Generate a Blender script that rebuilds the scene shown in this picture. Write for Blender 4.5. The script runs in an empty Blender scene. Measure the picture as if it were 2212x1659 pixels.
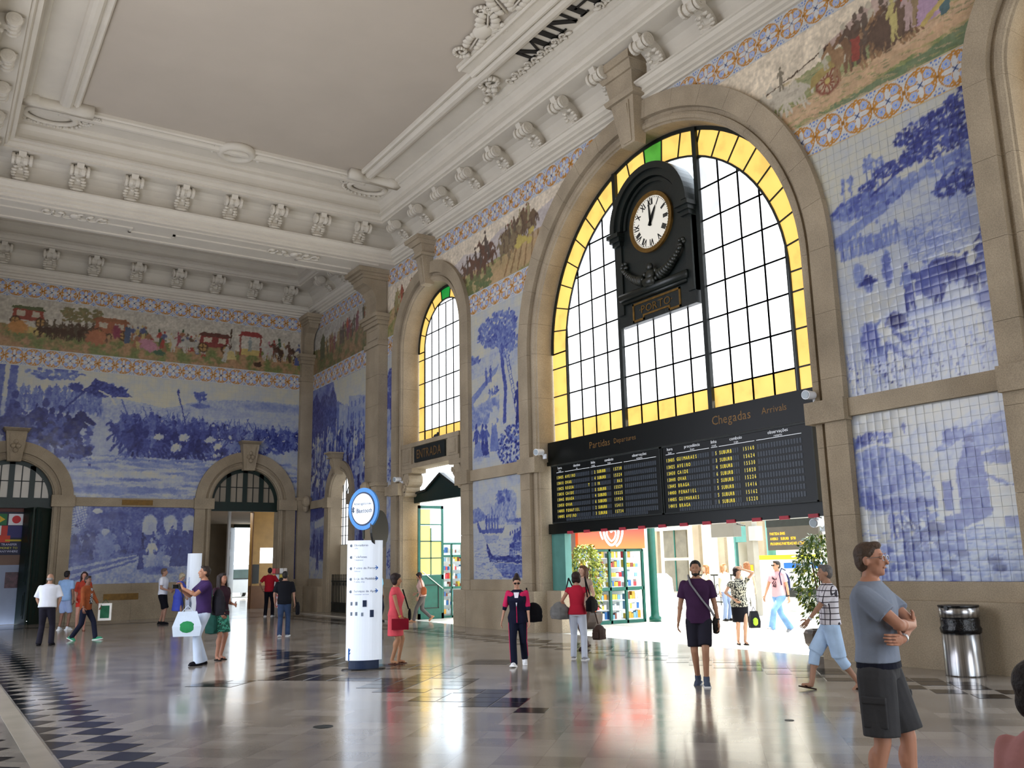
import bpy, bmesh, math, random
import numpy as np
from mathutils import Vector, Matrix
random.seed(7); rng = np.random.RandomState(11)
S = bpy.context.scene
COL = S.collection
R = math.radians

# ---------------------------------------------------------------- camera
cam_d = bpy.data.cameras.new('camera'); cam = bpy.data.objects.new('camera', cam_d); COL.objects.link(cam)
cam_d.sensor_width = 36.0; cam_d.lens = 36.0 * 1929.3 / 2212.0; cam_d.clip_end = 400
yaw, pitch, roll = 0.57984, 0.19976, -0.0203
Fv = Vector((math.sin(yaw) * math.cos(pitch), math.cos(yaw) * math.cos(pitch), math.sin(pitch)))
r0 = Vector((math.cos(yaw), -math.sin(yaw), 0)); u0 = r0.cross(Fv)
Rv = r0 * math.cos(roll) + u0 * math.sin(roll); Uv = u0 * math.cos(roll) - r0 * math.sin(roll)
cam.matrix_world = Matrix(((Rv.x, Uv.x, -Fv.x, 0), (Rv.y, Uv.y, -Fv.y, 0), (Rv.z, Uv.z, -Fv.z, 1.7), (0, 0, 0, 1)))
S.camera = cam

# ---------------------------------------------------------------- world, sun, exposure
S.view_settings.view_transform = 'Standard'; S.view_settings.look = 'None'
S.view_settings.exposure = 0.0; S.view_settings.gamma = 1.0; S.view_settings.use_curve_mapping = False
wd = bpy.data.worlds.new('world'); S.world = wd; wd.use_nodes = True
bg = wd.node_tree.nodes['Background']; bg.inputs[0].default_value = (0.80, 0.90, 1.0, 1); bg.inputs[1].default_value = 5.0
sun_d = bpy.data.lights.new('sun', 'SUN'); sun_d.energy = 13.0; sun_d.angle = R(1.0); sun_d.color = (1.0, 0.95, 0.86)
sun = bpy.data.objects.new('sun', sun_d); COL.objects.link(sun)
sun.rotation_euler = Vector((-0.16, -0.40, -1.0)).to_track_quat('-Z', 'Y').to_euler()
def area(name, loc, direction, sx, sy, power, color):
    d = bpy.data.lights.new(name, 'AREA'); d.shape = 'RECTANGLE'; d.size = sx; d.size_y = sy; d.energy = power; d.color = color
    o = bpy.data.objects.new(name, d); COL.objects.link(o); o.location = loc
    o.rotation_euler = Vector(direction).to_track_quat('-Z', 'Y').to_euler(); return o
# daylight entering by the street-side windows, behind and to the left of the view
area('street_window_daylight', (-1.85, 15.0, 7.0), (1, 0, 0.05), 8.4, 8.6, 760, (0.93, 0.93, 1.0))
area('street_door_daylight', (-1.85, 25.4, 5.0), (1, 0, 0.05), 3.6, 8.0, 200, (0.84, 0.86, 1.0))
area('near_window_daylight', (6.5, -7.0, 7.0), (0, 1, 0.05), 8.0, 8.0, 480, (1.0, 0.96, 0.92))
area('platform_window_daylight', (14.35, 14.92, 7.4), (-1, 0, 0.15), 7.4, 6.0, 380, (1.0, 0.97, 0.9))

# ---------------------------------------------------------------- helpers
def tag(o, label=None, cat=None, group=None, kind=None):
    if label: o['label'] = label
    if cat: o['category'] = cat
    if group: o['group'] = group
    if kind: o['kind'] = kind
    return o
def empty(name, loc=(0, 0, 0), rz=0.0, label=None, cat=None, group=None, kind=None):
    o = bpy.data.objects.new(name, None); COL.objects.link(o); o.location = loc; o.rotation_euler = (0, 0, rz)
    o.empty_display_size = 0.1
    return tag(o, label, cat, group, kind)
def link(name, mesh, mat=None, parent=None, loc=None):
    o = bpy.data.objects.new(name, mesh); COL.objects.link(o)
    if mat is not None and not mesh.materials:
        for m in (mat if isinstance(mat, (list, tuple)) else [mat]): mesh.materials.append(m)
    if parent is not None: o.parent = parent
    if loc is not None: o.location = loc
    return o
def copy_tree(o, parent=None):
    c = o.copy(); COL.objects.link(c); c.parent = parent
    for ch in list(o.children): copy_tree(ch, c)
    return c
class MB:
    def __init__(s): s.v = []; s.f = []; s.m = []; s.M = None
    def T(s, p):
        return tuple(s.M @ Vector(p)) if s.M is not None else tuple(p)
    def add(s, vs, fs, mi=0):
        b = len(s.v); s.v += [s.T(p) for p in vs]; s.f += [tuple(b + i for i in f) for f in fs]; s.m += [mi] * len(fs); return s
    def box(s, x0, x1, y0, y1, z0, z1, mi=0):
        vs = [(x, y, z) for z in (z0, z1) for y in (y0, y1) for x in (x0, x1)]
        return s.add(vs, [(0, 2, 3, 1), (4, 5, 7, 6), (0, 1, 5, 4), (2, 6, 7, 3), (0, 4, 6, 2), (1, 3, 7, 5)], mi)
    def cbox(s, c, d, mi=0):
        return s.box(c[0] - d[0] / 2, c[0] + d[0] / 2, c[1] - d[1] / 2, c[1] + d[1] / 2, c[2] - d[2] / 2, c[2] + d[2] / 2, mi)
    def tube(s, p0, p1, r0, r1=None, n=10, mi=0, caps=True):
        r1 = r0 if r1 is None else r1
        p0 = Vector(p0); p1 = Vector(p1); d = (p1 - p0).normalized()
        a = d.orthogonal().normalized(); b = d.cross(a)
        vs = []
        for p, r in ((p0, r0), (p1, r1)):
            for i in range(n):
                t = 2 * math.pi * i / n; vs.append(tuple(p + a * (r * math.cos(t)) + b * (r * math.sin(t))))
        fs = [(i, (i + 1) % n, n + (i + 1) % n, n + i) for i in range(n)]
        if caps: fs += [tuple(range(n - 1, -1, -1)), tuple(range(n, 2 * n))]
        return s.add(vs, fs, mi)
    def path(s, pts, r, n=6, mi=0):
        for a, b in zip(pts[:-1], pts[1:]): s.tube(a, b, r, r, n, mi)
        return s
    def lathe(s, prof, n=16, c=(0, 0, 0), mi=0, sy=1.0):
        vs = []; k = len(prof)
        for i in range(n):
            t = 2 * math.pi * i / n
            for r, z in prof: vs.append((c[0] + r * math.cos(t), c[1] + r * sy * math.sin(t), c[2] + z))
        fs = []
        for i in range(n):
            j = (i + 1) % n
            for q in range(k - 1): fs.append((i * k + q, j * k + q, j * k + q + 1, i * k + q + 1))
        fs.append(tuple(i * k for i in range(n - 1, -1, -1))); fs.append(tuple(i * k + k - 1 for i in range(n)))
        return s.add(vs, fs, mi)
    def prism(s, poly, lo, hi, axis='x', mi=0):
        # poly = 2D points in the two other axes (in order), extruded along axis
        def P(a, b, h): return {'x': (h, a, b), 'y': (a, h, b), 'z': (a, b, h)}[axis]
        n = len(poly); vs = [P(a, b, lo) for a, b in poly] + [P(a, b, hi) for a, b in poly]
        fs = [tuple(range(n - 1, -1, -1)), tuple(range(n, 2 * n))] + [(i, (i + 1) % n, n + (i + 1) % n, n + i) for i in range(n)]
        return s.add(vs, fs, mi)
    def ball(s, c, r, n=8, mi=0, rot=None):
        if not isinstance(r, (tuple, list)): r = (r, r, r)
        vs = []; fs = []; m = max(4, n // 2 + 1)
        for i in range(1, m):
            ph = math.pi * i / m
            for j in range(n):
                t = 2 * math.pi * j / n
                p = Vector((r[0] * math.sin(ph) * math.cos(t), r[1] * math.sin(ph) * math.sin(t), r[2] * math.cos(ph)))
                if rot is not None: p = rot @ p
                vs.append(tuple(Vector(c) + p))
        for q in (Vector((0, 0, r[2])), Vector((0, 0, -r[2]))):
            if rot is not None: q = rot @ q
            vs.append(tuple(Vector(c) + q))
        T = len(vs) - 2; B = len(vs) - 1
        for i in range(m - 2):
            for j in range(n):
                k = (j + 1) % n; fs.append((i * n + j, (i + 1) * n + j, (i + 1) * n + k, i * n + k))
        for j in range(n):
            k = (j + 1) % n; fs.append((T, j, k)); fs.append((B, (m - 2) * n + k, (m - 2) * n + j))
        return s.add(vs, fs, mi)
    def mesh(s, name, smooth=False, fix=True):
        me = bpy.data.meshes.new(name); me.from_pydata(s.v, [], s.f); me.polygons.foreach_set('material_index', s.m)
        if fix:
            bm = bmesh.new(); bm.from_mesh(me); bmesh.ops.recalc_face_normals(bm, faces=bm.faces); bm.to_mesh(me); bm.free()
        if smooth: me.polygons.foreach_set('use_smooth', [True] * len(me.polygons))
        me.update(); return me
    def obj(s, name, mat=None, parent=None, smooth=False, loc=None, fix=True):
        return link(name, s.mesh(name, smooth, fix), mat, parent, loc)

# ---------------------------------------------------------------- materials
MATS = {}
def nmat(name):
    m = bpy.data.materials.new(name); m.use_nodes = True; nt = m.node_tree; b = nt.nodes['Principled BSDF']; MATS[name] = m
    return m, nt, b
def node(nt, t, **k):
    n = nt.nodes.new(t)
    for a, v in k.items():
        if a.startswith('i_'): n.inputs[a[2:].replace('_', ' ')].default_value = v
        else: setattr(n, a, v)
    return n
def ramp(nt, cols, pos=None):
    r = nt.nodes.new('ShaderNodeValToRGB'); e = r.color_ramp.elements
    pos = pos or [i / (len(cols) - 1) for i in range(len(cols))]
    while len(e) < len(cols): e.new(0.5)
    for i, c in enumerate(cols): e[i].position = pos[i]; e[i].color = (*c, 1)
    return r
def rgb(h):
    return tuple(((int(h[i:i + 2], 16) / 255.0) ** 2.2) for i in (0, 2, 4))
def noisy(name, base, var=0.12, scale=4.0, rough=0.6, bump=0.0, bscale=30.0, spec=0.4, metal=0.0, sheen=0.0):
    """plain surface with a little colour variation and relief"""
    if isinstance(base, str): base = rgb(base)
    m, nt, b = nmat(name)
    tc = node(nt, 'ShaderNodeTexCoord'); nz = node(nt, 'ShaderNodeTexNoise'); nz.inputs['Scale'].default_value = scale; nz.inputs['Detail'].default_value = 5
    nt.links.new(tc.outputs['Object'], nz.inputs['Vector'])
    lo = tuple(max(0, c * (1 - var)) for c in base); hi = tuple(min(1, c * (1 + var)) for c in base)
    r = ramp(nt, [lo, base, hi], [0.3, 0.5, 0.7]); nt.links.new(nz.outputs['Fac'], r.inputs[0]); nt.links.new(r.outputs[0], b.inputs['Base Color'])
    b.inputs['Roughness'].default_value = rough; b.inputs['Metallic'].default_value = metal; b.inputs['Specular IOR Level'].default_value = spec
    if bump > 0:
        n2 = node(nt, 'ShaderNodeTexNoise'); n2.inputs['Scale'].default_value = bscale; n2.inputs['Detail'].default_value = 3
        nt.links.new(tc.outputs['Object'], n2.inputs['Vector'])
        bp = node(nt, 'ShaderNodeBump'); bp.inputs['Strength'].default_value = bump; bp.inputs['Distance'].default_value = 0.02
        nt.links.new(n2.outputs['Fac'], bp.inputs['Height']); nt.links.new(bp.outputs['Normal'], b.inputs['Normal'])
    return m
def emis(name, col, st, base=None):
    m, nt, b = nmat(name); col = rgb(col) if isinstance(col, str) else col
    b.inputs['Base Color'].default_value = (*(base or col), 1); b.inputs['Emission Color'].default_value = (*col, 1); b.inputs['Emission Strength'].default_value = st
    b.inputs['Roughness'].default_value = 0.25
    return m
STONE = noisy('granite', 'a5967f', 0.16, 1.3, 0.8, 0.25, 40)
def speckle(m, amt=0.25):
    nt = m.node_tree; b = nt.nodes['Principled BSDF']; l = b.inputs['Base Color'].links[0]; src = l.from_socket
    tc = node(nt, 'ShaderNodeTexCoord'); nz = node(nt, 'ShaderNodeTexNoise'); nz.inputs['Scale'].default_value = 55; nz.inputs['Detail'].default_value = 2
    nt.links.new(tc.outputs['Object'], nz.inputs['Vector'])
    r = ramp(nt, [(1 - amt,) * 3, (1, 1, 1)], [0.35, 0.65]); nt.links.new(nz.outputs['Fac'], r.inputs[0])
    n3 = node(nt, 'ShaderNodeTexNoise'); n3.inputs['Scale'].default_value = 0.55; n3.inputs['Detail'].default_value = 4
    mp = node(nt, 'ShaderNodeMapping'); mp.inputs['Scale'].default_value = (1, 1, 0.35)
    nt.links.new(tc.outputs['Object'], mp.inputs[0]); nt.links.new(mp.outputs[0], n3.inputs['Vector'])
    r3 = ramp(nt, [(0.76, 0.735, 0.70), (1, 1, 1), (1.0, 1.0, 1.0)], [0.3, 0.55, 0.8]); nt.links.new(n3.outputs['Fac'], r3.inputs[0])
    x = node(nt, 'ShaderNodeMix', data_type='RGBA', blend_type='MULTIPLY'); x.inputs[0].default_value = 1
    nt.links.new(src, x.inputs[6]); nt.links.new(r.outputs[0], x.inputs[7])
    y = node(nt, 'ShaderNodeMix', data_type='RGBA', blend_type='MULTIPLY'); y.inputs[0].default_value = 1
    nt.links.new(x.outputs[2], y.inputs[6]); nt.links.new(r3.outputs[0], y.inputs[7])
    nt.links.new(y.outputs[2], b.inputs['Base Color']); return m
speckle(STONE)
PLASTER = noisy('white_plaster', 'cbc3b4', 0.04, 1.5, 0.85, 0.08, 60)
PLASTER2 = noisy('ceiling_paint', 'b3a899', 0.03, 0.8, 0.9)
IRON = noisy('dark_iron', '1c211f', 0.3, 8, 0.45, 0.1, 60)
GREEN = noisy('dark_green_paint', '0a231f', 0.2, 5, 0.4)
GREENM = noisy('mid_green_paint', '14574a', 0.15, 5, 0.35)
TEAL = noisy('pale_teal_paint', '4f8078', 0.12, 3, 0.5)
BLACK = noisy('black_paint', '0c0d0d', 0.3, 5, 0.35)
WHITE = noisy('white_gloss', 'e6eaf2', 0.02, 3, 0.3)
BRASS = noisy('old_brass', '6f5326', 0.25, 9, 0.45, metal=0.4)
WOODD = noisy('dark_wood', '3a2418', 0.3, 6, 0.5)
# ================================================================ room shell
W = 13.5; D = 36.45; XL = -2.0; YN = -7.2
Z_ST, Z_SB, Z_PB, Z_CT, Z_UB, Z_LT, Z_LB = 4.46, 4.14, 1.31, 12.43, 11.78, 9.89, 9.20
BIG = dict(c=14.92, z=7.3, ri=4.42, ro=5.17, zc0=-0.05)
ENT = dict(c=25.5, z=9.05, ri=2.0, ro=2.66, zc0=-0.05)
NEA = dict(c=4.34, z=9.05, ri=2.0, ro=2.66, zc0=-0.05)
SML = dict(c=33.0, z=4.43, ri=1.0, ro=1.42, zc0=-0.05)
D1 = dict(c=2.46, z=4.4, ri=1.37, ro=2.03, zc0=-0.05)
D2 = dict(c=10.86, z=4.4, ri=1.37, ro=2.03, zc0=-0.05)
def hole_pts(a, r, z0, n=28):
    p = [(a['c'] - r, z0)] + [(a['c'] - r * math.cos(math.pi * i / n), a['z'] + r * math.sin(math.pi * i / n)) for i in range(n + 1)] + [(a['c'] + r, z0)]
    return p
def wall_with_holes(name, u0, u1, z0, z1, arches, thick, place):
    """vertical wall: the outline runs round every arched opening, so there is one ring and no fill problem"""
    mb = MB(); arches = sorted(arches, key=lambda a: a['c'])
    def face(poly):
        n = len(poly); vs = [place(a, b, 0) for a, b in poly] + [place(a, b, thick) for a, b in poly]
        mb.add(vs, [tuple(range(n)), tuple(range(2 * n - 1, n - 1, -1))] + [(i, (i + 1) % n, n + (i + 1) % n, n + i) for i in range(n)])
    prev = u0
    for a in arches:
        r = a['ri'] + 0.12; L = a['c'] - r; Rr = a['c'] + r
        if L > prev: face([(prev, z0), (L, z0), (L, z1), (prev, z1)])
        n = 24
        pts = [(a['c'] - r * math.cos(math.pi * i / n), a['z'] + r * math.sin(math.pi * i / n)) for i in range(n + 1)]
        for p, q in zip(pts[:-1], pts[1:]): face([p, q, (q[0], z1), (p[0], z1)])
        prev = Rr
    if u1 > prev: face([(prev, z0), (u1, z0), (u1, z1), (prev, z1)])
    return mb.obj(name, noisy('rough_plaster_' + name, '9a8b76', 0.1, 2, 0.9))
wr = wall_with_holes('wall_right', YN, D + 0.6, 0, 14.6, [BIG, ENT, NEA, SML], 0.62, lambda u, z, t: (W + 0.012 + t, u, z))
wf = wall_with_holes('wall_far', XL - 0.6, W + 0.01, 0, 14.6, [D1, D2], 0.62, lambda u, z, t: (u, D + 0.012 + t, z))
LBIG = dict(BIG, ri=4.3); LENT = dict(ENT, ri=1.9)
wl = wall_with_holes('wall_left', YN, D, 0, 12.6, [LBIG, LENT], 0.5, lambda u, z, t: (XL - t, u, z))
wn = wall_with_holes('wall_near', XL, W, 0, 12.6, [dict(c=6.5, z=7.3, ri=4.2)], 0.5, lambda u, z, t: (u, YN - t, z))
for o in (wr, wf, wl, wn): tag(o, kind='structure')
for w_, pts in ((wl, [(XL - 0.45, LBIG), (XL - 0.45, LENT)]),):
    pass
# ---- floors
m, nt, b = nmat('polished_floor')
geo = node(nt, 'ShaderNodeNewGeometry'); sep = node(nt, 'ShaderNodeSeparateXYZ'); nt.links.new(geo.outputs['Position'], sep.inputs[0])
def M_(op, a, b_=None, c=None):
    n = node(nt, 'ShaderNodeMath', operation=op)
    for i, x in enumerate((a, b_, c)):
        if x is None: continue
        if isinstance(x, (int, float)): n.inputs[i].default_value = x
        else: nt.links.new(x, n.inputs[i])
    return n.outputs[0]
FS = 0.552
uu = M_('DIVIDE', M_('SUBTRACT', M_('ADD', sep.outputs[0], sep.outputs[1]), 15.24), FS)
vv = M_('DIVIDE', M_('SUBTRACT', M_('SUBTRACT', sep.outputs[0], sep.outputs[1]), -7.70), FS)
cmb = node(nt, 'ShaderNodeCombineXYZ'); nt.links.new(M_('FLOOR', uu), cmb.inputs[0]); nt.links.new(M_('FLOOR', vv), cmb.inputs[1])
wn_ = node(nt, 'ShaderNodeTexWhiteNoise', noise_dimensions='3D'); nt.links.new(cmb.outputs[0], wn_.inputs['Vector'])
nz = node(nt, 'ShaderNodeTexNoise'); nz.inputs['Scale'].default_value = 1.3; nz.inputs['Detail'].default_value = 4; nt.links.new(geo.outputs['Position'], nz.inputs['Vector'])
nf = node(nt, 'ShaderNodeTexNoise'); nf.inputs['Scale'].default_value = 70; nf.inputs['Detail'].default_value = 2; nt.links.new(geo.outputs['Position'], nf.inputs['Vector'])
mixv = M_('ADD', M_('ADD', M_('MULTIPLY', wn_.outputs[0], 0.30), M_('MULTIPLY', nz.outputs['Fac'], 0.5)), M_('MULTIPLY', nf.outputs['Fac'], 0.2))
rp = ramp(nt, [rgb('7b756f'), rgb('958e86'), rgb('a8a29a')], [0.3, 0.55, 0.8]); nt.links.new(mixv, rp.inputs[0])
fu = M_('ABSOLUTE', M_('SUBTRACT', M_('FRACT', uu), 0.5)); fv = M_('ABSOLUTE', M_('SUBTRACT', M_('FRACT', vv), 0.5))
jt = M_('GREATER_THAN', M_('MAXIMUM', fu, fv), 0.494)
mx = node(nt, 'ShaderNodeMix', data_type='RGBA'); nt.links.new(M_('MULTIPLY', jt, 0.35), mx.inputs[0]); nt.links.new(rp.outputs[0], mx.inputs[6]); mx.inputs[7].default_value = (0.08, 0.07, 0.06, 1)
nt.links.new(mx.outputs[2], b.inputs['Base Color'])
rr = M_('ADD', 0.08, M_('MULTIPLY', nz.outputs['Fac'], 0.12)); nt.links.new(rr, b.inputs['Roughness']); b.inputs['Specular IOR Level'].default_value = 1.0
bp = node(nt, 'ShaderNodeBump'); bp.inputs['Strength'].default_value = 0.05; bp.inputs['Distance'].default_value = 0.004; nt.links.new(nz.outputs['Fac'], bp.inputs['Height']); nt.links.new(bp.outputs[0], b.inputs['Normal'])
FLOORM = m
fl = MB().box(XL - 0.5, W + 0.02, YN - 0.5, D + 0.05, -0.3, 0).obj('floor', FLOORM); tag(fl, kind='structure')
# straight pale strips that bound the dark diamonds
strip = noisy('pale_floor_strip', 'a29a8c', 0.08, 2, 0.2, spec=0.7)
MB().box(1.0, 1.22, -2, 34.2, 0, 0.003).obj('border_strip', strip, fl)
DARK = noisy('dark_marble_tile', '191a20', 0.35, 3, 0.14, spec=0.8)
dm = MB(); h = FS / 2 - 0.008
dm.add([(-h, 0, 0), (0, -h, 0), (h, 0, 0), (0, h, 0), (-h * .97, 0, .003), (0, -h * .97, .003), (h * .97, 0, .003), (0, h * .97, .003)], [(4, 5, 6, 7), (0, 1, 5, 4), (1, 2, 6, 5), (2, 3, 7, 6), (3, 0, 4, 7)])
diam = dm.mesh('tile'); diam.materials.append(DARK)
dh = MB(); dh.add([(0, -h, 0), (h, 0, 0), (0, h, 0), (0.0, -h * .97, .003), (h * .97, 0, .003), (0.0, h * .97, .003)], [(3, 4, 5), (0, 1, 4, 3), (1, 2, 5, 4), (2, 0, 3, 5)])
half = dh.mesh('tile'); half.materials.append(DARK)
tiles = []
# left border: half diamonds against the strip, a full column beside it, diamonds across the strip
k = 0; y = 5.1
while y < 33.8:
    tiles.append((1.245, y, half)); tiles.append((1.245 + FS, y, diam)); tiles.append((0.66, y + 0.1, diam)); y += FS
y = 1.5
while y < 33.8:
    if not (9.9 < y < 20.2 and False):
        tiles.append((11.17, y, diam)); tiles.append((11.17 + FS, y, diam))
        if int(y * 7) % 3: tiles.append((11.17 + FS * 1.5, y + FS / 2, diam))
    y += FS
x = 2.2
while x < 11:
    tiles.append((x, 33.5, diam)); tiles.append((x + FS / 2, 33.5 + FS / 2, diam)); x += FS
motif = [(0, 8), (1, 6), (1, 7), (2, 4), (2, 5), (2, 6), (2, 7), (3, 4), (3, 6), (4, 2), (4, 3), (4, 5), (4, 6), (5, 1), (5, 2), (5, 4), (6, 1), (6, 2), (6, 4), (7, 1), (7, 2), (7, 4), (8, 2), (8, 3), (9, 3), (9, 2),
         (13, 3), (13, 4), (14, 3), (14, 4), (7, 0), (7, -1), (7, -2), (7, -3), (7, -4), (8, -2), (8, -4), (8, -3), (9, -4)]
mt = set(motif) | {(19 - i, -2 - j) for i, j in motif}
for i, j in sorted(mt):
    u_ = 15.24 + (i + 0.5) * FS; v_ = -7.70 + (j + 0.5) * FS
    tiles.append(((u_ + v_) / 2, (u_ - v_) / 2, diam))
tiles.sort(key=lambda t: (t[0] - 0) ** 2 + (t[1]) ** 2)
rest = MB()
for n, (x, y, me) in enumerate(tiles):
    if y < 8: pass
    if n < 300: link('tile', me, None, fl, (x, y, 0))
    else:
        b0 = len(rest.v); rest.add([(v.co.x + x, v.co.y + y, v.co.z) for v in me.vertices], [tuple(p.vertices) for p in me.polygons])
tag(rest.obj('tile_field', DARK, fl, fix=False), kind='stuff')
# small round floor cover
MB().lathe([(0.0, 0.0), (0.11, 0.0), (0.11, 0.004), (0.0, 0.004)], 18, (3.87, 9.83, 0)).obj('drain_cover', IRON, fl)
MB().lathe([(0.0, 0.0), (0.05, 0.0), (0.05, 0.004), (0.0, 0.004)], 12, (8.0, 6.9, 0)).obj('drain_cover', IRON, fl)

# ---- ceilings and cornices
RECT = (-0.1, W, 1.0, 28.2)
def sweep(prof, rect, name, mat, parent=None):
    x0, x1, y0, y1 = rect; mb = MB(); k = len(prof); vs = []
    for a, z in prof: vs += [(x0 + a, y0 + a, z), (x1 - a, y0 + a, z), (x1 - a, y1 - a, z), (x0 + a, y1 - a, z)]
    fs = [(q * 4 + i, q * 4 + (i + 1) % 4, (q + 1) * 4 + (i + 1) % 4, (q + 1) * 4 + i) for q in range(k - 1) for i in range(4)]
    mb.add(vs, fs); o = mb.obj(name, mat, parent, fix=False); return o
PROF = [(0, 12.43), (0.07, 12.43), (0.07, 12.49), (0.15, 12.51), (0.15, 12.59), (0.25, 12.61), (0.25, 12.67), (0.32, 12.70), (0.36, 12.79), (0.40, 12.80), (0.40, 12.84),
        (0.05, 12.86), (0.03, 12.95), (0.04, 13.1), (0.09, 13.25), (0.20, 13.39), (0.36, 13.49), (0.55, 13.53), (0.98, 13.54), (0.98, 13.60), (1.06, 13.61), (1.10, 13.68), (1.10, 13.72),
        (1.22, 13.74), (1.22, 13.80), (1.16, 13.82), (1.15, 13.95), (1.20, 14.08), (1.30, 14.16), (1.34, 14.17), (1.34, 14.25), (1.44, 14.28), (1.46, 14.34), (2.12, 14.35),
        (2.14, 14.29), (2.20, 14.22), (2.29, 14.19), (2.39, 14.20), (2.45, 14.26), (2.47, 14.31), (2.51, 14.31), (2.54, 14.27), (2.60, 14.26), (2.64, 14.30), (2.65, 14.42)]
trim = sweep(PROF, RECT, 'trim_1', PLASTER); tag(trim, kind='structure')
ceil = MB().box(2.4, W - 2.5, 3.5, 25.7, 14.39, 14.5).obj('ceiling', PLASTER2); tag(ceil, kind='structure')
P2 = [p for p in PROF if p[0] <= 1.35][:31] + [(1.44, 14.28), (1.46, 14.30)]
R2 = (-0.1, W, 29.95, D)
trim2 = sweep(P2, R2, 'trim_2', PLASTER); tag(trim2, kind='structure')
c2 = MB().box(R2[0] + 1.4, W - 1.4, R2[2] + 1.4, D - 1.4, 14.29, 14.4).obj('ceiling', PLASTER2); tag(c2, kind='structure')
R3 = (-0.1, W, YN, -0.75)
trim3 = sweep(P2, R3, 'trim_3', PLASTER); tag(trim3, kind='structure')
c3 = MB().box(R3[0] + 1.4, W - 1.4, R3[2] + 1.4, R3[3] - 1.4, 14.29, 14.4).obj('ceiling', PLASTER2); tag(c3, kind='structure')
# transverse beams: soffit at the foot of the cornice
for n, (y0, y1) in enumerate(((28.2, 29.95), (-0.75, 1.0))):
    o = MB().box(-0.1, W, y0, y1, 12.43, 14.9).obj('beam', PLASTER); tag(o, kind='structure')
    if n == 0:
        bt = MB()   # raised mouldings that panel the soffit, stepped at the notches
        for (a, b_, c, d) in ((0.3, 4.6, 28.9, 28.98), (4.6, 4.68, 28.9, 29.3), (4.6, 5.9, 29.22, 29.3), (5.9, 5.98, 28.9, 29.3), (5.9, 10.1, 28.9, 28.98), (10.1, 10.18, 28.9, 29.25), (10.1, 12.2, 29.2, 29.28), (0.3, 13.0, 29.75, 29.83), (0.3, 12.9, 28.32, 28.40)):
            bt.box(a, b_, c, d, 12.385, 12.43)
        bt.obj('soffit_moulding', PLASTER, o)
BEAM = [o for o in bpy.data.objects if o.name.startswith('beam')][0]
# the left gallery: the cornice over the recessed street side stands on a long beam
o = MB().box(XL, -0.1, YN, D, 12.43, 14.9).obj('beam', PLASTER); tag(o, kind='structure')
roof = MB().box(XL - 0.7, W + 0.7, YN - 0.6, D + 0.7, 14.9, 15.1).obj('ceiling', PLASTER2); tag(roof, kind='structure')
# plaster consoles carrying the corona
def console_mesh():
    mb = MB()
    # scroll under the corona: axis along y, with turned-out ends
    cx, cz = 0.72, 13.36
    for (y0, y1, r) in ((-0.19, 0.19, 0.115), (-0.20, -0.145, 0.165), (0.145, 0.20, 0.165), (-0.11, -0.03, 0.15), (0.03, 0.11, 0.15)):
        mb.tube((cx, y0, cz), (cx, y1, cz), r, r, 14)
    for s in (-1, 1):
        pts = []
        for i in range(14):
            t = i / 13 * 3.6 * math.pi; rr = 0.15 - 0.12 * i / 13
            pts.append((cx + rr * math.cos(t), s * 0.195, cz + rr * math.sin(t)))
        mb.path(pts, 0.018, 4)
    side = [(0.04, 12.86), (0.20, 12.86), (0.30, 12.95), (0.28, 13.05), (0.24, 13.12), (0.34, 13.22), (0.48, 13.26), (0.62, 13.26), (0.86, 13.40), (0.92, 13.53), (0.15, 13.53), (0.06, 13.3)]
    mb.prism([(a, b) for a, b in side], -0.075, 0.075, 'y')
    for i in range(6):                                   # acanthus lobes on the stem
        t = i / 5; a = 0.20 + 0.24 * t ** 1.6 + (0.06 if i == 0 else 0); z = 12.90 + 0.34 * t
        for s in (-1, 1):
            mb.ball((a, s * (0.10 - 0.03 * math.cos(i)), z), (0.055, 0.065, 0.045), 6)
    mb.ball((0.32, 0, 12.92), (0.07, 0.15, 0.055), 8); mb.ball((0.50, 0, 13.16), 0.05, 6)
    return mb.mesh('console', False)
con = console_mesh(); con.materials.append(PLASTER)
con.transform(Matrix.Diagonal((1, 1.3, 1, 1)))
def consoles(par, rect, ys_side, xs_end, near=True):
    x0, x1, y0, y1 = rect
    for y in ys_side:
        o = link('console', con, None, par, (x1, y, 0)); o.rotation_euler = (0, 0, math.pi)
        o = link('console', con, None, par, (x0, y, 0))
    for x in xs_end:
        o = link('console', con, None, par, (x, y1, 0)); o.rotation_euler = (0, 0, -math.pi / 2)
        if near: o = link('console', con, None, par, (x, y0, 0)); o.rotation_euler = (0, 0, math.pi / 2)
consoles(trim, RECT, [26.85 - 1.63 * i for i in range(16)], [1.38 + 1.505 * i for i in range(8)], False)
consoles(trim2, R2, [30.9, 32.4, 33.9], [1.50 + 1.53 * i for i in range(8)], False)
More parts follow.
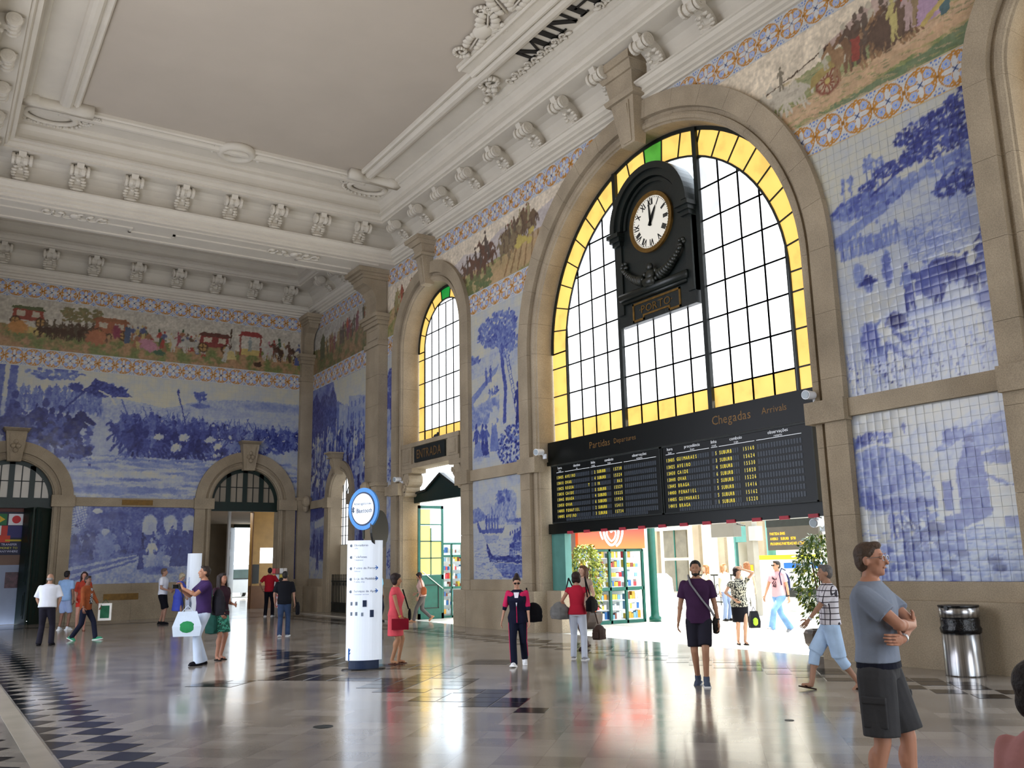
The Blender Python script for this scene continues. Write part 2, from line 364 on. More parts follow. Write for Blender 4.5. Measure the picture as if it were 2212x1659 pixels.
# ceiling ornaments
def scrolls(mb, c, n, w, h_, seed, zz):
    r = random.Random(seed)
    for i in range(n):
        x = c[0] + (r.random() - 0.5) * w; y = c[1] + (r.random() - 0.5) * h_
        mb.ball((x, y, zz), (0.05 + 0.12 * r.random(), 0.05 + 0.12 * r.random(), 0.07), 7)
def torus(mb, c, r, t, n=28, sx=1.0, sy=1.0, m=8, a0=0, a1=2 * math.pi, thin=None):
    closed = a1 - a0 > 6.2; vs = []; N = n if closed else n + 1
    for i in range(N):
        a = a0 + (a1 - a0) * i / n; tt = t * (1 if thin is None else (1 - thin * i / n))
        for j in range(m):
            b = 2 * math.pi * j / m
            vs.append((c[0] + sx * (r + tt * math.cos(b)) * math.cos(a), c[1] + sy * (r + tt * math.cos(b)) * math.sin(a), c[2] + tt * math.sin(b)))
    fs = []
    for i in range(n if closed else n):
        k = (i + 1) % N
        for j in range(m): fs.append((i * m + j, k * m + j, k * m + (j + 1) % m, i * m + (j + 1) % m))
    if not closed: fs += [tuple(range(m)), tuple(range((N - 1) * m, N * m))]
    mb.add(vs, fs)
def spiral(mb, c, r0, turns, t, sgn=1, ph=0.0, axis='z', n=22):
    pts = []
    for i in range(n):
        f = i / (n - 1); a = ph + sgn * f * turns * 2 * math.pi; rr = r0 * (1 - 0.88 * f)
        pts.append((c[0] + rr * math.cos(a), c[1] + rr * math.sin(a), c[2]))
    for i, (p, q) in enumerate(zip(pts[:-1], pts[1:])): mb.tube(p, q, t * (1 - 0.5 * i / n), t * (1 - 0.5 * (i + 1) / n), 6)
for (cx_, cy_, name_) in ((7.0, 25.9, 'medallion'),):
    mb = MB(); torus(mb, (cx_, cy_, 14.3), 0.46, 0.13, 30); torus(mb, (cx_, cy_, 14.33), 0.27, 0.05, 24); mb.ball((cx_, cy_, 14.36), (0.2, 0.2, 0.1), 14)
    for s in (-1, 1):
        spiral(mb, (cx_ + s * 0.75, cy_, 14.3), 0.16, 1.4, 0.05, s); spiral(mb, (cx_ + s * 1.05, cy_ - 0.03, 14.3), 0.11, 1.3, 0.04, -s); mb.ball((cx_ + s * 0.7, cy_ + .1, 14.25), 0.08, 6)
    mb.obj(name_, PLASTER, ceil, True)
for (cx_, cy_, sg) in ((W - 2.0, 26.2, -1), (1.9, 26.2, 1)):
    mb = MB(); torus(mb, (cx_, cy_, 14.26), 0.5, 0.07, 28, 1.3, 0.8); mb.ball((cx_, cy_, 14.33), (0.55, 0.34, 0.1), 16)
    for i in range(14):
        a = math.pi * (1.05 + i / 14 * 0.9); mb.ball((cx_ + 0.85 * math.cos(a), cy_ - 0.62 * math.sin(a) , 14.27), 0.055, 6)
    for s in (-1, 1):
        spiral(mb, (cx_ + s * 0.85, cy_ - .1, 14.27), 0.2, 1.5, 0.06, s); spiral(mb, (cx_ + s * 1.12, cy_ - .35 * 1, 14.27), 0.14, 1.4, 0.05, -s)
        mb.ball((cx_ + s * 0.7, cy_ - 0.45, 14.27), (0.22, 0.1, 0.07), 8)
    mb.prism([(-0.9, 0), (-0.5, 0), (-0.45, 0.1), (0.45, 0.1), (0.5, 0), (0.9, 0), (0.9, .3), (-0.9, .3)], 14.1, 14.38, 'z')
    k = len(mb.v) - 16
    for i in range(k, len(mb.v)): p = mb.v[i]; mb.v[i] = (p[0] + cx_ + sg * 0.1, p[1] + cy_ - 0.95, p[2])
    mb.obj('cartouche', PLASTER, ceil, True)
# soffit ornaments on the transverse beam
for (cx_, w_) in ((3.0, 1.0), (9.9, 1.0)):
    mb = MB()
    for s in (-1, 1):
        for k in range(3): torus(mb, (cx_ + s * (0.2 + 0.28 * k), 28.75, 12.40), 0.24 - 0.03 * k, 0.035, 14, 0.8, 1.0, 6, 0.4 * s, 0.4 * s + 4.3)
    mb.ball((cx_, 28.75, 12.4), (0.16, 0.2, 0.07), 10)
    for k in range(5): mb.ball((cx_ - 0.8 + 0.4 * k, 28.62, 12.4), (0.1, 0.07, 0.05), 6)
    mb.obj('soffit_ornament', PLASTER, BEAM, True)
# name cartouche on the right-hand soffit
pl = MB()
pl.box(W - 2.98, W - 2.42, 11.4, 18.3, 14.29, 14.38); pl.box(W - 3.04, W - 2.92, 11.4, 18.3, 14.32, 14.40)
for (x0, x1, zz, t) in ((W - 3.0, W - 2.9, 14.25, 0.05), (W - 2.66, W - 2.46, 14.20, 0.09)):
    pl.tube(((x0 + x1) / 2, 11.4, zz + t), ((x0 + x1) / 2, 18.3, zz + t), t, t, 10)
pl.obj('name_frame', PLASTER, trim)
mb = MB()
for s in (-1, 1):
    yc = 14.92 + s * 3.45
    spiral(mb, (W - 1.95, yc, 14.27), 0.36, 1.6, 0.09, s, 0.5); spiral(mb, (W - 1.75, yc + s * 0.45, 14.27), 0.18, 1.4, 0.06, -s)
    for k in range(9):
        spiral(mb, (W - 1.58 - .04 * (k % 2), yc - s * (0.35 + 0.3 * k), 14.27), 0.12, 1.3, 0.035, s * (-1) ** k); mb.ball((W - 1.52, yc - s * (0.48 + 0.3 * k), 14.29), (0.05, 0.12, 0.045), 7, rot=Matrix.Rotation(.5 * (-1) ** k, 3, 'Z'))
    mb.ball((W - 1.6, yc + s * 0.75, 14.26), 0.09, 7); mb.ball((W - 1.55, yc + s * 0.95, 14.26), 0.07, 7)
mb.obj('scrollwork', PLASTER, trim, True)
def leafy(mb, x, y, L, w, ang, zz=14.33, n=5):
    """flat acanthus leaf: a rib and lobes that shrink to a curled tip"""
    ca, sa = math.cos(ang), math.sin(ang)
    for i in range(n):
        t = (i + .5) / n; k = L * t; ww = w * math.sin(math.pi * (.25 + .7 * t))
        for q in (-1, 1):
            rot = Matrix.Rotation(ang + q * .7, 3, 'Z'); mb.ball((x + ca * k - sa * q * ww * .55, y + sa * k + ca * q * ww * .55, zz), (L / n * .8, ww * .42, .05), 7, rot=rot)
    mb.tube((x, y, zz - .03), (x + ca * L, y + sa * L, zz - .02), .03, .015, 6)
    spiral(mb, (x + ca * L * 1.05, y + sa * L * 1.05, zz - .02), w * .3, 1.2, .03, 1, ang + math.pi)
mb = MB()   # relief of leaves and shells hanging at the inner edge of the name frame
spiral(mb, (W - 3.32, 17.55, 14.32), .24, 1.5, .06, 1); leafy(mb, W - 3.2, 17.3, .75, .3, R(-100)); leafy(mb, W - 3.2, 16.5, .9, .34, R(-120)); leafy(mb, W - 3.15, 16.5, .6, .26, R(-60))
mb.ball((W - 3.3, 16.55, 14.33), (.24, .3, .1), 12); spiral(mb, (W - 3.75, 15.9, 14.33), .22, 1.5, .05, -1); leafy(mb, W - 3.2, 15.6, .9, .34, R(-150)); leafy(mb, W - 3.2, 15.4, .8, .3, R(-95)); leafy(mb, W - 3.2, 14.4, .9, .34, R(-140))
mb.ball((W - 3.35, 14.6, 14.33), (.34, .3, .1), 12); spiral(mb, (W - 4.0, 14.9, 14.33), .26, 1.5, .05, 1)
mb.obj('relief', PLASTER, ceil, True)
# letters, thick strokes with slab serifs
def letters(word, h_, t):
    out = []; x = 0
    def bar(x0, z0, x1, z1, w):
        dx, dz = x1 - x0, z1 - z0; L = math.hypot(dx, dz); nx, nz_ = -dz / L * w / 2, dx / L * w / 2
        return [(x0 + nx, z0 + nz_), (x0 - nx, z0 - nz_), (x1 - nx, z1 - nz_), (x1 + nx, z1 + nz_)]
    for ch in word:
        P = []; w = 0.5
        if ch == 'M': P = [bar(.07, 0, .07, h_, .07), bar(.07, h_, .33, 0, .11), bar(.33, 0, .60, h_, .05), bar(.60, 0, .60, h_, .13), bar(-.03, .02, .18, .02, .05), bar(.48, .02, .72, .02, .05), bar(-.03, h_ - .02, .12, h_ - .02, .05), bar(.55, h_ - .02, .72, h_ - .02, .05)]; w = .78
        if ch == 'I': P = [bar(.10, 0, .10, h_, .13), bar(0, .02, .20, .02, .05), bar(0, h_ - .02, .20, h_ - .02, .05)]; w = .27
        if ch == 'N': P = [bar(.07, 0, .07, h_, .06), bar(.07, h_, .48, 0, .12), bar(.48, 0, .48, h_, .06), bar(-.03, .02, .17, .02, .05), bar(-.03, h_ - .02, .10, h_ - .02, .05), bar(.38, h_ - .02, .58, h_ - .02, .05)]; w = .64
        if ch == 'H': P = [bar(.10, 0, .10, h_, .13), bar(.50, 0, .50, h_, .13), bar(.1, h_ / 2, .5, h_ / 2, .06)] + [bar(c - .11, z, c + .11, z, .05) for c in (.1, .5) for z in (.02, h_ - .02)]; w = .68
        if ch == 'O':
            n = 20
            for i in range(n):
                a, b_ = 2 * math.pi * i / n, 2 * math.pi * (i + 1) / n
                P.append([(.33 + ro * math.cos(q), h_ / 2 + rz_ * math.sin(q)) for ro, rz_, q in ((.32, h_ / 2, a), (.32, h_ / 2, b_), (.17, h_ / 2 - .05, b_), (.17, h_ / 2 - .05, a))])
            w = .74
        out.append((ch, [[(x + a, b_) for a, b_ in p] for p in P])); x += w
    return out, x
L_, wd_ = letters('MINHO', 0.62, 0.02)
nm = empty('ceiling_name', (W - 1.62, 14.92 + 2.05, 14.33), 0, 'black serif capitals MINHO on the white ceiling border', 'lettering')
for ch, ps in L_:
    mb = MB()
    for p in ps: mb.prism([(-b_, -a * 1.28) for a, b_ in p], -0.025, 0.0, 'z')
    mb.obj('letter', BLACK, nm)
# ================================================================ stone dressings of the arches
def arch_sweep(mb, prof, a, s0, s1, place, n):
    """prof: (r offset from ri, depth) polygon; s in [0..3]: 0-1 left jamb, 1-2 arc, 2-3 right jamb"""
    k = len(prof); vs = []
    for i in range(n + 1):
        s = s0 + (s1 - s0) * i / n
        for dr, dp in prof:
            r = a['ri'] + dr
            if s <= 1: u, z = a['c'] - r, a['zj'] + (a['z'] - a['zj']) * s
            elif s < 2:
                t = math.pi * (s - 1); u, z = a['c'] - r * math.cos(t), a['z'] + r * math.sin(t)
            else: u, z = a['c'] + r, a['z'] - (a['z'] - a['zj']) * (s - 2)
            vs.append(place(u, z, dp))
    fs = [(i * k + j, i * k + (j + 1) % k, (i + 1) * k + (j + 1) % k, (i + 1) * k + j) for i in range(n) for j in range(k)]
    fs += [tuple(range(k)), tuple(range(n * k, (n + 1) * k))[::-1]]
    mb.add(vs, fs)
def stone_arch(parent, a, place, depth, nv, nj, proud=0.14, groove=True, zj=0.0):
    a = dict(a, zj=zj); ro = a['ro'] - a['ri']
    g = [(ro, 0.03), (ro, -proud), (0.30 * ro / 0.75 + .0, -proud)]
    g += [(0.29 * ro / .75, -0.02), (0.20 * ro / .75, -0.02), (0.19 * ro / .75, -0.07), (0.12 * ro / .75, -0.09), (0.05 * ro / .75, -0.07), (0.04 * ro / .75, -0.02), (0.0, 0.0)] if groove else [(0, -proud)]
    g += [(0.0, depth), (0.14, depth)]
    e = 0.0003
    for i in range(nj):
        for s0, s1 in ((i / nj, (i + 1) / nj), (2 + i / nj, 2 + (i + 1) / nj)):
            mb = MB(); arch_sweep(mb, g, a, s0 + e, s1 - e, place, 1); mb.obj('jamb_stone', STONE, parent)
    for i in range(nv):
        mb = MB(); arch_sweep(mb, g, a, 1 + i / nv + e * .6, 1 + (i + 1) / nv - e * .6, place, 4); o = mb.obj('voussoir', STONE, parent)
PR = lambda u, z, d: (W + d, u, z)
PF = lambda u, z, d: (u, D + d, z)
stone_arch(wr, BIG, PR, 0.62, 17, 6)
stone_arch(wr, ENT, PR, 0.66, 9, 7)
stone_arch(wr, NEA, PR, 0.66, 9, 7)
stone_arch(wr, SML, PR, 0.55, 7, 4, 0.1)
stone_arch(wf, D1, PF, 0.6, 9, 4, 0.12)
stone_arch(wf, D2, PF, 0.6, 9, 4, 0.12)
def keystone(parent, c, z0, z1, w0, w1, cap, place, carved=False):
    """tapering key with a moulded cap; place(u,z,d)"""
    def wedge(mb, za, zb, wa, wb, d0a, d0b):
        vs = [place(c - wa, za, 0.05), place(c + wa, za, 0.05), place(c + wa, za, -d0a), place(c - wa, za, -d0a), place(c - wb, zb, 0.05), place(c + wb, zb, 0.05), place(c + wb, zb, -d0b), place(c - wb, zb, -d0b)]
        mb.add(vs, [(0, 1, 2, 3), (4, 7, 6, 5), (0, 4, 5, 1), (1, 5, 6, 2), (2, 6, 7, 3), (3, 7, 4, 0)])
    mb = MB(); zc = z1 - cap; wedge(mb, z0, zc, w0, w1, 0.28, 0.42)
    wedge(mb, z0 + .05, zc - .08, w0 * .62, w1 * .62, 0.31, 0.45)
    wedge(mb, z0 + .12, zc - .16, w0 * .5, w1 * .5, 0.29, 0.465)
    g_ = min(1.0, cap / .6 + .15)
    wedge(mb, zc, zc + cap * .12, w1 + .10 * g_, w1 + .14 * g_, .50, .54); wedge(mb, zc + cap * .12, zc + cap * .2, w1 + .05, w1 + .05, .46, .46)
    wedge(mb, zc + cap * .2, zc + cap * .62, w1 + .02, w1 + .08, .44, .5)
    wedge(mb, zc + cap * .62, zc + cap * .8, w1 + .12 * g_, w1 + .2 * g_, .44 + .12 * g_, .44 + .22 * g_); wedge(mb, zc + cap * .8, z1, w1 + .24 * g_, w1 + .26 * g_, .44 + .28 * g_, .44 + .3 * g_)
    if carved:
        for p in ((0, .35), (-.08, .5), (.08, .5), (0, .65)): mb.ball(place(c + p[0], z0 + (zc - z0) * p[1], -.40), .09, 8)
    mb.obj('keystone', STONE, parent)
keystone(wr, 14.92, 11.45, 13.5, .24, .40, 0.95, PR)
keystone(wr, 25.5, 10.95, 12.5, .17, .24, 0.62, PR)
keystone(wr, 4.34, 10.95, 12.5, .17, .24, 0.62, PR)
keystone(wr, 33.0, 5.3, 6.15, .10, .16, 0.24, PR)
keystone(wf, D1['c'], 5.68, 6.85, .22, .34, 0.12, PF, True)
keystone(wf, D2['c'], 5.68, 6.85, .22, .34, 0.12, PF, True)
# string course and plinth, cut where the openings are
def course(parent, place, u0, u1, z0, z1, d, name='string_course', seg=1.9):
    n = max(1, int(round((u1 - u0) / seg)))
    for i in range(n):
        a = u0 + (u1 - u0) * i / n + .003; b_ = u0 + (u1 - u0) * (i + 1) / n - .003
        vs = [place(u, z, dd) for dd in (0.03, -d) for z in (z0, z1) for u in (a, b_)]
        MB().add(vs, [(0, 1, 3, 2), (4, 6, 7, 5), (0, 4, 5, 1), (2, 3, 7, 6), (0, 2, 6, 4), (1, 5, 7, 3)]).obj(name, STONE, parent)
gaps_r = [(7.0, 9.75), (20.09, 22.84), (28.16, 28.75), (29.9, 31.58), (34.42, D - .45), (YN, 1.7)]
for u0, u1 in gaps_r:
    course(wr, PR, u0, u1, Z_SB, Z_ST, 0.10)
    course(wr, PR, u0, u1, 0.0, 1.02, 0.30, 'plinth_stone'); course(wr, PR, u0, u1, 1.02, Z_PB, 0.12, 'plinth_stone')
for u0, u1 in ((4.49, 8.83), (12.89, 13.1), (XL, .43)):
    course(wf, PF, u0, u1, Z_SB, Z_ST, 0.10)
    course(wf, PF, u0, u1, 0.0, 1.05, 0.26, 'plinth_stone'); course(wf, PF, u0, u1, 1.05, Z_PB, 0.12, 'plinth_stone')
MB().box(6.15, 7.25, D - 0.125, D - .1, 4.2, 4.40).obj('name_plate', BRASS, wf)
MB().box(5.7, 6.9, D - 0.275, D - .25, 0.72, 0.95).obj('name_plate', BRASS, wf)
# imposts and jamb bases
def impost(parent, place, u0, u1, z0=Z_SB - .06, z1=Z_ST + .02, d=0.22, name='impost'):
    vs = [place(u, z, dd) for dd in (0.1, -d) for z in (z0, z1) for u in (u0, u1)]
    MB().add(vs, [(0, 1, 3, 2), (4, 6, 7, 5), (0, 4, 5, 1), (2, 3, 7, 6), (0, 2, 6, 4), (1, 5, 7, 3)]).obj(name, STONE, parent)
for a, o in ((BIG, .03), (ENT, .02), (NEA, .02)):
    for s in (-1, 1):
        e = sorted((a['c'] + s * (a['ri'] - .06), a['c'] + s * (a['ro'] + o))); impost(wr, PR, *e)
        e = sorted((a['c'] + s * (a['ri'] - .02), a['c'] + s * (a['ro'] + .02))); impost(wr, PR, e[0], e[1], 0, 1.02, 0.31, 'jamb_base')
for a in (D1, D2):
    for s in (-1, 1):
        e = sorted((a['c'] + s * (a['ri'] - .06), a['c'] + s * (a['ro'] + .05))); impost(wf, PF, e[0], e[1], Z_SB - .04, Z_ST + .06, .2)
for s in (-1, 1):
    e = sorted((33.0 + s * .96, 33.0 + s * 1.47)); impost(wr, PR, e[0], e[1], d=.16)
# pilasters with console capitals
def pilaster(name, place, u0, u1, d, parent):
    def bx(mb, a, b_, z0, z1, dd): 
        vs = [place(u, z, q) for q in (0.04, -dd) for z in (z0, z1) for u in (a, b_)]
        mb.add(vs, [(0, 1, 3, 2), (4, 6, 7, 5), (0, 4, 5, 1), (2, 3, 7, 6), (0, 2, 6, 4), (1, 5, 7, 3)])
    o = MB(); bx(o, u0 + .004, u1 - .004, 0, 10.3, d - .004); bx(o, u0 - .06, u1 + .06, 0, 1.02, d + .1); root = o.obj('pilaster', STONE, parent)
    zs = [1.05, 2.1, 3.15, 4.1, 5.2, 6.3, 7.4, 8.5, 9.6]
    for za, zb in zip(zs[:-1], zs[1:]):
        q = MB(); bx(q, u0 - .008, u1 + .008, za + .006, zb - .006, d + .012); q.obj('pilaster_block', STONE, root)
    q = MB(); bx(q, u0 - .12, u1 + .12, 4.5, 4.62, d + .14); bx(q, u0 - .06, u1 + .06, 4.3, 4.5, d + .08); bx(q, u0 - .03, u1 + .03, 4.2, 4.3, d + .05)
    c = (u0 + u1) / 2
    q.ball(place(c, 4.45, -(d + .22)), (.2, .2, .24), 10); q.ball(place(c, 4.2, -(d + .16)), (.12, .12, .2), 8)
    q.obj('console_band', STONE, root)
    q = MB()
    for za, zb, e, f in ((9.58, 9.75, .08, .08), (9.75, 10.35, 0.006, 0.006), (10.35, 10.5, .08, .1), (10.5, 10.62, .14, .16), (10.62, 10.75, .2, .24)): bx(q, u0 - e, u1 + e, za, zb, d + f)
    for za, zb in ((9.85, 9.9), (10.22, 10.27)): bx(q, u0 + .15, u1 - .15, za, zb, d + .03)
    q.obj('necking', STONE, root)
    q = MB()    # S-shaped bracket
    side = [(0, 10.75), (d + .02, 10.75), (d + .1, 10.95), (d + .08, 11.2), (d + .12, 11.45), (d + .25, 11.68), (d + .45, 11.8), (d + .6, 11.85), (d + .62, 12.05), (0, 12.05)]
    w = (u1 - u0) / 2 * .8
    n = len(side); vs = [place(c - w, z, -a) for a, z in side] + [place(c + w, z, -a) for a, z in side]
    q.add(vs, [tuple(range(n)), tuple(range(2 * n - 1, n - 1, -1))] + [(i, (i + 1) % n, n + (i + 1) % n, n + i) for i in range(n)])
    for za, zb, e, f in ((12.05, 12.15, 0.0, .66), (12.15, 12.25, .08, .74), (12.25, 12.42, .2, .86)): bx(q, u0 - e * .7, u1 + e * .7, za, zb, d + f)
    q.obj('bracket', STONE, root)
pilaster('pilaster', PR, 28.8, 29.9, 0.34, wr)
pilaster('pilaster', PR, -0.2, 0.9, 0.34, wr)
pilaster('pilaster', PF, 12.98, 13.5, 0.2, wf)
pilaster('pilaster', lambda u, z, d: (XL - d, u, z), 28.8, 29.9, 0.3, wl)

# ================================================================ windows
def pane_mat(name, col, st):
    m, nt, b = nmat(name)
    tc = node(nt, 'ShaderNodeNewGeometry'); nz = node(nt, 'ShaderNodeTexNoise'); nz.inputs['Scale'].default_value = 2.2; nz.inputs['Detail'].default_value = 6
    nt.links.new(tc.outputs['Position'], nz.inputs['Vector'])
    c = rgb(col); r = ramp(nt, [tuple(x * .82 for x in c), c, tuple(min(1, x * 1.08) for x in c)], [0.3, 0.5, 0.7]); nt.links.new(nz.outputs['Fac'], r.inputs[0])
    nt.links.new(r.outputs[0], b.inputs['Base Color']); nt.links.new(r.outputs[0], b.inputs['Emission Color']); b.inputs['Emission Strength'].default_value = st; b.inputs['Roughness'].default_value = 0.3
    return m
G_WHITE = pane_mat('frosted_glass', 'f4f8fc', 1.9); G_YEL = pane_mat('amber_glass', 'e6bd62', .95); G_GRN = pane_mat('green_glass', '4f9a3a', 0.7); G_GRN2 = pane_mat('deep_green_glass', '178a3a', 0.7)
G_WHITE2 = pane_mat('grey_glass', 'd4d8dc', .95)  # greyer glass with weaker emission, for most of the upper panes
def clip(poly, a, b_, c):
    """keep a*x+b*y<=c"""
    out = []
    for i in range(len(poly)):
        p, q = poly[i], poly[(i + 1) % len(poly)]; dp = a * p[0] + b_ * p[1] - c; dq = a * q[0] + b_ * q[1] - c
        if dp <= 0: out.append(p)
        if (dp < 0 < dq) or (dq < 0 < dp):
            t = dp / (dp - dq); out.append((p[0] + (q[0] - p[0]) * t, p[1] + (q[1] - p[1]) * t))
    return out
def clip_circle(poly, c, z, r, n=48):
    for i in range(n // 2 + 1):
        t = math.pi * i / (n // 2); poly = clip(poly, math.cos(t), math.sin(t), r + c * math.cos(t) + z * math.sin(t)) if poly else poly
    return poly
def add_window(num, a, place, d, cols, rows, rb, sill, mull, green, place_scale=1.0, skip=None, label=None, gt=G_GRN):
    root = empty('window_%d' % num, (0, 0, 0)); tag(root, kind='structure')
    c, zc, ri = a['c'], a['z'], a['ri'] - .04; bars = MB(); bw = 0.032
    def slab(mb, poly, d0, d1):
        n = len(poly); vs = [place(u, z, d0) for u, z in poly] + [place(u, z, d1) for u, z in poly]
        mb.add(vs, [tuple(range(n)), tuple(range(2 * n - 1, n - 1, -1))] + [(i, (i + 1) % n, n + (i + 1) % n, n + i) for i in range(n)])
    us = [c + x for x in cols]; zs = rows
    for i in range(len(us) - 1):
        for j in range(len(zs) - 1):
            p = [(us[i], zs[j]), (us[i + 1], zs[j]), (us[i + 1], zs[j + 1]), (us[i], zs[j + 1])]
            p = clip_circle(p, c, zc, rb)
            if len(p) < 3: continue
            ar = abs(sum(p[k][0] * p[(k + 1) % len(p)][1] - p[(k + 1) % len(p)][0] * p[k][1] for k in range(len(p)))) / 2
            if ar < 0.01: continue
            if skip and skip(sum(q[0] for q in p) / len(p), sum(q[1] for q in p) / len(p)): continue
            mb = MB(); slab(mb, p, d, d + .008)
            mb.obj('pane', G_YEL if j == 0 else (G_WHITE2 if zs[j] > a['z'] + 1.2 and (i * 7 + j * 3) % 4 else G_WHITE), root, fix=False)
            if j == 0: pass
            for q in range(len(p)):
                (x0, z0), (x1, z1) = p[q], p[(q + 1) % len(p)]
                if abs(x0 - x1) < 1e-6 or abs(z0 - z1) < 1e-6:
                    L = math.hypot(x1 - x0, z1 - z0)
                    if L < .02: continue
                    nx, nz_ = (z1 - z0) / L * bw / 2, -(x1 - x0) / L * bw / 2
                    slab(bars, [(x0 + nx, z0 + nz_), (x1 + nx, z1 + nz_), (x1 - nx, z1 - nz_), (x0 - nx, z0 - nz_)], d - .02, d + .012)
    # border: straight sides
    for s in (-1, 1):
        for j in range(len(zs) - 1):
            z0, z1 = zs[j], min(zs[j + 1], zc)
            if z1 - z0 < .05: continue
            e = sorted((c + s * rb, c + s * ri)); mb = MB(); slab(mb, [(e[0], z0), (e[1], z0), (e[1], z1), (e[0], z1)], d, d + .008); mb.obj('border_pane', G_YEL, root, fix=False)
            slab(bars, [(e[0], z1 - bw / 2), (e[1], z1 - bw / 2), (e[1], z1 + bw / 2), (e[0], z1 + bw / 2)], d - .02, d + .012)
        slab(bars, [(c + s * rb - bw * .7, sill), (c + s * rb + bw * .7, sill), (c + s * rb + bw * .7, zc), (c + s * rb - bw * .7, zc)], d - .03, d + .012)
    nb = green[0]
    for i in range(nb):
        t0, t1 = math.pi * i / nb, math.pi * (i + 1) / nb
        P = [(c + r * math.cos(t), zc + r * math.sin(t)) for r, t in ((rb, t0), (ri, t0), (ri, (t0 + t1) / 2), (ri, t1), (rb, t1), (rb, (t0 + t1) / 2))]
        mb = MB(); slab(mb, P, d, d + .008); mb.obj('border_pane', gt if i == nb // 2 else G_YEL, root, fix=False)
        a0 = (c + rb * math.cos(t0), zc + rb * math.sin(t0)); a1 = (c + ri * math.cos(t0), zc + ri * math.sin(t0)); nx, nz_ = -math.sin(t0) * bw / 2, math.cos(t0) * bw / 2
        slab(bars, [(a0[0] + nx, a0[1] + nz_), (a1[0] + nx, a1[1] + nz_), (a1[0] - nx, a1[1] - nz_), (a0[0] - nx, a0[1] - nz_)], d - .02, d + .012)
    n = 40
    for i in range(n):
        t0, t1 = math.pi * i / n, math.pi * (i + 1) / n
        for r, w_ in ((rb, bw * .7), (ri, .05)):
            slab(bars, [(c + q * math.cos(t), zc + q * math.sin(t)) for q, t in ((r - w_, t0), (r + w_, t0), (r + w_, t1), (r - w_, t1))], d - .03, d + .012)
    bars.obj('glazing_bars', IRON, root)
    for u_, w_ in mull:
        h_ = zc + math.sqrt(max(0, ri ** 2 - u_ ** 2)); mb = MB(); slab(mb, [(c + u_ - w_ / 2, sill), (c + u_ + w_ / 2, sill), (c + u_ + w_ / 2, h_), (c + u_ - w_ / 2, h_)], d - .09, d + .06); mb.obj('mullion', IRON, root)
    return root
cB = [-3.68, -3.13, -2.58, -2.03, -1.43, -.86, -.29, .29, .86, 1.43, 2.03, 2.58, 3.13, 3.68]
rows = [4.85, 5.36] + [5.36 + .76 * i for i in range(1, 8)]
win1 = add_window(1, BIG, PR, 0.5, cB, rows, 3.74, 4.85, ((-1.43, .12), (1.43, .12)), (21,), skip=lambda u, z: abs(u - 14.92) < 1.4 and z > 7.5)
win2 = add_window(2, ENT, PR, 0.6, [-1.5, -1, -.5, 0, .5, 1, 1.5], [5.8, 6.25] + [6.25 + .84 * i for i in range(1, 6)], 1.52, 5.8, (), (9,), gt=G_GRN2)
win3 = add_window(3, NEA, PR, 0.6, [-1.5, -1, -.5, 0, .5, 1, 1.5], [5.8, 6.25] + [6.25 + .84 * i for i in range(1, 6)], 1.52, 5.8, (), (9,))
# small barred window of the end bay
w4 = empty('window_4'); tag(w4, kind='structure')
mb = MB(); gp = hole_pts(dict(c=33.0, z=4.43), 1.0, 2.6, 16); n = len(gp)
gl = MB(); gl.add([PR(u, z, .5) for u, z in gp] + [PR(u, z, .51) for u, z in gp], [tuple(range(n)), tuple(range(2 * n - 1, n - 1, -1))]); gl.obj('pane', G_WHITE, w4)
for k in range(-3, 4): mb.box(W + .46, W + .49, 33 + k * .28 - .012, 33 + k * .28 + .012, 2.6, 4.43 + math.sqrt(max(0, 1 - (k * .28) ** 2)))
for k in range(6): mb.box(W + .46, W + .49, 32, 34, 2.6 + .36 * k, 2.62 + .36 * k)
torus_pts = [(W + .475, 33 + .55 * math.cos(math.pi * i / 12), 4.43 + .55 * math.sin(math.pi * i / 12)) for i in range(13)]
mb.path(torus_pts, .014, 4)
for s in (-1, 1): mb.path([(W + .475, 33 + s * .55, 4.43), (W + .475, 33 + s * .1, 5.35)], .013, 4)
mb.obj('window_bars', IRON, w4)
# street-side windows (left and near walls), facing the painted wall
for num, a, place in ((5, LBIG, lambda u, z, d: (XL - d, u, z)), (6, LENT, lambda u, z, d: (XL - d, u, z)), (7, dict(c=6.5, z=7.3, ri=4.1), lambda u, z, d: (u, YN - d, z))):
    r = empty('window_%d' % num); tag(r, kind='structure')
    gp = hole_pts(a, a['ri'] + .05, 4.6, 20); n = len(gp)
    gl = MB(); gl.add([place(u, z, .4) for u, z in gp], [tuple(range(n))]); gl.obj('pane', pane_mat('street_glass_%d' % num, 'dfe6fb', 2.2), r)
    bm_ = MB()
    k = -a['ri'] + .5
    while k < a['ri']:
        p, q = place(a['c'] + k - .03, 4.6, .3), place(a['c'] + k + .03, a['z'] + math.sqrt(max(0, a['ri'] ** 2 - k * k)), .36)
        bm_.box(min(p[0], q[0]), max(p[0], q[0]), min(p[1], q[1]), max(p[1], q[1]), p[2], q[2]); k += .6
    for z in (4.6, 5.4, 6.2, 7.0, 7.8, 8.6, 9.4, 10.2):
        hw = a['ri'] if z < a['z'] else math.sqrt(max(.1, a['ri'] ** 2 - (z - a['z']) ** 2))
        p, q = place(a['c'] - hw, z - .03, .3), place(a['c'] + hw, z + .03, .36); bm_.box(min(p[0], q[0]), max(p[0], q[0]), min(p[1], q[1]), max(p[1], q[1]), p[2], q[2])
    p, q = place(a['c'] - a['ri'], 3.4, .2), place(a['c'] + a['ri'], 4.6, .45); bm_.box(min(p[0], q[0]), max(p[0], q[0]), min(p[1], q[1]), max(p[1], q[1]), p[2], q[2])
    bm_.obj('window_frame', IRON, r)
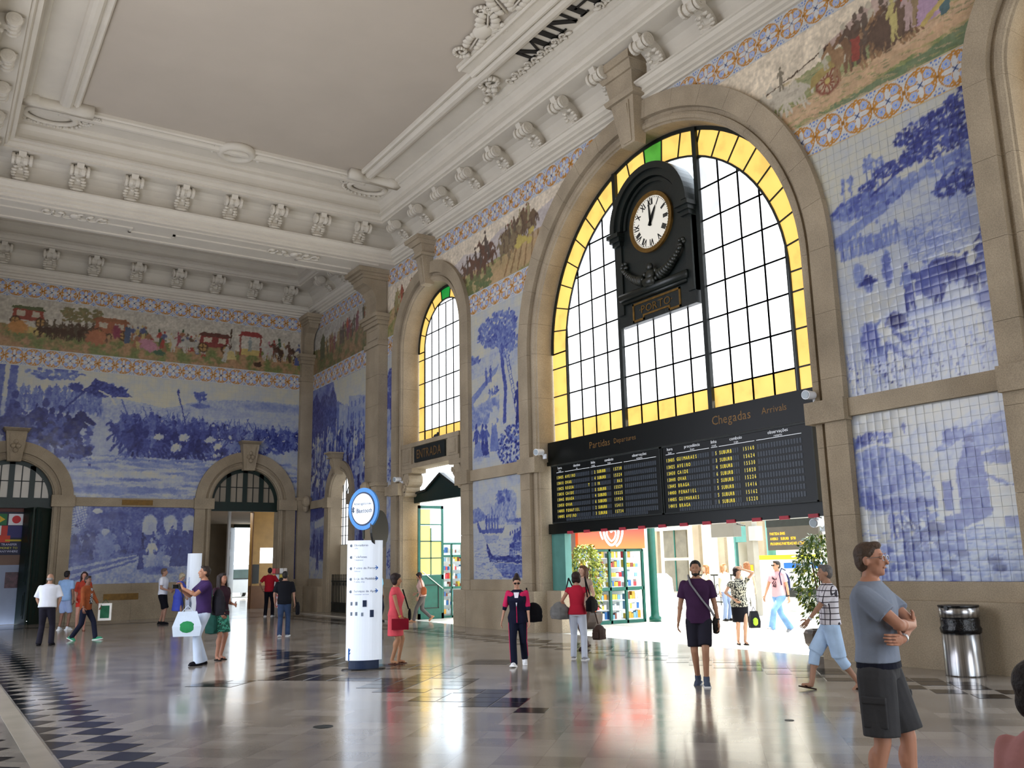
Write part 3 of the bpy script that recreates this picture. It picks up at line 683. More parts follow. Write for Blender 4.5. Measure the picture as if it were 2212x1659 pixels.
# ================================================================ painted tile murals (colour kept in the mesh, one value per glazed spot)
def vnoise(shape, cell, seed, octv=4):
    r = np.random.RandomState(seed); out = np.zeros(shape); amp = 1.0; tot = 0
    for o in range(octv):
        c = max(1.2, cell / 2 ** o); gh, gw = int(shape[0] / c) + 3, int(shape[1] / c) + 3
        g = r.rand(gh, gw); y = np.arange(shape[0]) / c; x = np.arange(shape[1]) / c
        yi, xi = y.astype(int), x.astype(int); fy, fx = (y - yi)[:, None], (x - xi)[None, :]
        fy = fy * fy * (3 - 2 * fy); fx = fx * fx * (3 - 2 * fx)
        v = (g[np.ix_(yi, xi)] * (1 - fx) + g[np.ix_(yi, xi + 1)] * fx) * (1 - fy) + (g[np.ix_(yi + 1, xi)] * (1 - fx) + g[np.ix_(yi + 1, xi + 1)] * fx) * fy
        out += v * amp; tot += amp; amp *= 0.55
    return out / tot
PAL_T = [0, .18, .4, .62, .82, 1.0]
PAL_C = [(0.52, 0.49, 0.37), (0.38, 0.41, 0.47), (0.17, 0.215, 0.42), (0.065, 0.085, 0.29), (0.025, 0.033, 0.17), (0.010, 0.011, 0.075)]
class Canvas:
    def __init__(s, u0, u1, z0, z1, res, base=0.1, seed=1):
        s.u0, s.u1, s.z0, s.z1 = u0, u1, z0, z1; s.nu = int(round((u1 - u0) / res)) + 1; s.nz = int(round((z1 - z0) / res)) + 1
        s.U = np.linspace(u0, u1, s.nu)[None, :].repeat(s.nz, 0); s.Z = np.linspace(z0, z1, s.nz)[:, None].repeat(s.nu, 1)
        s.res = res; s.seed = seed; s.r = random.Random(seed)
        s.N = vnoise((s.nz, s.nu), 0.25 / res, seed); s.F = vnoise((s.nz, s.nu), 0.06 / res, seed + 5, 2)
        s.c = np.zeros((s.nz, s.nu, 3)); s.t = np.full((s.nz, s.nu), float(base))
    def sl(s, u, z, r):
        a = max(0, int((u - r - s.u0) / s.res)); b_ = min(s.nu, int((u + r - s.u0) / s.res) + 2); c = max(0, int((z - r - s.z0) / s.res)); d = min(s.nz, int((z + r - s.z0) / s.res) + 2)
        return (slice(c, d), slice(a, b_)) if a < b_ and c < d else None
    def put(s, q, m, val, alpha=1.0):
        m = np.clip(m, 0, 1) * alpha
        if isinstance(val, tuple): s.c[q] = s.c[q] * (1 - m[..., None]) + np.array(val) * m[..., None]
        else: s.t[q] = s.t[q] * (1 - m) + val * m
    def blob(s, u, z, ru, rz, val, ang=0, alpha=1.0, rag=0.5, soft=0.25):
        q = s.sl(u, z, max(ru, rz) * (1.3 + rag * .4))
        if q is None: return
        du, dz = s.U[q] - u, s.Z[q] - z; ca, sa = math.cos(ang), math.sin(ang)
        d = np.sqrt(((du * ca + dz * sa) / ru) ** 2 + ((-du * sa + dz * ca) / rz) ** 2) + rag * (s.F[q] - .5) * 1.4
        s.put(q, (1 - d) / soft + .5, val, alpha)
    def line(s, pts, w, val, alpha=1.0, w1=None):
        for k in range(len(pts) - 1):
            (a, b_), (c, d) = pts[k], pts[k + 1]; L = math.hypot(c - a, d - b_) + 1e-9
            q = s.sl((a + c) / 2, (b_ + d) / 2, L / 2 + w * 2)
            if q is None: continue
            t = np.clip(((s.U[q] - a) * (c - a) + (s.Z[q] - b_) * (d - b_)) / L ** 2, 0, 1)
            ww = w if w1 is None else w + (w1 - w) * t
            dd = np.hypot(s.U[q] - a - t * (c - a), s.Z[q] - b_ - t * (d - b_)); s.put(q, (ww - dd) / (s.res * .9) + .6, val, alpha)
    def poly(s, pts, val, alpha=1.0, tex=0.0):
        us = [p[0] for p in pts]; zs = [p[1] for p in pts]; m = np.zeros(s.U.shape, bool); n = len(pts)
        for i in range(n):
            (x1, y1), (x2, y2) = pts[i], pts[(i + 1) % n]
            if y1 == y2: continue
            m ^= ((s.Z < y1) != (s.Z < y2)) & (s.U < (x2 - x1) * (s.Z - y1) / (y2 - y1) + x1)
        q = (slice(None), slice(None)); s.put(q, m.astype(float), val, alpha)
        if tex: s.t = np.where(m, s.t + tex * (s.F - .5), s.t)
        return m
    def person(s, u, z, h, val, lean=0, lite=None, skirt=False):
        """standing figure, feet at (u,z)"""
        l = lambda a, b_: (u + a * h + lean * b_ * h, z + b_ * h)
        if skirt: s.poly([l(-.16, 0), l(.16, 0), l(.07, .52), l(-.07, .52)], val)
        else: s.line([l(-.07, 0), l(-.03, .5)], .05 * h, val); s.line([l(.08, 0), l(.03, .5)], .05 * h, val)
        s.blob(*l(0, .65), .10 * h, .18 * h, lite if lite is not None else val, rag=.3)
        s.line([l(-.08, .76), l(-.15, .55)], .03 * h, lite if lite is not None else val); s.line([l(.08, .76), l(.17, .6)], .03 * h, lite if lite is not None else val)
        s.blob(*l(0, .9), .06 * h, .075 * h, val, rag=.2)
    def horse(s, u, z, h, val, d=1, rider=None, v2=None, gallop=0):
        """horse facing d, hooves at z, h = height of withers"""
        l = lambda a, b_: (u + d * a * h, z + b_ * h)
        s.blob(*l(0, .72), .52 * h, .24 * h, val, rag=.25); s.blob(*l(.38, .8), .22 * h, .26 * h, val, rag=.2); s.blob(*l(-.42, .78), .22 * h, .22 * h, val, rag=.2)
        s.line([l(.42, .85), l(.68, 1.22)], .15 * h, val, w1=.09 * h); s.line([l(.66, 1.22), l(.90, 1.05)], .08 * h, val, w1=.05 * h); s.line([l(.62, 1.25), l(.64, 1.38)], .03 * h, val)
        for a, b_ in ((.42, .55 + gallop * .35), (.30, .36 + gallop * .1), (-.34, -.42 - gallop * .2), (-.46, -.55 - gallop * .35)):
            mid = l((a + b_) / 2 + .06, .34); s.line([l(a, .6), mid, l(b_, .02 + (gallop * .14 if b_ > .5 else 0))], .065 * h, val, w1=.035 * h)
        s.line([l(-.6, .85), l(-.82, .6 + gallop * .2), l(-.86, .35 + gallop * .4)], .05 * h, val)
        if v2 is not None: s.blob(*l(0.05, .82), .3 * h, .1 * h, v2, alpha=.7)
        if rider is not None:
            s.line([l(0, .9), l(.06, 1.38)], .13 * h, rider, w1=.10 * h); s.blob(*l(.09, 1.62), .09 * h, .12 * h, rider, rag=.2); s.line([l(.05, 1.35), l(.38, 1.12)], .045 * h, rider); s.line([l(0, .95), l(.12, .55)], .07 * h, rider)
    def melee(s, ufn, n, h0, h1, lo, hi):
        for i in range(n):
            u, z = ufn(); h = s.r.uniform(h0, h1); v = s.r.uniform(lo, hi)
            s.blob(u, z, h * s.r.uniform(.15, .4), h * s.r.uniform(.15, .45), v, s.r.uniform(-1, 1), rag=.7)
            if s.r.random() < .5: s.line([(u, z), (u + s.r.uniform(-.5, .5) * h, z - s.r.uniform(.2, .6) * h)], .05 * h, min(1, v + .15))
            if s.r.random() < .4: s.blob(u + s.r.uniform(-.2, .2) * h, z + .3 * h, .08 * h, .1 * h, min(1, v + .2), rag=.2)
            if s.r.random() < .22: s.blob(u, z + .1 * h, .16 * h, .12 * h, .12, s.r.uniform(-1, 1), rag=.6)
    def leaves(s, u, z, ru, rz, n, sz, v0, v1):
        for i in range(n):
            a = s.r.uniform(0, 6.28); q = math.sqrt(s.r.random())
            s.blob(u + ru * q * math.cos(a), z + rz * q * math.sin(a), sz * s.r.uniform(.6, 1.5), sz * s.r.uniform(.4, .9), s.r.uniform(v0, v1), s.r.uniform(-1, 1), rag=.4, soft=.5)
    def warp(s, a, k):
        """brush-like raggedness: every spot borrows its value from a neighbour"""
        n1 = vnoise((s.nz, s.nu), .09 / s.res, s.seed + 31, 3) - .5; n2 = vnoise((s.nz, s.nu), .09 / s.res, s.seed + 47, 3) - .5
        iz, iu = np.indices((s.nz, s.nu)); iz = np.clip(iz + n1 * k / s.res, 0, s.nz - 1).astype(int); iu = np.clip(iu + n2 * k / s.res, 0, s.nu - 1).astype(int); return a[iz, iu]
    def blue(s, warm_sky=0.0, zs=0, f=.22):
        s.t = s.warp(s.t, .045)
        t = np.clip(s.t + f * (s.N - .5) + .16 * (s.F - .5) * (.5 + s.t), 0, 1)
        s.c = np.stack([np.interp(t, PAL_T, [c[k] for c in PAL_C]) for k in range(3)], -1)
def tile_mat(name, rough, tw=0.157, jt=0.25):
    m, nt, b = nmat(name); at = node(nt, 'ShaderNodeVertexColor'); at.layer_name = 'glaze'
    tc = node(nt, 'ShaderNodeUVMap'); sp = node(nt, 'ShaderNodeSeparateXYZ'); nt.links.new(tc.outputs[0], sp.inputs[0])
    def M2(op, a, b_): 
        n = node(nt, 'ShaderNodeMath', operation=op)
        for i, x in enumerate((a, b_)):
            if isinstance(x, (int, float)): n.inputs[i].default_value = x
            else: nt.links.new(x, n.inputs[i])
        return n.outputs[0]
    fx = M2('ABSOLUTE', M2('SUBTRACT', M2('FRACT', sp.outputs[0], 0), .5), 0); fy = M2('ABSOLUTE', M2('SUBTRACT', M2('FRACT', sp.outputs[1], 0), .5), 0)
    j = M2('GREATER_THAN', M2('MAXIMUM', fx, fy), .485)
    mx = node(nt, 'ShaderNodeMix', data_type='RGBA', blend_type='MULTIPLY'); nt.links.new(M2('MULTIPLY', j, jt), mx.inputs[0]); nt.links.new(at.outputs[0], mx.inputs[6]); mx.inputs[7].default_value = (.25, .25, .3, 1)
    nt.links.new(mx.outputs[2], b.inputs['Base Color']); b.inputs['Roughness'].default_value = rough; b.inputs['Specular IOR Level'].default_value = .5
    # each glazed tile sits at its own slight tilt
    cm = node(nt, 'ShaderNodeCombineXYZ'); nt.links.new(M2('FLOOR', sp.outputs[0], 0), cm.inputs[0]); nt.links.new(M2('FLOOR', sp.outputs[1], 0), cm.inputs[1])
    wn2 = node(nt, 'ShaderNodeTexWhiteNoise', noise_dimensions='3D'); nt.links.new(cm.outputs[0], wn2.inputs['Vector'])
    sb = node(nt, 'ShaderNodeVectorMath', operation='SUBTRACT'); nt.links.new(wn2.outputs['Color'], sb.inputs[0]); sb.inputs[1].default_value = (.5, .5, .5)
    sc = node(nt, 'ShaderNodeVectorMath', operation='SCALE'); nt.links.new(sb.outputs[0], sc.inputs[0]); sc.inputs['Scale'].default_value = .035
    gn = node(nt, 'ShaderNodeNewGeometry'); ad = node(nt, 'ShaderNodeVectorMath', operation='ADD'); nt.links.new(gn.outputs['Normal'], ad.inputs[0]); nt.links.new(sc.outputs[0], ad.inputs[1])
    nn = node(nt, 'ShaderNodeVectorMath', operation='NORMALIZE'); nt.links.new(ad.outputs[0], nn.inputs[0]); nt.links.new(nn.outputs[0], b.inputs['Normal'])
    return m
GLAZE = tile_mat('glazed_mural', .22); GLAZE1 = tile_mat('glazed_tile', .16, jt=0)
def keep_mask(c, arches):
    k = np.ones(c.U.shape, bool)
    for a, sg in arches:
        uc = sg * a['c']; r = a['ro'] - .06
        k &= ~(((c.Z < a['z']) & (np.abs(c.U - uc) < r)) | (np.hypot(c.U - uc, c.Z - a['z']) < r))
    return k
def grid_mesh(name, P, C, keep, tu, tz):
    """P: (nz,nu,3) positions, C colours; quads whose corners are all kept"""
    nz, nu = keep.shape; q = keep[:-1, :-1] & keep[1:, :-1] & keep[:-1, 1:] & keep[1:, 1:]
    iz, iu = np.nonzero(q); a = iz * nu + iu
    F = np.stack([a, a + 1, a + nu + 1, a + nu], 1); used = np.unique(F); mp = np.full(nz * nu, -1); mp[used] = np.arange(len(used)); F = mp[F]
    V = P.reshape(-1, 3)[used]; me = bpy.data.meshes.new(name); me.vertices.add(len(V)); me.vertices.foreach_set('co', V.ravel().astype(np.float32))
    me.loops.add(F.size); me.loops.foreach_set('vertex_index', F.ravel().astype(np.int32)); me.polygons.add(len(F)); me.polygons.foreach_set('loop_start', (np.arange(len(F)) * 4).astype(np.int32)); me.polygons.foreach_set('loop_total', np.full(len(F), 4, np.int32))
    me.update(calc_edges=True)
    ca = me.color_attributes.new('glaze', 'FLOAT_COLOR', 'POINT'); cc = np.ones((len(V), 4)); cc[:, :3] = np.clip(C.reshape(-1, 3)[used], 0, 1); ca.data.foreach_set('color', cc.ravel().astype(np.float32))
    uv = me.uv_layers.new(name='UVMap'); T = np.stack([tu.ravel(), tz.ravel()], 1)[used][F.ravel()]; uv.data.foreach_set('uv', T.ravel().astype(np.float32))
    return me
def mural(cv, place, name, label, cat='mural', arches=(), tw=0.157, d=-0.004, group=None, tw2=None):
    if name == 'coloured_frieze':      # oil-like handling: ragged edges, broken colour, a brown undertone
        cv.c = cv.warp(cv.c, .07); g = cv.c.mean(-1, keepdims=True); cv.c = cv.c * .72 + g * np.array((1.12, .96, .74)) * .28; cv.c *= (.84 + .32 * cv.F[..., None]) * (.86 + .3 * cv.N[..., None])
    keep = keep_mask(cv, arches); P = np.stack(place(cv.U, cv.Z, np.full(cv.U.shape, d)), -1).astype(float)
    me = grid_mesh(name, P, cv.c, keep, (cv.U - cv.u0) / tw, (cv.Z - cv.z0) / (tw2 or tw)); o = link(name, me, GLAZE); tag(o, label, cat, group); return o
PRM = lambda u, z, d: (W + d + 0 * u, -u, z)      # u runs to the right as one faces the wall
PFM = lambda u, z, d: (u, D + d + 0 * u, z)
# ---- patterned border bands
WC, OC, BL, OR2 = np.array((.50, .50, .49)), np.array((.42, .19, .035)), np.array((.10, .17, .42)), np.array((.62, .42, .15))
def band(u0, u1, z0, z1, res, place, label, arches=(), phase=0):
    cv = Canvas(u0, u1, z0, z1, res, seed=3); h = (z1 - z0) * .90; per = h * 1.0
    p = (((cv.U + phase) / per) % 1.0) * 2 - 1; q = (cv.Z - (z0 + z1) / 2) / (h / 2)
    r = np.hypot(p, q); ap, aq = np.abs(p), np.abs(q); c = np.tile(WC, (*p.shape, 1))
    def pt(m, col): c[m] = col
    pt((r < 1.0) & (r > .76), OC); pt((r < .88) & (r > .85), WC)
    rb = np.hypot(ap - .46, aq - .46); pt(rb < .27, WC * .9); pt((rb < .22) & (rb > .17), BL * 1.8); pt(rb < .09, BL * 1.5)
    pt((r < .80) & (rb > .27) & (r > .16) & (np.abs(ap - aq) > .035), OC * 1.1)
    pt((r < .80) & (aq < .17 * np.sin(np.clip(ap, 0, .8) / .8 * math.pi) ** .8) & (ap > .08), WC * 1.12)
    pt((r < .80) & (ap < .17 * np.sin(np.clip(aq, 0, .8) / .8 * math.pi) ** .8) & (aq > .08), WC * 1.12)
    pt((r < .2) & (np.abs(ap - aq) < .05), BL * .5); pt(r < .06, BL * .3)
    rc = np.hypot(1 - ap, q); pt((rc < .5) & (np.abs(np.sin(2 * np.arctan2(q, 1 - ap))) < .35) & (r > .97), WC * 1.1); pt(rc < .10, OC * .6)
    rd = np.hypot(1 - ap, 1 - aq); pt((rd < .32) & (rd > .22) & (np.sin(9 * np.arctan2(1 - aq, 1 - ap)) > -.2), BL); pt(rd < .1, BL * 1.3)
    e = np.abs(q); pt(e > 1.02, WC); pt((e > 1.05), OR2 * .8); pt(e > 1.095, WC * .9)
    cv.c = c * (0.93 + .14 * cv.F[..., None]); return mural(cv, place, 'tile_border', label, 'tile border', arches, tw=h / 4 * 1.11)
band(-14.92, -1.0, Z_UB, Z_CT, .018, PRM, 'upper patterned tile border on the window wall, right of the great arch', [(BIG, -1)])
band(-28.78, -14.92, Z_UB, Z_CT, .022, PRM, 'upper patterned tile border on the window wall, left of the great arch', [(BIG, -1)])
band(-14.92, -4.34, Z_LB, Z_LT, .018, PRM, 'lower patterned tile border beside the harvest picture, right of the great arch', [(BIG, -1), (NEA, -1)])
band(-25.5, -14.92, Z_LB, Z_LT, .022, PRM, 'lower patterned tile border between the tall narrow window and the great arch', [(BIG, -1), (ENT, -1)])
band(-28.78, -25.5, Z_LB, Z_LT, .022, PRM, 'short lower patterned tile border between the pilaster and the tall window', [(ENT, -1)])
band(-D + .02, -29.92, Z_UB, Z_CT, .03, PRM, 'upper patterned tile border on the window wall beyond the pilaster')
band(-D + .02, -29.92, Z_LB, Z_LT, .03, PRM, 'lower patterned tile border on the window wall beyond the pilaster')
band(XL, 12.96, Z_UB, Z_CT, .028, PFM, 'upper patterned tile border along the far wall, above the coaches')
band(XL, 12.96, Z_LB, Z_LT, .028, PFM, 'lower patterned tile border along the far wall, above the battle')
# ---- coloured friezes
def frieze(u0, u1, res, seed, sky=(.55, .50, .42), ground=(.36, .19, .08), green=(.16, .20, .05), hz=.45):
    cv = Canvas(u0, u1, Z_LT, Z_UB, res, seed=seed); v = (cv.Z - Z_LT) / (Z_UB - Z_LT)
    edge = hz + .12 * (vnoise(cv.U.shape, 1.2 / res, seed + 2, 3) - .5) * 2
    cv.c[:] = np.array(sky); cv.c *= (1.0 + .10 * (cv.N[..., None] - .5) * 2)
    g = (v < edge)[..., None]; mix = np.clip((cv.N - .38) * 4, 0, 1)[..., None]
    cv.c = np.where(g, np.array(ground) * mix + np.array(green) * (1 - mix), cv.c); cv.c *= (.85 + .3 * cv.F[..., None])
    return cv
DK = (.07, .035, .02); RD = (.35, .03, .02); OG = (.42, .22, .05); YL = (.5, .36, .08)
def coach(cv, u, z, s, body, roof=DK):
    cv.poly([(u - s, z + .35 * s), (u + s, z + .35 * s), (u + .9 * s, z + 1.1 * s), (u - .9 * s, z + 1.1 * s)], body); cv.poly([(u - 1.1 * s, z + 1.1 * s), (u + 1.1 * s, z + 1.1 * s), (u + .8 * s, z + 1.35 * s), (u - .8 * s, z + 1.35 * s)], roof)
    for k in (-.45, .45): cv.poly([(u + (k - .25) * s, z + .65 * s), (u + (k + .25) * s, z + .65 * s), (u + (k + .25) * s, z + 1.0 * s), (u + (k - .25) * s, z + 1.0 * s)], (.45, .38, .28))
    for k in (-.75, .75):
        cv.blob(u + k * s, z + .28 * s, .34 * s, .34 * s, DK, rag=.1); cv.blob(u + k * s, z + .28 * s, .24 * s, .24 * s, OG, rag=.1); cv.line([(u + k * s - .25 * s, z + .28 * s), (u + k * s + .25 * s, z + .28 * s)], .03 * s, DK); cv.line([(u + k * s, z), (u + k * s, z + .5 * s)], .03 * s, DK)
cv = frieze(XL, 12.96, .026, 21, (.45, .41, .34)); b0 = Z_LT
coach(cv, 2.5, 10.72, .55, (.3, .05, .03), (.10, .12, .05)); cv.blob(2.2, 10.62, .35, .25, (.5, .2, .03)); cv.blob(2.8, 10.55, .3, .15, YL)
for k in range(5): cv.horse(3.1 + .25 * k, 10.3 + .05 * (k % 2), .42, DK, 1, (.10, .07, .04)); cv.horse(4.0 + .25 * k, 10.35 + .04 * (k % 3), .45, (.09, .05, .03), -1, (.14, .1, .06))
cv.leaves(4.2, 11.35, .75, .3, 160, .07, (.14, .15, .06) if 0 else .5, .5)
for k in range(120): cv.blob(cv.r.uniform(3.6, 5.0), cv.r.uniform(11.1, 11.6), .07, .05, (.16 + .08 * cv.r.random(), .17, .07), rag=.6)
coach(cv, 5.35, 10.55, .62, (.35, .10, .04), (.28, .1, .04)); cv.blob(4.85, 10.55, .35, .3, (.42, .13, .05)); cv.poly([(5.85, 10.45), (6.05, 10.45), (6.05, 11.1), (5.85, 11.1)], (.06, .09, .16)); cv.blob(5.55, 10.85, .15, .25, (.25, .03, .07))
cols = [(.42, .14, .2), (.35, .03, .02), (.05, .10, .05), (.45, .33, .1), (.12, .07, .04), (.4, .36, .3), (.07, .09, .2), (.3, .12, .05)]
for k in range(26):
    u = cv.r.uniform(6.1, 8.9); cv.person(u, 10.25 + cv.r.uniform(0, .35), cv.r.uniform(.6, .8), cols[cv.r.randrange(8)], lean=cv.r.uniform(-.2, .2), lite=cols[cv.r.randrange(8)], skirt=cv.r.random() < .5)
cv.blob(6.75, 10.45, .38, .22, (.45, .16, .24), -.4); cv.blob(7.15, 10.2, .25, .1, (.05, .13, .07)); cv.horse(7.9, 10.3, .5, (.42, .40, .34), -1, (.3, .05, .08)); cv.horse(8.4, 10.35, .48, (.38, .36, .31), -1)
coach(cv, 9.3, 10.45, .62, (.25, .03, .03), (.12, .04, .03)); cv.line([(9.95, 10.3), (9.95, 11.5)], .03, DK)
cv.poly([(10.35, 10.5), (11.2, 10.5), (11.2, 10.75), (10.35, 10.75)], YL); cv.poly([(10.25, 11.3), (11.3, 11.3), (11.15, 11.5), (10.4, 11.5)], (.3, .03, .03))
for u in (10.35, 11.2): cv.line([(u, 10.5), (u, 11.35)], .035, (.25, .04, .03))
cv.person(10.05, 10.45, .8, (.35, .33, .28), skirt=True); cv.person(10.75, 10.7, .6, (.2, .25, .25)); cv.poly([(9.8, 10.25), (10.2, 10.25), (10.1, 10.6), (9.85, 10.6)], (.5, .38, .12)); cv.person(9.7, 10.15, .75, (.4, .38, .33), lean=.2)
for k in range(7): cv.horse(11.6 + .22 * k, 10.35 + .07 * (k % 3), .5, (DK, (.4, .38, .33), (.12, .05, .03))[k % 3 if k else 1], -1, cols[k])
cv.person(12.8, 10.3, .75, (.05, .08, .25), skirt=True, lite=(.45, .4, .28)); cv.blob(11.1, 10.15, .2, .1, DK)
mural(cv, PFM, 'coloured_frieze', 'multicoloured painted frieze of coaches, riders and dancers along the far wall', 'frieze')
cv = frieze(-28.78, -14.92, .022, 33, (.64, .55, .43), (.42, .27, .12), (.24, .26, .07), .5)
cv.poly([(-24.5, 10.9), (-23.2, 11.3), (-22.3, 11.1), (-21, 11.45), (-20, 11.2), (-18, 11.5), (-18, 10.6), (-24.5, 10.6)], (.42, .38, .42), .8)
cv.poly([(-22.2, 9.9), (-20.2, 9.9), (-18, 10.3), (-18, 10.9), (-20, 10.75), (-22, 10.35)], (.45, .28, .12), .8)
for k in range(9): cv.line([(-20.4 + .25 * k, 10.8), (-20.9 + .35 * k, 9.95)], .035, (.25, .14, .05))
for k in range(60): cv.blob(cv.r.uniform(-23.3, -21.6), cv.r.uniform(9.9, 10.45), .12, .08, (.10 + .06 * cv.r.random(), .16, .05), rag=.6)
for u, z, s in ((-23, 10.35, .5), (-22.5, 10.4, .55), (-21.9, 10.65, .6), (-21.75, 10.45, .5), (-22.2, 10.3, .5)): cv.horse(u, z, s, (.12, .05, .03), -1, (.09, .06, .05))
for k in range(16): u = cv.r.uniform(-20.9, -19.5); cv.horse(u, 10.4 + (u + 20.9) * .35 + cv.r.uniform(-.1, .15), .5, ((.14, .08, .04), (.1, .05, .03), (.2, .14, .07))[k % 3], -1, ((.12, .08, .05), (.3, .25, .12), (.2, .06, .04))[(k + 1) % 3])
for k in range(9): u = cv.r.uniform(-20.2, -19.4); cv.blob(u, 10.6 + cv.r.uniform(0, .3), .14, .1, (.5, .38, .05), rag=.6)
cv.blob(-23.5, 10.2, .35, .5, (.12, .08, .04)); cv.blob(-23.6, 10.15, .25, .3, (.4, .26, .14))
for k in range(16): u = cv.r.uniform(-28.7, -26.4); cv.person(u, 10.4 + cv.r.uniform(0, .5), .75, ((.2, .07, .04), (.12, .09, .05), (.35, .06, .03), (.3, .26, .1))[k % 4])
for u, z in ((-27.3, 11.3), (-27.8, 11.0), (-27.05, 11.5)): cv.line([(u, z - .5), (u + .12, z)], .012, DK); cv.blob(u + .1, z - .1, .08, .16, (.55, .08, .02), rag=.3)
mural(cv, PRM, 'coloured_frieze', 'multicoloured painted frieze with riders in a field, left of the great arch', 'frieze', [(BIG, -1), (ENT, -1)])
cv = frieze(-14.92, -1.0, .015, 44, (.66, .56, .42), (.50, .30, .16), (.20, .26, .08), .34)
cv.poly([(-14, 9.9), (-10.2, 10.9), (-7.5, 11.25), (-5, 11.4), (-5, 11.0), (-9.5, 10.2), (-11, 9.9)], (.22, .26, .08), .85)
cv.poly([(-11.5, 10.25), (-9.2, 10.45), (-6.5, 10.75), (-6.5, 10.3), (-9.5, 9.98), (-11.2, 9.95)], (.55, .33, .18), .9); cv.poly([(-9.8, 9.95), (-7.5, 10.1), (-6.5, 10.3), (-6.5, 9.9), (-9.6, 9.9)], (.12, .20, .10), .9)
cv.poly([(-9.6, 11.2), (-8.4, 11.6), (-7.6, 11.5), (-6, 11.5), (-6, 11.3), (-8, 11.25), (-9.6, 11.05)], (.35, .2, .2), .7)
for k in range(700): cv.blob(cv.r.uniform(-13, -6), cv.r.uniform(9.9, 10.95), .09, .012, cv.r.choice([(.28, .3, .09), (.42, .3, .12), (.13, .2, .08), (.5, .36, .2)]), -.1, alpha=.6, rag=.5)
WH = (.48, .43, .34)
for u, z in ((-10.75, 10.25), (-10.55, 10.35), (-10.35, 10.22)): cv.horse(u, z, .52, WH, -1, None, (.36, .32, .25), .3)
cv.line([(-11.0, 10.9), (-10.3, 11.0), (-9.65, 11.15)], .012, DK); cv.person(-10.62, 10.85, .5, (.2, .17, .12))
cv.blob(-9.55, 10.5, .27, .27, (.22, .05, .03), rag=.05); cv.blob(-9.55, 10.5, .21, .21, (.45, .33, .2), rag=.05)
for k in range(6): a = k * math.pi / 6; cv.line([(-9.55 - .24 * math.cos(a), 10.5 - .24 * math.sin(a)), (-9.55 + .24 * math.cos(a), 10.5 + .24 * math.sin(a))], .018, (.25, .06, .03))
cv.blob(-9.55, 10.5, .06, .06, YL, rag=.1); cv.poly([(-9.95, 10.5), (-9.3, 10.75), (-9.35, 10.9), (-9.9, 10.75)], (.35, .25, .06)); cv.person(-9.55, 10.75, .55, (.42, .38, .28), lean=-.2, lite=(.45, .42, .33)); cv.blob(-9.5, 11.15, .09, .09, DK)
for k, u in enumerate((-9.05, -8.8, -8.5, -8.25, -7.95, -8.65, -8.1)): cv.horse(u, 10.38 + .05 * (k % 3) + (u + 9) * .07, .62, ((.30, .16, .07), (.2, .1, .05), (.12, .07, .05))[k % 3], -1, (.13, .09, .07) if k % 2 else (.45, .4, .3), (.4, .22, .1)); 
cv.poly([(-9.0, 10.6), (-8.85, 10.6), (-8.8, 11.05), (-8.98, 11.05)], (.3, .04, .03)); cv.blob(-8.15, 10.9, .5, .4, (.12, .07, .05), rag=.5)
for k in range(9): cv.person(-8.1 + .14 * k, 10.6 + .03 * k, .85, ((.5, .42, .12), (.15, .09, .06), (.45, .3, .3), (.3, .2, .1))[k % 4])
cv.poly([(-7.95, 11.25), (-7.5, 11.2), (-7.6, 11.78), (-7.9, 11.78)], (.5, .06, .02)); cv.poly([(-7.7, 10.6), (-7.2, 10.6), (-7.3, 11.6), (-7.55, 11.6)], (.4, .24, .4)); cv.poly([(-7.3, 10.55), (-7.1, 10.6), (-7.0, 11.7), (-7.25, 11.7)], (.06, .14, .16)); cv.line([(-7.6, 10.6), (-7.1, 10.9), (-6.85, 11.3)], .05, YL)
mural(cv, PRM, 'coloured_frieze', 'multicoloured painted frieze with chariot and horses, right of the great arch', 'frieze', [(BIG, -1), (NEA, -1)])
cv = frieze(-D + .02, -29.92, .03, 55, (.40, .38, .34), (.28, .16, .07), (.14, .15, .05), .55)
for k in range(34): u = cv.r.uniform(-35.6, -30); cv.person(u, 10.2 + (u + 36) * .12 + cv.r.uniform(0, .3), .7, ((.22, .06, .04), (.10, .08, .05), (.3, .2, .07), (.2, .05, .08))[k % 4])
cv.poly([(-35.5, 10.4), (-35, 10.4), (-35, 11.3), (-35.25, 11.5), (-35.5, 11.2)], (.09, .1, .05)); cv.blob(-32.6, 11.35, .1, .2, (.45, .05, .02))
mural(cv, PRM, 'coloured_frieze', 'multicoloured painted frieze of a crowd on the window wall beyond the pilaster', 'frieze')
# ---- the battle on the far wall
cv = Canvas(XL, 12.96, Z_ST, Z_LB, .024, .16, 61); v = (cv.Z - Z_ST) / (Z_LB - Z_ST)
cv.t = .22 + .25 * (vnoise(cv.U.shape, 60, 71, 4) - .5); cv.t = np.where(cv.Z > 8.0, .04 + .15 * (vnoise(cv.U.shape, 50, 72) - .4), cv.t)
cv.poly([(4, 8.35), (6, 8.25), (7.5, 8.0), (9, 8.45), (11, 8.6), (13, 8.55), (13, 7.3), (4, 7.4)], .26, .8, .15); cv.poly([(8.5, 8.0), (10.5, 8.15), (13, 8.1), (13, 7.6), (8.5, 7.7)], .14, .7)
cv.blob(11.8, 8.35, 1.2, .18, .38, alpha=.7); cv.blob(9.8, 7.95, 1.0, .2, .30, alpha=.5)
for k in range(260): cv.person(cv.r.uniform(2.2, 5.2), 7.5 + cv.r.uniform(0, .75), cv.r.uniform(.25, .4), cv.r.uniform(.35, .62)) 
for u in (1.2, 1.75, 2.15): cv.line([(u, 7), (u + .05, 9.2)], .13, .55)
cv.leaves(3.6, 9.0, 1.0, .2, 60, .09, .4, .6); cv.leaves(5.1, 8.55, .9, .22, 90, .1, .55, .85)
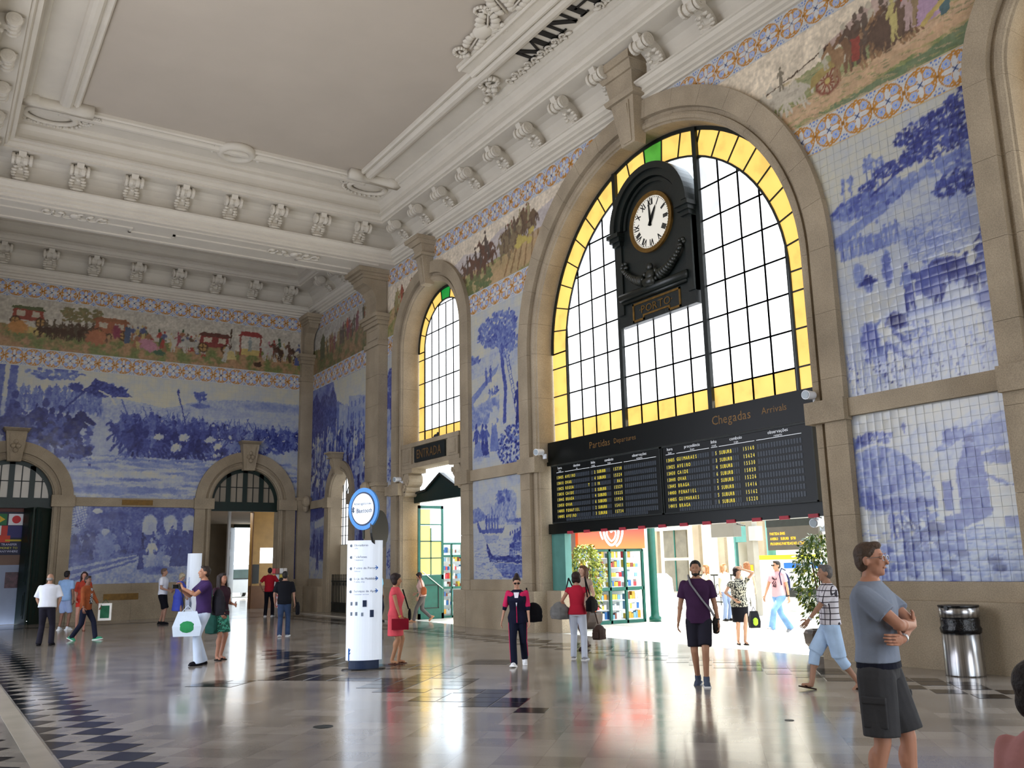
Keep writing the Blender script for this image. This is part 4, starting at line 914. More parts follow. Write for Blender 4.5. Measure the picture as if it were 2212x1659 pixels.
cv.poly([(4.0, 8.55), (4.9, 8.95), (5.6, 8.75), (6.3, 8.35), (5.2, 8.25), (4.6, 8.4)], .75, .95, .3); cv.poly([(4.05, 8.6), (4.35, 9.02), (4.95, 9.05), (4.75, 8.65), (4.5, 8.45)], .05); cv.blob(4.3, 8.58, .24, .16, .75); cv.line([(4.6, 8.45), (3.8, 7.55)], .03, .8)
cv.line([(6.4, 7.1), (5.9, 8.2)], .02, .6); cv.line([(6.0, 7.5), (9.5, 7.35)], .015, .1)
cv.line([(5.1, 8.5), (5.5, 8.3), (5.7, 8.0)], .03, .05)
zc = lambda u: 7.55 - .05 * (u - 6)
cv.melee(lambda: (lambda u: (u, cv.r.uniform(6.1 + max(0, (u - 10) * .25), zc(u))))(cv.r.uniform(6, 12.95)), 1500, .18, .6, .35, .85)
for k in range(22): u = cv.r.uniform(5.8, 9.2); cv.horse(u, cv.r.uniform(5.9, 6.6), cv.r.uniform(.6, .85), cv.r.uniform(.62, .88), -1, cv.r.uniform(.5, .8), None, .8)
for k in range(26): u = cv.r.uniform(8, 12.8); cv.person(u, 6.9 + cv.r.uniform(-.3, .2), .55, cv.r.uniform(.5, .85))
for k in range(60): u = cv.r.uniform(6, 12.9); a = cv.r.uniform(-.35, .35); cv.line([(u, zc(u) - .2), (u + a, zc(u) + cv.r.uniform(.1, .5))], .012, cv.r.uniform(.5, .7))
cv.line([(8.35, 7.3), (7.95, 8.75)], .02, .75); cv.blob(7.98, 8.7, .04, .12, .8)
cv.line([(8.83, 8.25), (8.83, 8.6)], .03, .55); cv.leaves(8.83, 8.62, .24, .18, 40, .06, .45, .65); cv.blob(8.85, 8.2, .35, .1, .5)
for (u, z) in ((7.35, 6.85), (8.3, 6.9), (9.3, 6.85), (8.0, 6.45), (9.6, 6.6)): cv.blob(u, z, .2, .14, .1, .3, rag=.8)
# leading riders at the left
cv.horse(3.2, 5.7, 1.35, .88, 1, .80, None, .9); cv.horse(2.2, 6.0, 1.3, .85, 1, .75, None, .6); cv.horse(3.75, 5.75, 1.2, .92, 1, .82, .7, 1.0)
for u, z, s in ((2.4, 7.35, .5), (3.55, 7.2, .5), (2.9, 7.0, .45), (1.6, 7.2, .5)): cv.blob(u, z, s * .35, s * .7, .72); cv.blob(u, z + s * .75, s * .2, s * .26, .88); cv.blob(u + .1, z - .1, s * .2, s * .35, .5)
for k in range(120): cv.blob(cv.r.uniform(2, 4.9), cv.r.uniform(5.9, 7.3), .14, .10, cv.r.uniform(.5, .98), cv.r.uniform(-1, 1), rag=.7, alpha=.75)
cv.line([(4.2, 6.9), (4.55, 7.5)], .22, .9, w1=.16); cv.line([(4.5, 7.5), (4.98, 7.2)], .13, .92, w1=.08); cv.line([(4.6, 6.3), (4.9, 6.1), (4.95, 5.6)], .1, .9, w1=.05); cv.line([(4.3, 6.2), (4.75, 6.0), (4.9, 6.25)], .09, .85)
for k in range(260): cv.blob(cv.r.uniform(4.4, 13), cv.r.uniform(4.5, 6.0), cv.r.uniform(.2, .6), .05, cv.r.choice([.08, .15, .3, .42, .5]), cv.r.uniform(-.1, .1), rag=.7, alpha=.7)
cv.blob(6.5, 5.35, 1.6, .12, .08, alpha=.8); cv.blob(7.4, 5.75, 1.2, .12, .42, alpha=.6); cv.blob(6, 4.75, 2, .15, .5, alpha=.6)
cv.blue(); mural(cv, PFM, 'tile_mural', 'big blue battle mural of charging horsemen over the far arched doors', 'mural', [(D1, 1), (D2, 1)])
# ---- the seated court below it
def small_far(u0, u1, label, seed):
    cv = Canvas(u0, u1, Z_PB, Z_SB, .022, .55, seed); cv.t = .62 + .3 * (vnoise(cv.U.shape, 40, seed + 1) - .5); return cv
cv = small_far(4.49, 8.83, '', 81)
cv.poly([(4.49, 3.0), (4.49, 4.14), (5.0, 4.14), (4.95, 3.3), (4.6, 3.2)], .2)
for k in range(9): cv.line([(4.45 + k * .09, 4.14), (4.75 + k * .09, 3.2)], .012, .6); cv.line([(5.1 - k * .02, 4.1 - k * .1), (4.5, 3.9 - k * .1)], .012, .6)
cv.poly([(4.98, 3.1), (6.2, 3.3), (8.83, 3.3), (8.83, 4.14), (4.98, 4.14)], .62, .8, .2)
for u in (7.2, 7.95, 8.65): cv.blob(u, 3.55, .26, .3, .15, rag=.1); cv.poly([(u - .26, 3.1), (u + .26, 3.1), (u + .26, 3.55), (u - .26, 3.55)], .2)
cv.blob(5.35, 3.95, .16, .09, .1); cv.blob(6.0, 3.8, .4, .14, .75)
for k in range(170): cv.person(cv.r.uniform(4.6, 8.8), cv.r.uniform(2.1, 2.75), cv.r.uniform(.5, .8), cv.r.uniform(.5, .9), skirt=cv.r.random() < .5, lite=cv.r.choice([None, .35, .6]))
cv.poly([(4.49, 1.31), (8.83, 1.31), (8.83, 2.25), (6.9, 2.35), (5.0, 2.1), (4.49, 2.0)], .25, .9, .2)
for a in range(3): cv.poly([(4.49, 1.35 + a * .28), (6.8, 2.1 + a * .13), (6.8, 2.17 + a * .13), (4.49, 1.5 + a * .28)], .58)
cv.person(7.3, 1.85, 1.15, .25, skirt=True, lite=.1); cv.person(7.65, 1.75, .9, .4, skirt=True); cv.person(6.95, 1.8, .9, .75, skirt=True)
for u in (8.2, 8.5, 8.75): cv.person(u, 1.9, 1.4, .72, skirt=True)
cv.blob(5.7, 2.7, .3, .6, .45); cv.blob(5.65, 3.2, .12, .14, .2); cv.blob(7.6, 1.75, .6, .15, .7, alpha=.6); cv.blue()
mural(cv, PFM, 'tile_mural', 'deep blue court scene mural between the two arched doors of the far wall')
cv = small_far(12.89, 12.98, '', 91); cv.blue(); mural(cv, PFM, 'tile_mural', 'narrow blue strip of mural beside the far corner pilaster')
# ---- window wall, end bay
cv = Canvas(-D + .02, -29.92, Z_ST, Z_LB, .03, .45, 101); cv.t = .5 + .35 * (vnoise(cv.U.shape, 20, 102) - .5)
cv.poly([(-34, 9.2), (-33.5, 8.3), (-32.7, 8.0), (-29.9, 7.4), (-29.9, 9.2)], .03, .95); cv.poly([(-36.4, 5), (-36.4, 8.6), (-35.8, 9.0), (-35.4, 8.5), (-35, 8.9), (-34.3, 8.6), (-34, 9.0), (-33.6, 8.4), (-33.4, 5)], .72, 1, .2)
cv.poly([(-33.3, 8.1), (-32.4, 8.0), (-32.4, 6.5), (-33.3, 6.4)], .25, .9); cv.poly([(-32.3, 8.3), (-29.9, 8.0), (-29.9, 6.2), (-32.3, 6.5)], .3, .9)
for i in range(6):
    for j in range(3): cv.poly([(-32.1 + .38 * i, 6.8 + .5 * j), (-31.95 + .38 * i, 6.8 + .5 * j), (-31.95 + .38 * i, 7.05 + .5 * j), (-32.1 + .38 * i, 7.05 + .5 * j)], .5)
for k in range(420): u = cv.r.uniform(-36.3, -30); cv.person(u, cv.r.uniform(4.4, 6.4), cv.r.uniform(.5, 1.0), cv.r.uniform(.2, .95), skirt=cv.r.random() < .5, lite=cv.r.choice([.05, .3, .8]))
for k in range(30): u = cv.r.uniform(-36, -30); cv.line([(u, 5.8), (u + .05, cv.r.uniform(6.6, 7.6))], .03, cv.r.choice([.1, .7]))
cv.blue(); mural(cv, PRM, 'tile_mural', 'blue crowd and church mural on the window wall beyond the pilaster', 'mural', [(SML, -1)])
for u0, u1, lab, sd in ((-36.2, -34.45, 'small blue mural with a walking figure left of the little barred window', 111), (-31.55, -29.95, 'small blue mural between the little barred window and the pilaster', 112)):
    cv = Canvas(u0, u1, Z_PB, Z_SB, .03, .4, sd); cv.t = .35 + .5 * (vnoise(cv.U.shape, 18, sd) - .5)
    cv.poly([(u0, 3.6), (u1, 3.75), (u1, 4.14), (u0, 4.14)], .7); cv.poly([(u0 + .5, 3.3), (u1 - .2, 3.4), (u1 - .2, 3.7), (u0 + .5, 3.6)], .15)
    for k in range(16): cv.person(cv.r.uniform(u0 + .1, u1 - .1), cv.r.uniform(2.0, 2.5), .8, cv.r.uniform(.5, .85))
    cv.poly([(u0, 1.31), (u1, 1.31), (u1, 1.9), (u0, 2.2)], .15, .8, .2); cv.person((u0 + u1) / 2, 1.7, 1.2, .75); cv.blue(); mural(cv, PRM, 'tile_mural', lab)
# slivers beside the tall window
for z0, z1, lab, sd in ((Z_ST, Z_LB, 'tall narrow strip of blue mural between pilaster and tall window, upper', 121), (Z_PB, Z_SB, 'narrow strip of blue mural between pilaster and tall window, lower', 122)):
    cv = Canvas(-28.78, -27.6 if z0 > 4 else -28.14, z0, z1, .025, .3, sd); cv.t = .3 + .5 * (vnoise(cv.U.shape, 16, sd) - .5); cv.t = np.where((cv.Z > 7.2) & (cv.N > .45), .65, cv.t)
    if z0 > 4: cv.t = np.where(cv.Z > 8.5, .1, cv.t); cv.line([(-28.5, 8.5), (-28.45, 6.5)], .05, .7); cv.leaves(-28.5, 8.2, .3, .5, 90, .06, .5, .8)
    cv.leaves(-28.4, z0 + .6, .35, .5, 70, .05, .4, .8); cv.blue(); mural(cv, PRM, 'tile_mural', lab, 'mural', [(ENT, -1)])
# ---- grape harvest, upper panel between tall window and great arch
cv = Canvas(-22.95, -19.2, Z_ST, Z_LB, .02, .12, 131); cv.t = .10 + .12 * (vnoise(cv.U.shape, 40, 132) - .5)
cv.poly([(-23, 7.7), (-22.5, 7.75), (-21.5, 7.9), (-20.6, 7.7), (-19, 8.1), (-19, 7.2), (-23, 7.2)], .18, .8, .1); cv.leaves(-20.2, 7.85, .8, .2, 70, .08, .35, .55); cv.leaves(-22.8, 7.75, .5, .12, 60, .07, .4, .6); cv.poly([(-22.4, 7.75), (-22.1, 7.75), (-22.1, 7.9), (-22.25, 8.0), (-22.4, 7.9)], .05)
cv.poly([(-23, 6.6), (-21.3, 7.4), (-21.4, 7.2), (-23, 6.3)], .4); cv.poly([(-23, 5.6), (-21.3, 6.0), (-21.3, 6.5), (-23, 6.3)], .28, 1, .2)
for k in range(90): cv.blob(cv.r.uniform(-22.9, -21.4), cv.r.uniform(5.7, 6.4), .1, .05, cv.r.uniform(.3, .5), alpha=.6)
cv.line([(-21.05, 5.7), (-20.95, 6.6), (-21.1, 7.3), (-21.15, 8.3)], .09, .62, w1=.06)
for p in ((-21.6, 8.6), (-20.7, 8.9), (-20.4, 8.5), (-21.9, 8.2), (-20.7, 7.9)): cv.line([(-21.1, 7.8), p], .035, .6)
cv.leaves(-21.4, 8.45, 1.1, .5, 330, .07, .35, .65); cv.leaves(-20.9, 8.0, .5, .5, 80, .06, .35, .6)
for s in (0, .13): cv.line([(-20.35 + s, 5.5), (-20.9 + s, 7.5)], .012, .6)
for k in range(14): cv.line([(-20.35 - .04 * k, 5.55 + .14 * k), (-20.22 - .04 * k, 5.57 + .14 * k)], .01, .6)
cv.person(-20.3, 5.4, 1.35, .78, skirt=True); cv.person(-22.0, 6.9, .55, .55); cv.person(-21.75, 6.95, .5, .6)
cv.person(-21.6, 4.9, 1.6, .45, skirt=True, lite=.12); cv.leaves(-21.6, 6.65, .28, .12, 30, .05, .4, .75); cv.line([(-21.72, 6.1), (-21.95, 6.35), (-21.75, 6.6)], .05, .35)
for u, h in ((-22.6, 1.1), (-22.25, 1.05), (-22.05, 1.0)): cv.person(u, 4.75, h, .72, skirt=True, lite=.6)
cv.poly([(-22.8, 4.7), (-22.2, 4.7), (-22.4, 5.3), (-22.7, 5.2)], .4); cv.blob(-22.2, 4.7, .8, .12, .15, alpha=.7)
cv.leaves(-20.6, 4.95, .85, .6, 360, .05, .35, .9); cv.blue(); mural(cv, PRM, 'tile_mural', 'blue mural of a grape harvest under a tall tree, right of the tall window', 'mural', [(ENT, -1), (BIG, -1)])
# ---- boats, lower panel
cv = Canvas(-22.84, -20.09, Z_PB, Z_SB, .02, .15, 141); cv.t = .14 + .1 * (vnoise(cv.U.shape, 40, 142) - .5)
cv.poly([(-22.84, 3.3), (-22.5, 3.35), (-22.0, 3.0), (-22.84, 2.9)], .42, 1, .2); cv.poly([(-22.2, 3.0), (-21.6, 3.4), (-21.0, 3.75), (-20.4, 3.65), (-20.09, 3.7), (-20.09, 2.75), (-22.2, 2.85)], .3, 1, .25); cv.leaves(-21.2, 3.55, .35, .2, 60, .06, .4, .6); cv.poly([(-22.4, 3.35), (-21.9, 3.45), (-21.6, 3.3), (-22.2, 3.1)], .25, .8)
cv.poly([(-20.8, 3.8), (-20.09, 3.9), (-20.09, 2.7), (-20.55, 2.8), (-20.5, 3.6)], .08)
def boat(u, z, s, v):
    cv.poly([(u - s, z + .28 * s), (u - .85 * s, z), (u + .8 * s, z - .06 * s), (u + 1.0 * s, z + .25 * s), (u + .85 * s, z + .14 * s), (u - .7 * s, z + .14 * s), (u - 1.02 * s, z + .5 * s)], v)
boat(-21.85, 2.6, .75, .6); cv.poly([(-22.3, 2.55), (-21.4, 2.5), (-21.6, 2.3), (-22.1, 2.3)], .4, .7)
for k in range(5): cv.person(-22.1 + .15 * k, 2.65, .45, .6)
cv.line([(-21.8, 2.7), (-21.8, 3.3)], .015, .6)
boat(-20.6, 2.85, .5, .5); boat(-21.0, 1.78, 1.1, .78); cv.poly([(-21.8, 1.75), (-20.09, 1.7), (-20.09, 1.35), (-21.2, 1.35)], .6, .8, .3)
for k in range(7): cv.person(-20.85 + .12 * k, 1.95 + .03 * k, .65, cv.r.uniform(.55, .8), lite=cv.r.choice([None, .2]))
cv.poly([(-20.4, 2.0), (-20.09, 2.0), (-20.09, 3.2), (-20.3, 2.9)], .45)
for k in range(260): cv.blob(cv.r.uniform(-22.8, -20.1), cv.r.uniform(1.31, 2.4), cv.r.uniform(.05, .2), .012, cv.r.choice([.08, .3, .4, .5]), alpha=.6)
cv.blue(); mural(cv, PRM, 'tile_mural', 'blue mural of river boats below the grape harvest, right of the entrance')

# ---- the two near murals on the right: every glazed tile is a piece
def near_mural(cv, arches, label, tw, th, cx_, cz_):
    root = empty('tile_mural', (W, -(cv.u0 + cv.u1) / 2, cv.z0), 0, label, 'mural')
    bpy.context.view_layer.update(); off = Vector(root.location)
    keep = keep_mask(cv, arches); nu = int(round((cv.u1 - cv.u0) / tw)); nz = int(round((cv.z1 - cv.z0) / th)); n = 7
    allt = []
    for i in range(nu):
        for j in range(nz):
            uc, zc_ = cv.u0 + (i + .5) * tw, cv.z0 + (j + .5) * th
            allt.append((math.hypot(uc - cx_, zc_ - cz_), i, j))
    bk = MB(); bk.box(W + .004 - off.x, W + .008 - off.x, -(cv.u1 if not arches else min(cv.u1, -6.95)) - off.y, -(cv.u0 if not arches else -9.8) - off.y, 0, cv.z1 - cv.z0); bk.obj('grout', MATS.get('grout') or noisy('grout', '8b909c', .08, 6, .8), root)
    allt.sort(); jointm = []; restP = []; made = 0
    rv, rf, rc, ru = [], [], [], []
    for rank, i, j in allt:
        ua, za = cv.u0 + i * tw, cv.z0 + j * th; g = .0018
        us = np.linspace(ua + g, ua + tw - g, n); zs = np.linspace(za + g, za + th - g, n); UU, ZZ = np.meshgrid(us, zs)
        iu = np.clip(((UU - cv.u0) / cv.res), 0, cv.nu - 1.001); iz = np.clip((ZZ - cv.z0) / cv.res, 0, cv.nz - 1.001)
        kk = keep[np.round(iz).astype(int).clip(0, cv.nz - 1), np.round(iu).astype(int).clip(0, cv.nu - 1)]
        if not kk.any(): continue
        a, b_ = iz.astype(int), iu.astype(int); fy, fx = (iz - a)[..., None], (iu - b_)[..., None]
        C = (cv.c[a, b_] * (1 - fx) + cv.c[a, b_ + 1] * fx) * (1 - fy) + (cv.c[a + 1, b_] * (1 - fx) + cv.c[a + 1, b_ + 1] * fx) * fy
        tx, tz = rng.normal(0, .011), rng.normal(0, .011); dd = -.006 + (UU - UU.mean()) * tx + (ZZ - ZZ.mean()) * tz
        dd[0, :] += .0016; dd[-1, :] += .0016; dd[:, 0] += .0016; dd[:, -1] += .0016
        P = np.stack([W + dd - off.x, -UU - off.y, ZZ - off.z], -1)
        if made < 300:
            me = grid_mesh('tile', P, C, kk, UU * 0 + .5, ZZ * 0 + .5); o = link('tile', me, GLAZE1, root); made += 1
        else:
            b0 = sum(len(x) for x in rv); restP.append((P, C, kk))
    if restP:
        Vs, Fs, Cs = [], [], []; base = 0
        for P, C, kk in restP:
            nz_, nu_ = kk.shape; q = kk[:-1, :-1] & kk[1:, :-1] & kk[:-1, 1:] & kk[1:, 1:]; y, x = np.nonzero(q); a = y * nu_ + x + base
            Fs.append(np.stack([a, a + 1, a + nu_ + 1, a + nu_], 1)); Vs.append(P.reshape(-1, 3)); Cs.append(C.reshape(-1, 3)); base += nz_ * nu_
        V = np.concatenate(Vs); F = np.concatenate(Fs); C = np.concatenate(Cs)
        me = bpy.data.meshes.new('tile_field'); me.vertices.add(len(V)); me.vertices.foreach_set('co', V.ravel().astype(np.float32)); me.loops.add(F.size); me.loops.foreach_set('vertex_index', F.ravel().astype(np.int32))
        me.polygons.add(len(F)); me.polygons.foreach_set('loop_start', (np.arange(len(F)) * 4).astype(np.int32)); me.polygons.foreach_set('loop_total', np.full(len(F), 4, np.int32)); me.update(calc_edges=True)
        ca = me.color_attributes.new('glaze', 'FLOAT_COLOR', 'POINT'); cc = np.ones((len(V), 4)); cc[:, :3] = np.clip(C, 0, 1); ca.data.foreach_set('color', cc.ravel().astype(np.float32)); uv = me.uv_layers.new(name='UVMap'); uv.data.foreach_set('uv', np.full(F.size * 2, .5, np.float32))
        tag(link('tile_field', me, GLAZE1, root), kind='stuff')
    return root
cv = Canvas(-11.3, -6.2, Z_ST, Z_LB, .014, .1, 151); cv.t = .08 + .08 * (vnoise(cv.U.shape, 60, 152) - .5); cv.t = np.where(cv.Z < 7.9, .17 + .16 * (vnoise(cv.U.shape, 30, 153) - .5), cv.t)
cv.poly([(-9.9, 7.75), (-9.3, 7.9), (-8.6, 8.0), (-7.8, 8.05), (-6.9, 8.2), (-6.9, 7.5), (-9.9, 7.5)], .2, .9, .1)
cv.leaves(-9.0, 7.85, .75, .2, 230, .05, .35, .7); cv.leaves(-8.3, 7.95, .35, .14, 80, .05, .3, .5); cv.poly([(-9.9, 7.35), (-8.7, 7.75), (-8.6, 7.6), (-9.9, 7.15)], .45, .9, .1); cv.leaves(-7.5, 8.0, .5, .15, 80, .05, .35, .55)
for u, h in ((-9.45, .5), (-9.3, .55), (-8.95, .75), (-8.85, .8), (-8.75, .7), (-8.65, .65)): cv.line([(u, 7.8), (u, 7.8 + h)], .012, .5); cv.leaves(u, 7.9 + h * .8, .05, .18, 14, .035, .35, .55)
cv.line([(-6.95, 8.35), (-7.6, 8.4), (-8.3, 8.2), (-8.9, 7.95)], .025, .75); cv.line([(-6.95, 8.7), (-7.6, 8.75), (-8.2, 8.65)], .02, .7); cv.line([(-6.95, 7.6), (-7.5, 7.7), (-7.8, 7.6)], .02, .7)
cv.leaves(-7.6, 8.75, .8, .22, 330, .036, .62, .95); cv.leaves(-7.6, 8.4, .7, .22, 260, .036, .6, .95); cv.leaves(-8.4, 8.3, .45, .12, 130, .034, .6, .9); cv.leaves(-8.95, 8.15, .2, .08, 40, .034, .6, .9); cv.leaves(-7.1, 9.0, .3, .2, 90, .036, .65, .95); cv.leaves(-7.3, 7.6, .45, .25, 200, .035, .6, .95); cv.leaves(-7.05, 8.0, .3, .3, 90, .035, .4, .7)
for u in [-9.6 + .1 * k for k in range(12)]: cv.person(u, 6.95 + .02 * (u + 9.6), .42, .45 + .1 * math.sin(u * 30))
cv.person(-9.05, 6.95, .6, .5, lite=.2); cv.person(-8.85, 6.95, .55, .5, lite=.2); cv.blob(-9.3, 6.6, .12, .22, .4); cv.blob(-8.75, 6.55, .1, .3, .55)
cv.blob(-7.95, 7.0, .5, .42, .42, rag=.5); cv.blob(-8.0, 7.25, .4, .16, .2, rag=.4); cv.blob(-7.4, 7.05, .4, .35, .3, rag=.6)
for k in range(260): cv.line([(lambda u, z: (u, z))(cv.r.uniform(-8.5, -7.2), cv.r.uniform(6.5, 7.3))] * 1 + [(cv.r.uniform(-8.5, -7.2), cv.r.uniform(6.5, 7.3))] if 0 else [(-8.4 + 1.2 * cv.r.random(), 6.5 + .8 * cv.r.random()), (-8.3 + 1.1 * cv.r.random(), 6.55 + .7 * cv.r.random())], .006, cv.r.choice([.1, .3, .6]), .35)
cv.horse(-7.55, 5.72, .75, .82, 1, None, .6); cv.blob(-7.6, 6.25, .36, .24, .8); cv.horse(-7.1, 5.85, .62, .85, 1); cv.line([(-7.75, 6.5), (-7.45, 6.42), (-7.3, 6.5)], .03, .08); cv.line([(-7.3, 6.45), (-7.08, 6.55), (-6.98, 6.85)], .03, .1); cv.blob(-7.27, 6.33, .08, .12, .12)
cv.person(-8.4, 5.75, .85, .72, lite=.45); cv.line([(-8.3, 6.3), (-8.1, 6.2), (-7.9, 6.1)], .05, .7); cv.blob(-8.0, 6.15, .22, .3, .7); cv.poly([(-8.3, 5.95), (-7.8, 6.0), (-7.8, 6.3), (-8.25, 6.35)], .66)
cv.blob(-7.9, 5.68, .9, .06, .4, alpha=.6); cv.person(-7.05, 5.85, .8, .6, skirt=True)
cv.poly([(-9.35, 5.0), (-8.95, 4.95), (-8.85, 5.3), (-9.0, 5.75), (-9.3, 5.75)], .55); cv.blob(-9.12, 5.95, .19, .3, .12, rag=.2); cv.line([(-9.25, 6.05), (-9.38, 5.85), (-9.2, 5.75)], .05, .12); cv.blob(-9.13, 6.35, .09, .1, .5); cv.blob(-9.14, 6.42, .18, .05, .85); cv.blob(-9.14, 6.48, .09, .08, .85)
cv.blob(-8.95, 5.45, .3, .2, .12, rag=.2); cv.blob(-9.2, 5.4, .2, .28, .62); cv.blob(-8.68, 5.62, .22, .14, .9, -.3); cv.line([(-8.75, 5.45), (-8.5, 5.2)], .045, .6); cv.line([(-8.9, 5.25), (-8.6, 5.0)], .045, .6); cv.line([(-8.6, 4.98), (-8.45, 4.95), (-8.35, 5.03)], .02, .85); cv.leaves(-8.3, 5.35, .25, .2, 60, .03, .3, .6)
cv.blob(-7.05, 5.6, .22, .2, .6); cv.blob(-6.98, 5.25, .18, .3, .3); cv.blob(-6.95, 4.9, .15, .3, .7)
for k in range(520): u = cv.r.uniform(-9.7, -6.95); z = cv.r.uniform(4.5, 5.2); cv.line([(u, z), (u + cv.r.uniform(-.06, .06), z + cv.r.uniform(.08, .25))], .007, cv.r.choice([.05, .25, .45, .6]), .6)
for k in range(60): cv.blob(cv.r.uniform(-9.7, -7), cv.r.uniform(4.5, 5.0), .02, .02, .85)
cv.blue(f=.14); m1 = near_mural(cv, [(BIG, -1), (NEA, -1)], 'blue wheat harvest mural with ox cart and leafy branch, right of the great arch', .157, 4.74 / 30, -7.9, 5.4)
cv = Canvas(-9.75, -6.98, Z_PB, Z_SB, .014, .1, 161); cv.t = .1 + .08 * (vnoise(cv.U.shape, 50, 162) - .5)
cv.poly([(-8.8, 3.55), (-8.4, 3.85), (-8.0, 3.7), (-7.6, 3.9), (-7.0, 4.0), (-7.0, 3.3), (-9, 3.3)], .17, .9, .08); cv.poly([(-8.3, 3.35), (-7.8, 3.65), (-7.3, 3.8), (-6.98, 3.85), (-6.98, 3.35), (-7.5, 3.25)], .36, 1, .3); cv.leaves(-7.9, 3.55, .2, .14, 50, .04, .4, .7); cv.leaves(-7.2, 3.6, .25, .08, 60, .04, .35, .6)
cv.poly([(-9.75, 3.75), (-9.5, 3.65), (-9.0, 3.5), (-8.6, 3.2), (-8.35, 2.9), (-8.6, 2.75), (-9.75, 2.55)], .42, 1, .35); cv.leaves(-9.35, 3.68, .35, .12, 70, .04, .5, .8); cv.line([(-9.7, 3.5), (-9.3, 3.6), (-8.95, 3.5)], .025, .12); cv.line([(-8.75, 3.7), (-8.75, 3.82)], .012, .6); cv.leaves(-8.75, 3.82, .05, .05, 8, .03, .6, .7)
cv.poly([(-9.3, 2.7), (-8.3, 2.95), (-8.0, 2.85), (-8.3, 2.55), (-9.6, 2.35)], .28, 1, .1); cv.leaves(-9.0, 2.55, .6, .08, 120, .05, .5, .8); cv.leaves(-9.55, 2.65, .15, .14, 30, .06, .5, .7)
cv.poly([(-8.55, 2.95), (-8.1, 3.35), (-7.75, 3.5), (-7.6, 3.1), (-8.0, 3.0)], .2, 1, .1); cv.poly([(-8.35, 2.95), (-7.95, 3.0), (-7.95, 2.35), (-8.35, 2.4)], .12); cv.poly([(-8.2, 2.85), (-8.05, 2.87), (-8.05, 2.4), (-8.2, 2.4)], .62); cv.poly([(-7.95, 3.05), (-7.72, 3.45), (-7.5, 3.25), (-7.45, 2.3), (-7.95, 2.1)], .55, 1, .25); cv.leaves(-7.68, 3.48, .1, .04, 14, .04, .6, .85)
cv.leaves(-7.2, 3.15, .4, .07, 60, .05, .45, .7); cv.line([(-7.5, 2.9), (-7.2, 2.75)], .03, .6); cv.line([(-7.3, 2.72), (-6.98, 2.72)], .015, .7); cv.poly([(-7.45, 2.75), (-7.0, 2.7), (-7.0, 2.2), (-7.45, 2.25)], .1, .9); cv.poly([(-7.3, 2.1), (-7.0, 2.12), (-7.0, 2.25), (-7.3, 2.25)], .6)
cv.person(-8.35, 2.45, .35, .6, lite=.3); cv.person(-9.15, 2.0, .5, .6); cv.person(-9.0, 2.0, .5, .62, lite=.4); cv.leaves(-8.7, 2.35, .35, .1, 60, .05, .4, .65)
cv.poly([(-9.75, 1.31), (-6.98, 1.31), (-6.98, 2.1), (-8.2, 2.1), (-9.0, 1.95), (-9.75, 1.9)], .3, .9, .15)
cv.horse(-8.55, 1.75, .42, .85, -1); cv.horse(-8.75, 1.72, .42, .82, -1, None, .65); cv.blob(-8.42, 2.1, .18, .14, .85); cv.line([(-8.95, 2.12), (-9.05, 2.3)], .015, .1); cv.line([(-8.75, 2.15), (-8.9, 2.35)], .015, .1); cv.blob(-8.83, 2.06, .04, .06, .1); cv.poly([(-8.25, 1.75), (-7.95, 1.75), (-7.95, 2.35), (-8.25, 2.3)], .6); cv.line([(-8.1, 1.8), (-8.05, 2.5)], .015, .4)
for k in range(420): cv.blob(cv.r.uniform(-9.7, -7), cv.r.uniform(1.35, 2.15), cv.r.uniform(.03, .14), .009, cv.r.choice([.06, .2, .5, .6, .7]), alpha=.6)
cv.blob(-8.7, 1.68, .4, .06, .75, alpha=.7)
for k in range(46): cv.blob(cv.r.uniform(-9.72, -8.1), 1.35 + .5 * cv.r.random() ** 1.6, .09, .05, cv.r.uniform(.45, .8), cv.r.uniform(-.3, .3), rag=.3)
for u, z in ((-8.0, 1.72), (-7.5, 1.62), (-7.45, 1.5), (-8.3, 1.45)): cv.blob(u, z, .12, .06, .85, rag=.3)
cv.blue(f=.14); m2 = near_mural(cv, [], 'blue watermill mural with oxen in the stream, behind the litter bin', 2.77 / 18, 2.83 / 18, -8.1, 2.6)
# ================================================================ lettering from the built-in font, cached per glyph
GLY = {}
def glyph(ch):
    if ch in GLY: return GLY[ch]
    cu = bpy.data.curves.new('g', 'FONT'); cu.body = ch; cu.size = 1.0; cu.resolution_u = 2; o = bpy.data.objects.new('g', cu); COL.objects.link(o)
    bpy.context.view_layer.update(); me = o.evaluated_get(bpy.context.evaluated_depsgraph_get()).to_mesh()
    v = [tuple(p.co) for p in me.vertices]; f = [tuple(p.vertices) for p in me.polygons]
    o.to_mesh_clear(); bpy.data.objects.remove(o); bpy.data.curves.remove(cu)
    if v: x0 = min(p[0] for p in v); x1 = max(p[0] for p in v)
    else: x0, x1 = 0, .28
    GLY[ch] = (v, f, x0, x1); return GLY[ch]
def text(mb, s, org, right, up, size, cell=None, sx=1.0, center=False, mi=0):
    """writes s with its left foot at org; right/up are unit vectors"""
    org, right, up = Vector(org), Vector(right), Vector(up); n = right.cross(up); adv = []; x = 0
    for ch in s:
        v, f, x0, x1 = glyph(ch)
        if cell: adv.append(x + (cell - (x1 - x0) * size * sx) / 2 - x0 * size * sx); x += cell
        else: adv.append(x - x0 * size * sx); x += ((x1 - x0) + (.0 if ch == ' ' else .09)) * size * sx
    off = -x / 2 if center else 0
    for ch, a in zip(s, adv):
        v, f, x0, x1 = glyph(ch)
        if not v or ch == ' ': continue
        mb.add([tuple(org + right * (a + off + p[0] * size * sx) + up * (p[1] * size) + n * .001) for p in v], f, mi)
    return x
